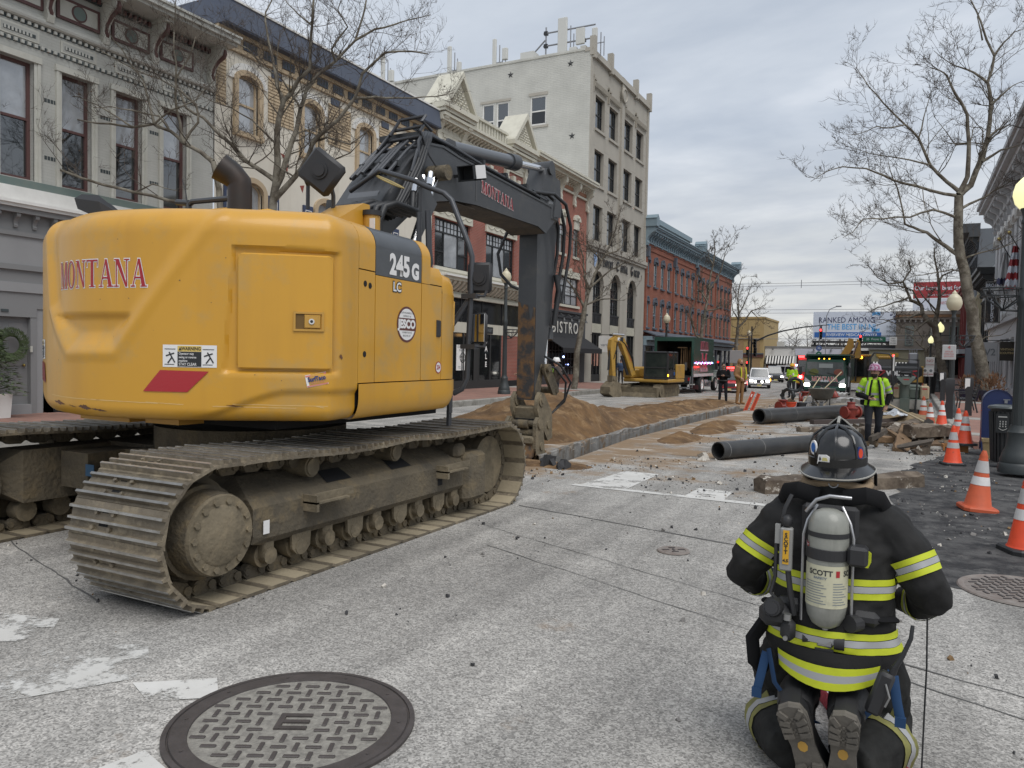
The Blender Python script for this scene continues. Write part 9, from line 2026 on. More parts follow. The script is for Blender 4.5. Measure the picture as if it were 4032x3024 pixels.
def dump_truck():
 t=thing('dump_truck','dark green cab over dump truck with lit headlights and red name letters','truck',(-3.72,41.0,0));w=.96
 c=MB(k1j);c.loft([sec(w,0,[(1,.42),(1,.95),(.97,1.12),(.90,1.78),(.80,1.86)]),sec(w,1.3,[(1,.42),(1,.95),(.97,1.12),(.92,1.80),(.82,1.88)])]);c.build('cab',t,30);g=MB(k21);g.quad((-w*.92,-.006,1.08),(w*.92,-.006,1.08),(w*.87,-.006,1.74),(-w*.87,-.006,1.74));ws=g.build('windscreen',t);i=MB(mat('cab seen inside',(.24,.26,.26),.4));i.box((-.28,-.014,1.45),(.36,-.009,1.66),bev=.0);i.build('rear_window',ws)
 for x,c2 in((-.5,'vest yellow'),(.62,'vest orange')):q=MB(mat(c2,(.10,.11,.03)if x<0 else(.16,.05,.03),.7));q.sph((x,-.012,1.24),(.22,.005,.17),10);q.build('seat_shape',ws)
 for(x0,x1,z)in((-.75,-.1,1.12),(.1,.72,1.10)):q=MB(k02);q.tube([(x0,-.03,z+.12),(x1,-.03,z-.04)],.012,5);q.build('wiper',t)
 b=MB(k1j);b.box((-w,-.08,.33),(w,.1,.52),bev=.03);b.build('bumper',t);b=MB(k02);b.box((-w*.9,-.01,.55),(w*.9,.0,.72));b.build('grille',t)
 for s in(-1,1):
  h=MB(k0x);h.box((s*.68,-.05,.50),(s*.95,.02,.68),bev=.03);h.build('headlight',t);h=MB(k2o);h.add([(s*.93,-.012,.72),(s*.6,-.012,.72),(s*.93,-.012,.98)],[(0,1,2)]);h.build('corner_lamp',t);h=MB(k00);h.box((s*1.06,-.12,1.05),(s*1.22,-.05,1.5),bev=.03);h.tube([(s*.95,.0,1.5),(s*1.14,-.06,1.52)],.02,5);h.build('mirror',t);wheel(t,s*.82,.55,.40,.26);wheel(t,s*.82,3.4,.40,.3)
 stext('MONTANA',.23,.78,lambda a,b_,l:Vector((a,-.004-l,.90+b_)),mat('dump letter red',(.42,.03,.04),.5),mat('dump letter edge',(.55,.53,.5),.5),.05,'name_lettering',t);text('maker_text','ISUZU',.13,(0,-.016,.80),k1f,t,bold=.005)
 d=MB(k1j);d.box((-1.0,1.5,.8),(1.06,4.6,2.0));d.box((-.98,.75,2.02),(1.08,4.6,2.14));d.loft([[(-.98,.75,2.02),(1.08,.75,2.02),(1.06,1.5,1.6),(-1.0,1.5,1.6)],[(-.98,.75,2.06),(1.08,.75,2.06),(1.06,1.55,1.66),(-1.0,1.55,1.66)]]);d.build('dump_body',t);a=MB(k1o)
 for x in(-.3,-.06,.18,.86):a.sph((x,.1,1.9),(.035,.035,.03),6)
 a.build('roof_marker',t);p=MB(MATS['galvanised']);p.cyl((1.0,1.35,.5),(1.02,1.35,1.85),.06,n=10);p.build('exhaust_stack',t)
dump_truck()
k0w=mat('mini yellow',(.40,.24,.045),.5,var=(.38,.22,.04),scale=3,dirt=(.25,.17,.08),dscale=3,dlo=.55,dhi=.7)
def mini():
 t=thing('mini_excavator','small yellow excavator with black cab and lowered dozer blade beside the box truck','excavator',(-10.75,34.9,0),radians(-4))
 for s in(-1,1):
  x=s*.8;P=[];
  for k in range(9):a=pi/2+pi*k/8;P.append((-1.05+.27*cos(a),.28+.27*sin(a)))
  for k in range(9):a=-pi/2+pi*k/8;P.append((1.05+.27*cos(a),.28+.27*sin(a)))
  m=MB(k04);m.prism(P,x-.18,x+.18,'x');tr=m.build('track',t);m=MB(k04)
  for k in range(26):
   y=-1.2+2.4*k/25
   for z in(.55,.0):m.box((x-.185,y-.02,z),(x+.185,y+.02,z+.022))
  m.build('grousers',tr);q=MB(k0g);q.box((x+.182*s-.01,-.7,.18),(x+.182*s+.01,.7,.42));q.cyl((x-.19,-1.05,.28),(x+.19,-1.05,.28),.12,n=12);q.cyl((x-.19,1.05,.28),(x+.19,1.05,.28),.12,n=12);q.build('track_frame',tr)
 b=MB(k04);b.loft([[(-1.0,-1.72,.02),(1.0,-1.72,.02),(1.0,-1.66,.02),(-1.0,-1.66,.02)],[(-1.0,-1.66,.22),(1.0,-1.66,.22),(1.0,-1.6,.22),(-1.0,-1.6,.22)],[(-1.0,-1.7,.46),(1.0,-1.7,.46),(1.0,-1.66,.46),(-1.0,-1.66,.46)]]);b.box((.98,-1.75,.02),(1.03,-1.6,.46));b.box((-.5,-1.65,.15),(-.35,-.9,.3));b.box((.35,-1.65,.15),(.5,-.9,.3));b.build('dozer_blade',t)
 u=MB(k0g);u.cyl((0,0,.4),(0,0,.66),.5,n=20);u.box((-.6,-.8,.25),(.6,.8,.5));u.build('undercarriage',t);u=MB(k0w);u.box((-.95,-.95,.66),(1.25,1.2,.82),bev=.04);u.box((-.95,.1,.82),(.2,1.2,1.35),bev=.08);u.box((1.15,.1,.82),(1.25,1.2,1.5),bev=.03);u.box((-.98,-.95,.82),(-.55,.1,1.25),bev=.06);u.build('house',t,30)
 c=MB(k06);x0,x1,y0,y1,z0,z1=.05,1.2,-.95,.35,.82,2.08
 for x in(x0,x1-.07):
  for y in(y0,-.25,y1-.07):c.box((x,y,z0),(x+.07,y+.07,z1))
 c.box((x0,y0,z1-.1),(x1,y1,z1),bev=.04);c.box((x0-.0,y0+.001,z0),(x1,y1,z0+.08));c.box((x0,y0-.002,1.32),(x1,y0+.05,1.37));c.box((x1-.06,-.95,z0+.08),(x1-.002,-.3,1.25));c.build('cab',t);g=MB(mat('cab glass',(.012,.018,.017),.06,spec=.4,var=(.035,.042,.036),scale=2));g.box((x0+.06,y0+.02,z0+.1),(x1-.06,y0+.03,z1-.1));g.box((x1-.03,y0+.05,1.3),(x1-.02,y1-.05,z1-.1));g.box((x0+.02,y0+.05,1.0),(x0+.03,y1-.05,z1-.1));g.build('cab_glass',t);s_=MB(k0a);s_.box((x0+.3,-.3,1.0),(x1-.3,-.1,1.75),bev=.05);s_.build('seat',t)
 a=MB(k0w);bx=-.42;pr=[(-1.0,1.0),(-1.25,1.6),(-1.62,2.35),(-1.75,2.62),(-2.0,2.72),(-2.35,2.66),(-2.4,2.5),(-2.05,2.46),(-1.95,2.38),(-1.6,1.7),(-1.25,.95)]
 D=RM(radians(-22),4,'Z');D=TM((bx,-1.0,0))@D@TM((-bx,1.0,0))
 for i in range(5):Q=[pr[i],pr[i+1],pr[9-i],pr[10-i]];a.prism(Q,bx-.13,bx+.13,'x',M=D)
 a.build('boom',t);a=MB(k0w);st=[(-2.28,2.72),(-2.55,2.55),(-2.6,2.2),(-2.42,.85),(-2.24,.82),(-2.3,1.6),(-2.25,2.4)];a.prism(st,bx-.11,bx+.11,'x',M=D);a.build('arm',t);q=MB(k06);q.cyl((bx-.05,-1.35,1.0),(bx-.05,-1.75,1.85),.07,n=12,M=D);q.cyl((bx,-2.55,2.1),(bx,-2.6,1.2),.05,n=10,M=D);q.m(k0y);q.cyl((bx,-1.7,2.78),(bx,-2.4,2.8),.05,n=10,M=D);q.cyl((bx-.05,-1.75,1.85),(bx-.05,-1.85,2.05),.035,n=10,M=D);q.m(k0f)
 for k in range(3):q.tube([(bx+.14,-1.1,1.2),(bx+.18+.02*k,-1.3,1.7+.05*k),(bx+.15,-1.75,2.4),(bx+.13,-2.1,2.6),(bx+.16,-2.3,2.1),(bx+.12,-2.4,1.7)],.018,5,M=D)
 q.build('cylinders',t,40);k_=MB(k04);k_.cyl((bx-.2,-2.35,.8),(bx+.2,-2.35,.8),.09,n=12,M=D);k_.prism([(-2.5,.95),(-2.2,.9),(-2.15,.62),(-2.5,.6)],bx-.16,bx+.16,'x',M=D)
 P=[(-2.15,.62),(-2.5,.66),(-2.78,.45),(-2.8,.15),(-2.55,-.0),(-2.1,.0),(-2.0,.1)]
 for i in range(5):
  A,B=P[i],P[i+1];k_.prism([A,B,(B[0]+.05,B[1]+.04),(A[0]+.05,A[1]+.0)],bx-.3,bx+.3,'x',M=D)
 for x in(bx-.3,bx+.28):k_.prism(P,x,x+.025,'x',M=D)
 k_.build('bucket',t)
 w_=MB(k03);w_.box((bx+.131,-2.2,2.53),(bx+.135,-2.02,2.66),M=D);wp=w_.build('maker_plate',t);e=MB(k02);e.box((bx+.131,-2.05,2.5),(bx+.137,-1.85,2.68),M=D);e.build('maker_plate',t);stext('MONTANA',.15,.8,lambda p,v,l:D@Vector((bx+.134+l,-1.48-p*.45*-1*-1,1.95+p*.89+0))+D.to_3x3()@Vector((0,-v*.9,-v*.4)),mat('faded red',(.45,.12,.07),.6),None,.02,'name_lettering',t);o=MB(k1o);o.box((1.2,-.99,.95),(1.24,-.95,1.05));o.build('side_marker',t)
mini()
def volvo():
 t=thing('excavator','dark grey excavator seen from behind at the right curb','excavator',(-.42,44.5,0));k2n=mat('volvo grey',(.032,.034,.036),.5,var=(.045,.046,.047),scale=3);m=MB(k2n);m.loft([rr(.98,.5,.62,.2),rr(1.02,.55,.72,.22),rr(1.02,.55,1.5,.22),rr(.95,.45,1.6,.2)]);m.build('counterweight',t,30);text('maker_text','VOLVO',.30,(-.1,-.575,1.22),k03,t,bold=.02,sx=1.05)
 for s in(-1,1):q=MB(k05);x=-.1+s*.72;q.prism([(x-s*-.2,1.42),(x-s*.12,1.38),(x-s*.18,1.3),(x+s*.2,1.34)],-.575,-.56,'y');q.prism([(x-s*.15,1.28),(x+s*.1,1.08),(x+s*.18,1.08),(x-s*.04,1.28)],-.575,-.56,'y');q.build('chevron',t)
 y=MB(k0w);y.box((.93,-.3,.75),(1.06,.5,1.62),bev=.03);y.prism([(.55,.8),(1.0,.8),(1.0,1.15),(.8,1.0)],-.58,-.56,'y');y.box((-.82,-.575,.92),(-.62,-.56,1.02));y.build('yellow_panel',t);y=MB(k0w);y.box((-1.1,.8,1.95),(-.3,1.9,2.12),bev=.05);y.build('cab_roof',t);c=MB(k0d);c.box((-1.05,.85,1.3),(-.35,1.8,1.95));c.build('cab',t);q=MB(k10);q.sph((-.35,.8,2.16),.05,8);q.build('beacon',t);m=MB(k2n);m.box((-.2,.2,1.55),(.8,1.5,1.75));m.build('engine_hood',t)
 for s in(-1,1):k=MB(k0g);k.prism([(-1.3,.1),(-1.1,0),(1.6,0),(1.8,.2),(1.6,.5),(-1.1,.5),(-1.35,.3)],s*.75-.25,s*.75+.25,'x');k.build('track',t)
 p=MB(MATS['galvanised']);p.box((.35,.4,1.7),(.8,.9,2.3),bev=.06)
 for k in range(4):p.cyl((.4+.11*k,.6,2.3),(.4+.11*k,.6,2.5),.03,n=6)
 p.build('rear_machinery',t)
volvo()
def loader():
 t=thing('backhoe_loader','yellow backhoe loader with amber roof lights behind the dump truck','loader',(-2.7,50.5,0));y=MB(k0w);y.box((-1.15,0,2.12),(.75,1.4,2.24),bev=.04);y.build('cab_roof',t);c=MB(k0d);c.box((-1.0,.1,.9),(.6,1.3,2.12));c.build('cab_glass',t);f=MB(k02)
 for x in(-1.02,-.2,.56):f.box((x,.05,.6),(x+.08,.15,2.13))
 f.build('cab_frame',t);a=MB(k1o)
 for x in(-.75,.12):a.sph((x,-.05,2.05),.085,8)
 a.build('amber_light',t);b=MB(k0w);b.box((-.9,.2,.5),(.5,3,1.0));b.prism([(-1.4,1.5),(-1.0,1.4),(-.3,2.7),(-.35,3.15),(-.6,3.2),(-.7,2.8)],-.28,.05,'y');b.xf(Matrix.Identity(4));b.build('body',t)
 k=MB(k0w);k.prism([(-.25,2.0),(.15,2.0),(.05,3.0),(-.1,3.15),(-.2,2.9)],-.6,-.35,'y');k.m(k0y);k.cyl((-.28,-.62,2.2),(-.08,-.62,2.95),.06,n=10);k.build('boom',t)
 for x in(-.9,.5):wheel(t,x,.9,.6,.35)
loader()
def saw():
 t=thing('pavement_saw','green grey walk behind road saw with cream water tanks and a round blade','machine',(-.1,28.2,0));k1l=mat('saw green grey',(.075,.10,.085),.6,var=(.10,.115,.095),scale=4);k1x=mat('cream tank',(.40,.32,.21),.6,var=(.33,.26,.17),scale=5);m=MB(k1l);m.box((-.75,-.3,.26),(.66,.9,.60),bev=.04);m.m(k0n);m.box((-.8,-.34,.28),(.62,-.30,.58));m.build('deck',t,30)
 for x in(-.62,-.4,.43):k=MB(k1x);k.box((x,-.25,.60),(x+.26,.15,1.04),bev=.04);k.cyl((x+.13,-.05,1.04),(x+.13,-.05,1.1),.06,n=10);k.m(k05);k.box((x+.06,-.255,.92),(x+.2,-.249,.96));k.build('water_tank',t,30)
 p=MB(k1l);p.loft([[(-.25,-.45,1.28),(.28,-.45,1.28),(.28,-.2,1.34),(-.25,-.2,1.34)],[(-.05,-.5,1.06),(.1,-.5,1.06),(.1,-.35,1.06),(-.05,-.35,1.06)]]);p.m(k06);p.box((-.18,-.4,1.38),(.2,-.2,1.5),bev=.05);p.tube([(-.12,-.35,1.3),(-.16,-.35,1.5),(.18,-.35,1.5),(.14,-.35,1.3)],.03,8);p.m(k1l);p.cyl((-.02,-.2,.3),(-.02,-.2,1.1),.15,n=16);p.box((-.14,-.48,.0),(.14,-.3,.62));p.m(k05);p.box((-.06,-.465,1.2),(.1,-.455,1.25));p.build('control_post',t,30)
 e=MB(k1l);e.box((-.45,.1,.6),(.45,.8,1.05),bev=.05);e.box((.1,-.15,.6),(.42,.1,.95),bev=.04);e.m(k0f);e.tube([(-.3,-.3,.6),(-.45,-.4,.85),(-.3,-.35,1.1),(-.15,-.3,1.2)],.025,6);e.build('engine',t,30);f=MB(k00)
 f.tube([(-.36,-.4,.5),(-.34,-.38,1.9),(.36,-.38,1.86),(.3,-.4,.0)],.03,6);f.tube([(-1.1,-.2,.8),(-1.05,-.2,1.9),(-.95,-.2,2.08),(-.5,-.2,2.05),(-.4,-.2,1.9),(-.4,-.2,.6)],.03,8);f.build('guard_frame',t,40);q=MB(MATS['white paint']);q.cyl((-.36,-.4,1.5),(-.36,-.4,2.0),.025,n=6);q.build('light_stick',t);b=MB(k04);b.cyl((.62,-.15,.27),(.7,-.15,.27),.28,n=28);b.cyl((.6,-.15,.27),(.73,-.15,.27),.09,n=14);b.build('saw_blade',t,40)
 for x in(-.55,.45):wheel(t,x,.6,.2,.12)
saw()
# ================================================================== PEOPLE
k2d=mat('skin',(.42,.235,.165),.6);k0s=mat('hi vis lime',(.36,.62,.02),.75,var=(.30,.53,.02),scale=9);k18=mat('silver tape',(.33,.335,.34),.4);k1a=mat('navy trousers',(.012,.014,.02),.9);k1v=mat('work boots',(.14,.10,.06),.9);k1s=mat('tan duck cloth',(.27,.145,.06),.9,var=(.22,.115,.048),scale=7);k0p=mat('black cloth',(.009,.009,.010),.9,spec=.2);k3n=mat('lips',(.25,.09,.07),.6);k1q=mat('dark hair',(.02,.015,.012),.9)
def fuse(parts,vox,name,parent,smooth=2,fold=0):
 """join overlapping volumes into one skin, then colour each face after the nearest source volume"""
 A=MB();trees=[]
 for m_,mb in parts:
  b=len(A.V);A.V+=mb.V;A.F+=[[b+i for i in f]for f in mb.F];A.I+=[0]*len(mb.F);trees.append((m_,BVHTree.FromPolygons([tuple(v)for v in mb.V],mb.F)))
 o=link('tmp',A.mesh('tmp'));md=o.modifiers.new('r','REMESH');md.mode='VOXEL';md.voxel_size=vox;s=o.modifiers.new('s','SMOOTH');s.factor=.5;s.iterations=smooth
 me=bpy.data.meshes.new_from_object(o.evaluated_get(bpy.context.evaluated_depsgraph_get()));bpy.data.objects.remove(o);me.name=name;me.materials.clear();ms=[]
 for m_,_ in trees:
  if m_ not in ms:ms.append(m_);me.materials.append(m_)
 if fold:
  NN=[v.normal.copy()for v in me.vertices]
  for v,nv in zip(me.vertices,NN):q=v.co.copy();f=noise.noise(Vector((q.x*5,q.y*5,q.z*13+q.x*6)))+.7*noise.noise(Vector((q.x*13+7,q.y*12,q.z*15-q.x*9)))+.4*noise.noise(q*30);v.co=q+nv*(fold*f*(.15 if q.z>1.22 else 1))
 idx=[]
 for p in me.polygons:
  best,bi=1e9,0
  for m_,t in trees:
   r=t.find_nearest(p.center)
   if r[0]is not None and r[3]<best:best,bi=r[3],ms.index(m_)
  idx.append(bi)
 me.polygons.foreach_set('material_index',idx);me.polygons.foreach_set('use_smooth',[True]*len(idx));return link(name,me,parent)
def hand(mb,w,d,up,s=1.0,curl=.5,side=1):
 """palm, four bent fingers of unequal length and a side thumb"""
 d=d.normalized();x=d.cross(up).normalized()*side;n=x.cross(d).normalized()*side;w=Vector(w);mb.tube([w-d*.02*s,w+d*.04*s,w+d*.085*s],[(.018*s,.030*s),(.017*s,.04*s),(.013*s,.038*s)],8)
 for k,l in enumerate((.07,.08,.075,.058)):
  p=w+d*.08*s+x*(.03-.02*k)*s;q=p+(d*cos(curl*.6)-n*sin(curl*.6))*l*.5*s;e=q+(d*cos(curl*1.6)-n*sin(curl*1.6))*l*.5*s;mb.tube([p,q,e],[.0095*s,.009*s,.007*s],6)
 p=w+d*.02*s+x*.035*s;q=p+(d*.6+x*.75-n*.3)*.04*s;mb.tube([p,q,q+(d*.9-n*.3)*.03*s],[.012*s,.011*s,.008*s],6)
BASE=dict(head=(0,0,1.60),neck=(0,.01,1.46),chest=(0,.01,1.27),waist=(0,0,1.03),hl=(-.095,0,.92),hr=(.095,0,.92),kl=(-.11,-.01,.5),kr=(.11,-.01,.5),al=(-.12,.03,.09),ar=(.12,.03,.09),sl=(-.19,.01,1.41),sr=(.19,.01,1.41),el=(-.26,.03,1.14),er=(.26,.03,1.14),wl=(-.27,-.08,.90),wr=(.27,-.08,.90))
def person(label,loc,rz,P,top,trs,boot,sl=None,bulk=1.0,s=1.0,hood=None,headrot=0,beard=False,bare=.0,trade=None,vox=.016):
 """front toward local -y; P overrides joint positions"""
 J={k:Vector(v)for k,v in{**BASE,**P}.items()};t=thing('person',label,'person',loc,rz,None);t.scale=(s,)*3;sl=sl or top;b=bulk
 T=MB();c=J['chest'];w=J['waist'];n=J['neck'];hm=(J['hl']+J['hr'])/2
 T.tube([hm+Vector((0,0,-.03)),w,(w+c)/2,c,(c*.35+n*.65),n+Vector((0,0,-.005))],[(.115*b,.165*b),(.112*b,.155*b),(.12*b,.17*b),(.13*b,.19*b),(.10*b,.17*b),(.055,.06)],16)
 for q in 'lr':
  S,E_,W=J['s'+q],J['e'+q],J['w'+q];T.tube([S+(c-S)*.25+Vector((0,0,.05)),S,S+(E_-S)*.5,E_],[.07*b,.078*b,.066*b,.055*b],10)
 A=MB()
 for q in 'lr':E_,W=J['e'+q],J['w'+q];A.tube([E_,E_+(W-E_)*.4,W],[.056*b,.052*b,.036*b],10)
 Lg=MB();B=MB()
 for q in 'lr':
  H_,K,N=J['h'+q],J['k'+q],J['a'+q];Lg.tube([H_+Vector((0,0,.06)),H_+(K-H_)*.3,K,K+(N-K)*.4,N+Vector((0,0,.03))],[.09,.092,.066,.066,.055],12);f=J.get('t'+q,N+Vector((0,-.17,-.045)));B.tube([N+Vector((0,.04,-.02)),N+(f-N)*.5+Vector((0,0,-.01)),f],[(.045,.045),(.045,.042),(.035,.04)],10);B.tube([N+Vector((0,.01,.06)),N+Vector((0,.01,-.03))],[.05,.05],10)
 Hd=MB();h=J['head'];R=TM(h)@RM(headrot,4,'Z');Hd.sph((0,0,.01),(.078,.098,.115),16,M=R);Hd.sph((0,-.045,-.065),(.052,.05,.045),12,M=R);Hd.tube([n-Vector((0,0,.05)),h-Vector((0,0,.06))],[.058,.054],10)
 Hd.add([Vector(v)for v in((-.016,-.092,-.025),(.016,-.092,-.025),(0,-.122,-.022),(0,-.094,.028),(0,-.08,-.02))],[(0,1,2),(0,2,3),(2,1,3),(0,3,4),(1,4,3),(0,4,1)],R)
 for x in(-.08,.08):Hd.sph((x,.01,0),(.012,.022,.032),8,M=R)
 ps=[(top,T),(sl,A),(trs,Lg),(boot,B),(k2d,Hd)]
 if hood:Q=MB();Q.sph((0,.03,.03),(.105,.11,.13),14,M=R);Q.tube([n+Vector((0,.02,-.06)),h+Vector((0,.04,-.08))],[.10,.10],12);ps.append((hood,Q))
 o=fuse(ps,vox,'body',t)
 F=MB(k2d)
 for q in 'lr':
  d=(J['w'+q]-J['e'+q]);hd=J.get('d'+q,d);hand(F,J['w'+q]+hd.normalized()*.02,hd,Vector((1,.2,0))if abs(hd.z)>abs(hd.y)else Vector((0,0,1)),.95,.7,1 if q=='l' else-1)
 F.m(k1q)
 for x in(-.03,.03):F.sph((x,-.088,.012),.010,6,M=R);F.box((x-.022,-.097,.03),(x+.022,-.085,.037),M=R)
 F.m(k3n);F.box((-.022,-.100,-.054),(.022,-.088,-.047),M=R)
 if beard:F.m(k1q);F.loft([[(.066*sin(a)*k,-.012-.09*cos(a)*k,z)for a in[-1.5+.3*i for i in range(11)]]for z,k in((-.03,1.02),(-.06,1.0),(-.095,.85),(-.115,.5))],close=False,M=R)
 F.build('hands_and_face',t,50);return t,J,o,R
def hat(t,R,m_,name='hard_hat',brim=True):
 m=MB(m_);m.lathe([(.135,.045),(.14,.05),(.118,.06),(.117,.10),(.10,.15),(.06,.185),(.002,.197)],n=22,M=R@DM((1,1.15,1,1))@RM(.0,4,'X'));m.box((-.015,-.12,.1),(.015,.12,.2),M=R@DM((1,.8,.98,1)),bev=.01);m.build(name,t,40)
def rings(t,body,name,m_,axis0,axis1,zs,w,off=.006,a0=0,a1=2*pi,n=26,R=.4):
 """band laid on the body surface: rays cast outward from an axis"""
 me=body.data;bv=BVHTree.FromPolygons([v.co.copy()for v in me.vertices],[tuple(p.vertices)for p in me.polygons]);A,B=Vector(axis0),Vector(axis1);d=(B-A).normalized();x=d.orthogonal().normalized()if abs(d.z)<.9 else Vector((1,0,0));x=(x-d*x.dot(d)).normalized();y=d.cross(x);m=MB(m_)
 for z in zs:
  rows=[]
  for e in(0,.5,1):
   c=A+d*(z+w*e);row=[]
   for k in range(n+1):
    a=a0+(a1-a0)*k/n;r=x*cos(a)+y*sin(a);hit=None;o=c+r*R
    h=bv.ray_cast(c,r,R)
    row.append((h[0]+r*off)if h[0]is not None else(c+r*R*.45))
   rows.append(row)
  m.loft(rows,close=False)
 return m.build(name,t,50)
# --- walking worker with phone
t,J,o,R=person('worker in open lime jacket and patterned hard hat walking past the rubble',(-.62,17.3,0),radians(6),dict(el=(-.31,.02,1.14),wl=(-.12,-.24,1.07),dl=Vector((.9,-.5,.1)),er=(.30,.05,1.16),wr=(.24,.0,.93),kl=(-.10,-.12,.52),al=(-.10,-.02,.14),kr=(.10,.03,.5),ar=(.08,.22,.16),tr=(.08,.12,.03),hl=(-.10,-.01,.93)),k0s,k1a,k1v,k0s,1.12,.97,headrot=-.5,beard=True,vox=.013)
m=MB(mat('sticker hat',(.42,.34,.42),.5,var=(.25,.06,.14),scale=26,amt=1.2));m.m(MATS['sticker hat']);hat(t,R,MATS['sticker hat'])
rings(t,o,'reflective_band',k18,(0,0,0),(0,0,1),(1.02,1.13),.045,.006,R=.3,n=40)
for q in 'lr':rings(t,o,'sleeve_band',k18,J['s'+q],J['e'+q],(.10,.20),.045,.006,R=.12)
for s in(-1,1):
 m=MB(k0p);m.tube([(s*.06,-.125,1.44),(s*.085,-.172,1.30),(s*.10,-.178,1.1),(s*.12,-.165,.93)],[(.016,.022)]*4,8);m.m(k0s);m.tube([(s*.09,-.11,1.47),(s*.125,-.165,1.30),(s*.145,-.168,1.1),(s*.17,-.145,.92)],[(.018,.03)]*4,8);m.m(k18);m.tube([(s*.13,-.14,1.42),(s*.165,-.158,1.28),(s*.175,-.155,1.15)],[(.016,.018)]*3,8);m.build('jacket_front',t,50)
m=MB(k0s);m.tube([(.1*cos(a),.02+.085*sin(a)-.03,1.475)for a in[pi*(-.3+1.6*k/12)for k in range(13)]],[(.03,.025)]*13,8);m.build('jacket_collar',t,50);m=MB(k0p)
for q in 'lr':m.tube([J['e'+q],J['w'+q]],[.068,.05],10)
m.tube([(-.2,-.05,1.0),(-.21,-.02,.93)],[.07,.06],8);m.build('sleeve_cuffs',t,40)
ph=MB(k02);ph.box((-.022,-.006,-.06),(.022,.006,.06),bev=.004);o=ph.build('phone',loc=(-.66,17.02,1.06));o.rotation_euler=(.6,.9,.2);tag(o,'dark phone in the hand of the walking lime jacket worker','phone')
# --- worker in yellow hat
t,J,o,R=person('worker in a lime jacket and yellow hard hat standing by the dump truck',(-4.95,38.6,0),radians(-14),dict(el=(-.25,.03,1.13),wl=(.02,-.26,1.17),er=(.26,.03,1.13),wr=(.10,-.27,1.12)),k0s,k1a,k0p,None,1.2,.92,headrot=-.2,beard=True);hat(t,R,mat('hat yellow',(.62,.36,.02),.4))
m=MB(k03);m.cyl((0,0,0),(0,0,.11),.032,.04,n=12);o=m.build('paper_cup',loc=(-4.86,38.32,1.08));tag(o,'white paper cup held by the yellow hat worker','cup')
# --- hooded man in tan
t,J,o,R=person('man in tan hooded work suit and lime vest standing with his back to the pickup',(-5.9,31,0),radians(58),dict(el=(-.26,.02,1.12),wl=(-.16,-.17,1.02),er=(.26,.02,1.12),wr=(.16,-.17,1.02)),k1s,k1s,k1s,None,1.28,1.03,hood=k1s,beard=True)
for s in(-1,1):m=MB(k0s);m.tube([(s*.12,-.15,1.43),(s*.13,-.19,1.2),(s*.13,-.17,.96)],[(.012,.035)]*3,8);m.m(mat('vest stripe orange',(.7,.2,.03),.6));m.tube([(s*.12,-.158,1.43),(s*.13,-.198,1.2),(s*.13,-.178,.98)],[(.01,.014)]*3,6);m.build('vest_strap',t,40)
rings(t,o,'vest_back',k0s,(0,0,0),(0,0,1),(.98,),.16,.008,R=.3,a0=0,a1=pi)
# --- police officer
t,J,o,R=person('police officer in black looking down at a phone beside the hooded man',(-6.68,31.6,0),radians(8),dict(el=(-.26,.0,1.14),wl=(-.04,-.27,1.19),er=(.26,.0,1.14),wr=(.04,-.27,1.19),dl=Vector((.5,-.6,.3)),dr=Vector((-.5,-.6,.3)),kl=(-.12,0,.5),al=(-.15,.03,.09),kr=(.12,0,.5),ar=(.14,.03,.09)),k0p,k1a,k0p,None,1.12,.93,headrot=.15)
m=MB(k1q);m.sph((0,.015,.05),(.083,.098,.085),12,M=R);m.build('hair',t,50);m=MB(k02);m.box((-.06,-.11,0),(.06,-.095,.025),M=R);m.build('sunglasses',t);m=MB(k00);m.tube([(.17*cos(a),.125*sin(a),.98)for a in[2*pi*k/16 for k in range(17)]],.03,6);m.box((-.24,-.05,.82),(-.17,.05,1.0));m.build('duty_belt',t)
m=MB(k02);m.box((-.03,-.01,-.05),(.03,.01,.05));tag(m.build('phone',loc=(-6.66,31.26,1.15)),'dark phone held in both hands by the police officer','phone')
# --- white hat worker, pointing worker, man in blue vest
t,J,o,R=person('older worker in white hard hat and lime vest behind the digging arm',(-11.1,24.9,-.05),radians(-52),dict(el=(-.29,.06,1.14),wl=(-.20,-.08,.98),er=(.30,.1,1.16),wr=(.17,.0,.96)),mat('brown coat',(.07,.05,.04),.9),k1a,k1v,None,1.15,.99,headrot=-.3);hat(t,R,k03)
for s in(-1,1):m=MB(k0s);m.tube([(s*.11,-.12,1.45),(s*.12,-.165,1.25),(s*.13,-.14,1.0)],[(.012,.045)]*3,8);m.m(k18);m.tube([(s*.11,-.128,1.43),(s*.12,-.174,1.25),(s*.13,-.149,1.02)],[(.01,.014)]*3,6);m.build('vest_panel',t,40)
person('person hidden behind the digging arm, only a grey sleeve and pointing hand showing',(-11.75,24.2,-.1),radians(-30),dict(el=(-.42,-.1,1.30),wl=(-.72,-.12,1.22),dl=Vector((-1,0,.05))),mat('grey sleeve',(.10,.10,.11),.9),k1a,k1v,None,1.05,.98)
m=MB(k03);m.tube([(-12.42,24.5,1.1),(-12.38,24.5,.95),(-12.25,24.5,.8),(-12.0,24.5,.72)],.008,5);tag(m.build('cord'),'thin white cord dangling from the pointing hand','cord')
person('man in blue vest and pale sleeves seen from behind beside the small excavator boom',(-15.45,44.2,.2),pi+.3,dict(el=(-.27,-.02,1.12),wl=(-.2,-.14,.95),er=(.27,-.02,1.12),wr=(.2,-.14,.95)),mat('blue vest',(.04,.07,.13),.9),k1a,k0p,mat('pale sleeve',(.35,.34,.33),.9),1.1,.86)
m=MB(mat('grey hair',(.12,.12,.12),.9));m.sph((0,.02,.05),(.083,.1,.085),12,M=TM((0,0,1.6)));m.build('hair',COL.objects.get('person.006'),50)if COL.objects.get('person.006')else None
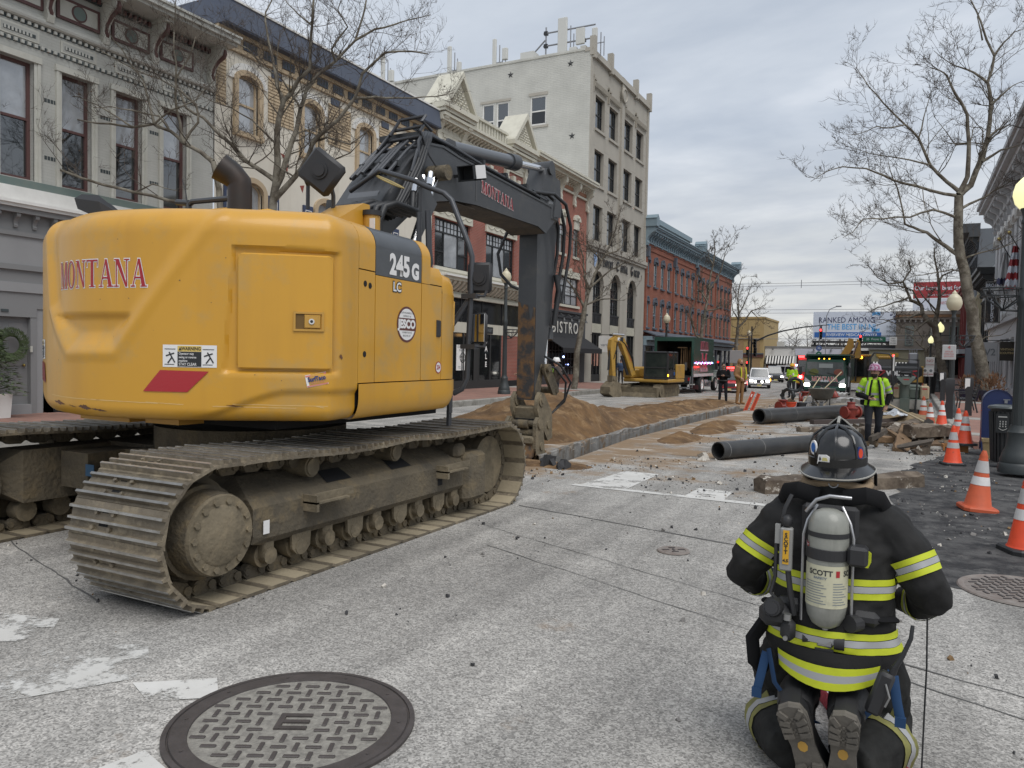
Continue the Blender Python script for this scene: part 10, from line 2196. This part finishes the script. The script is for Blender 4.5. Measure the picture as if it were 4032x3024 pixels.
# ================================================================== KNEELING FIREFIGHTER
k2t=mat('turnout black',(.010,.010,.0105),.8,spec=.35,var=(.017,.0165,.016),scale=6,bump=.5,bscale=7,dirt=(.024,.022,.019),dscale=4,dlo=.58,dhi=.75);k3i=mat('turnout trousers dusty',(.013,.0135,.014),.9,spec=.2,var=(.034,.034,.032),scale=5,bump=.5,bscale=11);k0e=mat('trim lime',(.52,.58,.02),.6,var=(.44,.49,.02),scale=14);k3h=mat('trim lime dirty',(.26,.25,.06),.75,var=(.14,.135,.06),scale=12);k20=mat('helmet black',(.005,.005,.0055),.2,coat=.3,var=(.009,.009,.009),scale=9);k2y=mat('boot sole',(.085,.078,.068),.85,var=(.14,.125,.105),scale=10,bump=.3);k3c=mat('boot black',(.018,.018,.019),.55);k3f=mat('harness blue',(.010,.045,.12),.8);k3e=mat('neck hood tan',(.26,.19,.12),.9)
FX,FY=-.26,3.5
def ff():
 t=thing('person','kneeling firefighter in black turnout gear seen from behind in the foreground','person',(FX,FY,0));T=MB()
 T.tube([(0,.03,.50),(0,.03,.60),(0,.03,.72),(0,.04,.84),(0,.05,.96),(0,.06,1.06),(0,.07,1.13),(0,.07,1.18)],[(.19,.262),(.19,.262),(.172,.240),(.170,.240),(.175,.250),(.155,.235),(.12,.16),(.10,.125)],28)
 T.tube([(0,.06,1.12),(0,.06,1.24)],[(.118,.135),(.112,.128)],18)
 for s in(-1,1):
  T.tube([(s*.10,.06,1.10),(s*.19,.06,1.065),(s*.275,.04,.97),(s*.345,.01,.86),(s*.37,.05,.80),(s*.34,.15,.745),(s*.27,.26,.72)],[.10,.104,.094,.084,.080,.068,.056],16)
 B=MB();K=[((-.12,.17,.50),(-.19,.30,.115),(-.13,-.14,.12)),((.11,.17,.50),(.20,.34,.115),(.10,-.13,.12))]
 for h,k,a in K:B.tube([h,tuple(Vector(h)+(Vector(k)-Vector(h))*.45+Vector((.02 if h[0]>0 else-.05,-.04,0))),k],[.150,.145,.125],16);B.tube([k,tuple(Vector(k)+(Vector(a)-Vector(k))*.45+Vector((.055 if h[0]>0 else-.055,0,.01))),a],[.125,.135,.095],16)
 B.tube([(0,.10,.44),(0,.06,.58)],[(.15,.22),(.17,.24)],20);H_=MB();H_.sph((-.01,.12,1.33),(.082,.10,.12),16);H_.tube([(0,.07,1.2),(-.005,.10,1.30)],[.07,.065],12);H_.sph((-.092,.11,1.29),(.014,.025,.04),8);H_.sph((.075,.11,1.29),(.014,.025,.04),8);H_.sph((0,.225,1.30),(.02,.025,.03),8)
 for s in(-1,1):H_.tube([(s*.27,.26,.72),(s*.2,.31,.71)],[.04,.036],10)
 body=fuse([(k2t,T),(k3i,B),(mat('flushed skin',(.30,.085,.06),.6),H_)],.0095,'body',t,3,.011)
 g=MB(k0p)
 for s in(-1,1):hand(g,Vector((s*.2,.31,.71)),Vector((-s,.35,-.05)),Vector((0,0,1)),1.1,.9,s)
 g.build('gloves',t,50);hr=MB(k1q);hr.sph((-.01,.105,1.31),(.085,.098,.10),14);hr.build('hair',t,50)
 def trim(nm,a0,a1,z,ang0,ang1,R=.4,n=44,w=.026,dirty=False):
  L=k3h if dirty else k0e
  rings(t,body,nm,L,a0,a1,(z,z+2*w+.004),w,.006,ang0,ang1,n,R);rings(t,body,nm,k18,a0,a1,(z+w+.002,),w,.0075,ang0,ang1,n,R)
 trim('chest_trim',(0,.04,0),(0,.04,1),.79,pi*1.06,pi*1.94);trim('hem_trim',(0,.03,0),(0,.03,1),.575,pi*1.0,pi*2.0)
 for s in(-1,1):trim('sleeve_trim',(s*.25,.05,1.03),(s*.362,.01,.82),.085,0,2*pi,.16,26,.024);trim('cuff_trim',(s*.36,.06,.785),(s*.29,.23,.73),.07,0,2*pi,.12,20,.018)
 q=MB(k2t);r0=[(.25*sin(a),.03-.205*cos(a),.575)for a in[-1.25+2.5*k/16 for k in range(17)]];r1=[(p[0]*.93,p[1]-.012+.02*abs(p[0]),.42+1.0*p[0]**2)for p in r0];q.loft([r0,[((a[0]+b[0])/2,(a[1]+b[1])/2-.008,(a[2]+b[2])/2)for a,b in zip(r0,r1)],r1,[(p[0],p[1]+.02,p[2])for p in r1]],close=False);q.build('coat_tail',t,50)
 for k,m_ in enumerate((k0e,k18,k0e)):
  q=MB(m_);f0=.34+.2*k;f1=f0+.2;pt=lambda i,f:Vector(r0[i])+(Vector(r1[i])-Vector(r0[i]))*f+Vector((0,-.018,0));q.loft([[pt(i,f0)for i in range(2,15)],[pt(i,f1)for i in range(2,15)]],close=False);q.build('tail_trim',t,50)
 for(h,k,a)in K:
  c0=Vector(k)+(Vector(a)-Vector(k))*.18;trim('leg_trim',tuple(k),tuple(a),.20,0,2*pi,.24,40,.03,True)
 b=MB(k3e);b.tube([(.115*cos(u)*1.08,.065+.10*sin(u),1.235+.012*sin(3*u))for u in[2*pi*k/20 for k in range(21)]],[(.022,.02)]*21,8);b.build('neck_hood',t,50)
 for(x,y,lean,nm)in((-.072,-.225,-.30,0),(.078,-.215,.02,1)):
  M0=TM((x,y,.20))@RM(lean,4,'Y')@RM(.25,4,'X')@Matrix.Scale(1.18,4);m=MB(k3c);out=[(.0,.165),(.036,.155),(.050,.12),(.048,.06),(.04,.0),(.044,-.06),(.057,-.12),(.05,-.17),(.02,-.19),(-.02,-.19),(-.048,-.17),(-.054,-.12),(-.044,-.06),(-.038,.0),(-.044,.06),(-.048,.12),(-.036,.155)]
  m.prism([(p[0]*.95,p[1]*.97)for p in out],.0,.09,'y',M=M0);m.tube([(0,.05,.10),(0,.13,.10),(0,.22,.06)],[(.06,.055),(.065,.06),(.07,.066)],14,M=M0);bo=m.build('boot',t,40);s_=MB(k2y);s_.prism(out,-.012,.004,'y',M=M0)
  s_.prism([p for p in out if p[1]>.055]+[(-.047,.05),(.047,.05)][::-1]if False else[(.047,.045),(.048,.12),(.036,.155),(0,.165),(-.036,.155),(-.048,.12),(-.047,.045)],-.026,-.011,'y',M=M0);s_.build('sole',bo,30);l=MB(k2y)
  for sx in(-1,1):
   for z,rot in((.135,.9),(.105,.35),(.08,.1),(.056,0),(-.075,-.25),(-.10,-.2),(-.125,-.1),(-.15,.3)):l.box((-.017,-.036 if z>0 else-.024,-.0085),(.017,-.02 if z>0 else-.01,.0085),M=M0@TM((sx*.027,0,z))@RM(-sx*rot,4,'Y'))
  for z in(-.09,-.13,.07,.11):l.box((-.011,-.03,z-.004),(.011,-.012,z+.004),M=M0);l.box((-.004,-.03,z-.011),(.004,-.0121,z+.011),M=M0)
  l.build('lugs',bo);e=MB(mat('sole emblem',(.45,.26,.05),.6));e.cyl((0,-.0135,.0),(0,-.012,.0),.017,n=8,M=M0@DM((1,1,1.25,1)));e.build('emblem',bo)
 for s in(-1,1):
  m=MB(k3f);m.tube([(s*.235,-.10,.52),(s*.20,-.15,.40),(s*.11,-.15,.29),(s*.03,-.10,.245)],[(.004,.022)]*4,8);m.tube([(s*.245,-.09,.5),(s*.26,-.12,.41),(s*.275,-.12,.34)],[(.004,.018)]*3,8);m.box((s*.275-.02,-.13,.31),(s*.275+.02,-.115,.35));m.build('harness_strap',t,40)
 c=MB(k0p);c.tube([(-.26,-.02,.62),(-.31,-.06,.54),(-.30,-.06,.45),(-.255,-.03,.40)],[(.02,.035)]*4,8);c.build('hanging_glove',t,40)
 Mh=TM((-.005,.12,1.335))@RM(.06,4,'X')@RM(-.03,4,'Y');h=MB(k20);S_=DM((1,1.2,1,1));h.lathe([(.116,-.03),(.118,.0),(.113,.05),(.095,.095),(.06,.125),(.002,.135)],n=32,M=Mh@S_)
 h.lathe([(.117,-.026),(.120,-.024),(.120,.012),(.117,.014)],n=32,M=Mh@S_,caps=False);E_=[(.152*cos(u),.185*sin(u)-(.045 if sin(u)<0 else 0)*abs(sin(u)),-.035-.018*max(0,-sin(u))-.012*abs(cos(u)))for u in[2*pi*k/48 for k in range(48)]];I_=[(.115*cos(u),.137*sin(u),-.02)for u in[2*pi*k/48 for k in range(48)]];h.loft([I_,E_,[(p[0],p[1],p[2]-.008)for p in E_],[(p[0],p[1],p[2]-.008)for p in I_]],caps=False,M=Mh);ho=h.build('helmet',t,40)
 for k in range(8):
  a=pi/2*3+2*pi*k/8;m=MB(k20);m.tube([(.115*cos(a),.138*sin(a),.01),(.112*cos(a),.134*sin(a),.055),(.093*cos(a),.112*sin(a),.099),(.056*cos(a),.067*sin(a),.129),(0,0,.142)],.0065,6,M=Mh);m.build('ridge',ho,50)
 m=MB(k20);m.prism([(-.07,.10),(0,.168),(.07,.10),(.06,.06),(-.06,.06)],.10,.115,'y',M=Mh);m.prism([(.115,.02),(.13,.10),(.12,.168),(.06,.135),(.02,.14),(.10,.08)],-.008,.008,'x',M=Mh);m.build('front_shield',ho);m=MB(mat('trim worn',(.30,.29,.26),.5));m.tube([(-.07,.115,.10),(-.03,.112,.14),(0,.10,.165),(.03,.112,.14),(.07,.115,.10)],.005,5,M=Mh);m.tube([(0,.1,.165),(0,.03,.146)],.006,5,M=Mh);m.tube([p for p in E_]+[E_[0]],.0035,5,M=Mh);m.build('edge_trim',ho,50)
 m=MB(MATS['galvanised']);m.tube([(-.018+.018*(1-cos(u)),-.205,-.075-.016*sin(u))for u in[pi*k/8 for k in range(9)]],.003,5,M=Mh);m.build('ring',ho)
 for x,z,w_,c1,c2 in((-.085,.055,.014,'billboard blue','sticker white'),(.092,.035,.013,'cone orange','sticker navy')):
  y=-sqrt(max(0,1-(x/.116)**2))*.139*.93;a=atan2(-x,-y*.8);m=MB(MATS[c2]);T_=Mh@TM((x*1.02,y*1.03,z))@RM(-a,4,'Z')if False else Mh@TM((x*1.02,y*1.03,z))@RM(atan2(x,-y),4,'Z');m.cyl((0,.004,0),(0,-.003,0),w_*1.3,n=16,M=T_@DM((1,1,1.7,1)));m.m(MATS[c1]);m.cyl((0,-.003,0),(0,-.0042,0),w_*.9,n=14,M=T_@DM((1,1,1.7,1)));m.build('helmet_sticker',ho)
 m=MB(MATS['sticker white']);T_=Mh@TM((-.045,-.1335,.012))@RM(-.3,4,'Z');m.prism([(-.026,-.022),(-.02,-.01),(.026,-.01),(.026,.012),(.012,.02),(-.02,.018)],-.003,.003,'y',M=T_);m.m(MATS['plate yellow']);m.prism([(-.005,-.006),(.02,-.006),(.015,.008),(-.002,.008)],-.0045,-.003,'y',M=T_);m.m(k02);m.prism([(-.018,0),(-.013,-.006),(-.008,0),(-.013,.012)],-.0045,-.003,'y',M=T_);m.build('helmet_sticker',ho);m=MB(k0p);m.tube([(.135,.02,-.045),(.15,.0,-.07),(.15,.0,-.115)],[(.004,.011)]*3,6,M=Mh);m.build('chin_strap',ho)
ff()
def pack():
 t=thing('breathing_apparatus','grey air cylinder on a black harness worn on the firefighter back','air tank',(FX-.01,FY-.14,0));k1x=mat('cylinder wrap grey',(.20,.205,.18),.45,var=(.29,.29,.26),scale=7,streak=((.10,.103,.09),14,.8),coat=.2,dirt=(.38,.38,.35),dscale=6,dlo=.62,dhi=.7)
 m=MB(k1x);m.lathe([(.002,.665),(.03,.668),(.055,.685),(.073,.72),(.079,.76),(.079,1.07),(.074,1.11),(.056,1.14),(.03,1.152),(.002,1.155)],n=32);cy=m.build('cylinder',t,50);b=MB(k06);b.lathe([(.0805,1.045),(.0805,1.065)],n=32,caps=False);b.build('black_band',cy);L=MB(mat('cylinder label',(.52,.50,.36),.5,dirt=(.35,.34,.26),dscale=9));A=[pi*(1.04+.92*k/20)for k in range(21)];L.loft([[(.0805*cos(a),.0805*sin(a),z)for a in A]for z in(.765,.935)],close=False);lb=L.build('label',cy,60)
 def wrap(s,size,a0,z,m_,sx=1.0):
  o=text('tmp',s,size,(0,0,0),m_,None,bold=.0008);me=o.data;bpy.data.objects.remove(o);me.name='label_text'
  for v in me.vertices:a=a0+v.co.x*sx/.081;v.co=Vector((.0818*cos(a),.0818*sin(a),z+v.co.y))
  link('label_text',me,lb)
 wrap('SCOTT',.03,pi*1.42,.905,k02);wrap('SAFETY',.012,pi*1.42,.884,MATS['print grey'],1.3);wrap('SC',.03,pi*1.86,.905,k02);q=MB(k05);q.loft([[(.0818*cos(a),.0818*sin(a),z)for a in[pi*(1.66+.06*k/4)for k in range(5)]]for z in(.892,.918)],close=False);q.build('label_mark',lb);g=MB(MATS['print grey'])
 for k in range(9):
  for a0,a1 in((1.15,1.52),(1.62,1.86)):g.loft([[(.0815*cos(a),.0815*sin(a),z)for a in[pi*(a0+(a1-a0-.04*(k%3))*i/6)for i in range(7)]]for z in(.78+.0105*k,.7835+.0105*k)],close=False)
 g.build('label_print',lb);f=MB(k05);f.loft([[(.0812*cos(a),.0812*sin(a),z+.006*sin(i))for i,a in enumerate([pi*(1.02+.16*k/6)for k in range(7)])]for z in(.985,1.02)],close=False);f.m(k03)
 for z in(.99,1.0,1.01):f.loft([[(.0816*cos(a),.0816*sin(a),z+dz+.006*sin(i))for i,a in enumerate([pi*(1.03+.14*k/6)for k in range(7)])]for dz in(0,.0035)],close=False)
 f.build('flag_sticker',cy);s=MB(k06);s.lathe([(.083,.955),(.085,.957),(.085,.998),(.083,1.0)],n=32,caps=False);s.box((.075,-.06,.94),(.15,.02,1.02),bev=.012);s.m(k0e);s.prism([(.10,.925),(.15,.925),(.16,.95),(.16,.985),(.14,1.0)],.02,.028,'y');s.build('cylinder_strap',t)
 fr=MB(mat('frame wire',(.42,.42,.43),.35,metal=.8))
 for x in(-.095,.095):fr.tube([(x,.0,.68),(x,-.005,.8),(x,-.005,1.04),(x*.85,.0,1.10),(x*.5,.03,1.16)],.006,7)
 fr.tube([(-.09,.02,1.13),(-.05,.0,1.185),(.0,.0,1.205),(.08,.02,1.20)],.008,8);fr.build('wire_frame',t,50);p=MB(k06);p.box((-.11,.04,.66),(.11,.07,1.16),bev=.02);p.box((-.2,.0,.69),(-.09,.06,.76),bev=.02);p.box((.09,.0,.69),(.2,.05,.75),bev=.02);p.cyl((.09,-.02,.70),(.12,.02,.70),.035,n=14);p.build('back_frame',t)
 for sd in(-1,1):st=MB(k0p);st.tube([(sd*.05,.07,1.19),(sd*.13,.06,1.21),(sd*.19,.12,1.19),(sd*.22,.2,1.12)],[(.012,.035)]*4,8);st.tube([(sd*.1,.04,.73),(sd*.2,.03,.72),(sd*.255,.1,.71)],[(.02,.012)]*3,8);st.build('shoulder_strap',t,50)
 v=MB(mat('valve steel',(.36,.36,.36),.35,metal=.8));v.cyl((0,0,.668),(0,0,.625),.02,n=14);v.box((-.035,-.025,.585),(.035,.03,.63),bev=.01);v.cyl((-.03,0,.61),(-.06,0,.61),.012,n=10);vo=v.build('valve',t,40);w=MB(k06);w.cyl((.036,0,.61),(.075,0,.61),.030,n=16);w.cyl((-.085,0,.61),(-.055,0,.61),.022,n=12);w.box((-.035,-.027,.555),(.035,.03,.583));w.build('valve_knob',vo,40)
 a=MB(k26);a.box((-.185,-.03,.88),(-.135,.01,1.06),bev=.006);a.box((-.205,-.02,.99),(-.185,.0,1.07));ao=a.build('alarm_unit',t);y=MB(k3k);y.box((-.171,-.034,.91),(-.147,-.029,1.05),bev=.0);yo=y.build('alarm_label',ao)
 for k,c in enumerate('SCOTT'):text('label_text',c,.022,(-.159,-.0355,1.032-.018*k),k02,yo,bold=.0008)
 text('label_text','4.5',.018,(-.159,-.0355,.925),k02,yo,bold=.0008);k=MB(k06);k.box((-.18,-.03,1.06),(-.14,.02,1.11),bev=.012);k.tube([(-.18,0,1.08),(-.17,.0,1.14),(-.15,.03,1.19)],.009,7);k.tube([(-.2,-.01,.99),(-.2,-.01,.85),(-.215,-.02,.78),(-.18,-.03,.75)],.008,7);k.tube([(-.15,-.01,.88),(-.135,-.02,.78),(-.12,-.02,.70)],.012,7);k.build('hoses',t,50);q=MB(k06);q.cyl((-.2,-.02,.72),(-.2,-.08,.735),.045,.034,n=14);q.cyl((-.2,-.08,.735),(-.2,-.095,.738),.026,n=12);q.box((-.26,-.05,.64),(-.13,.03,.74),bev=.03);q.box((-.17,-.06,.595),(-.11,-.01,.69),bev=.02);q.m(MATS['valve steel']);q.cyl((-.14,-.065,.69),(-.14,-.065,.715),.016,n=10);q.cyl((-.145,-.065,.615),(-.145,-.075,.615),.01,n=8);q.build('regulator',t,40)
 r=thing('hand_radio','black hand radio with a long curved antenna on the firefighter right hip','radio',(FX+.2,FY-.19,.46));m=MB(k06);T_=RM(.3,4,'Y');m.box((-.03,-.03,-.09),(.03,.02,.09),M=T_,bev=.012);m.cyl((.015,0,.09),(.015,0,.12),.014,n=10,M=T_);m.build('case',r,40);m=MB(k0f);m.tube([(.045,0,.1),(.075,.0,.16),(.1,.0,.23),(.105,.01,.28)],[.012,.009,.008,.007],8);m.build('aerial',r,50);m=MB(MATS['valve steel']);m.tube([(.02,-.035,.05),(.035,-.04,.0),(.02,-.035,-.04)],.004,6);m.build('clip',r)
k26=mat('alarm grey',(.26,.26,.25),.5);k3k=mat('alarm yellow',(.62,.34,.02),.5)
pack()
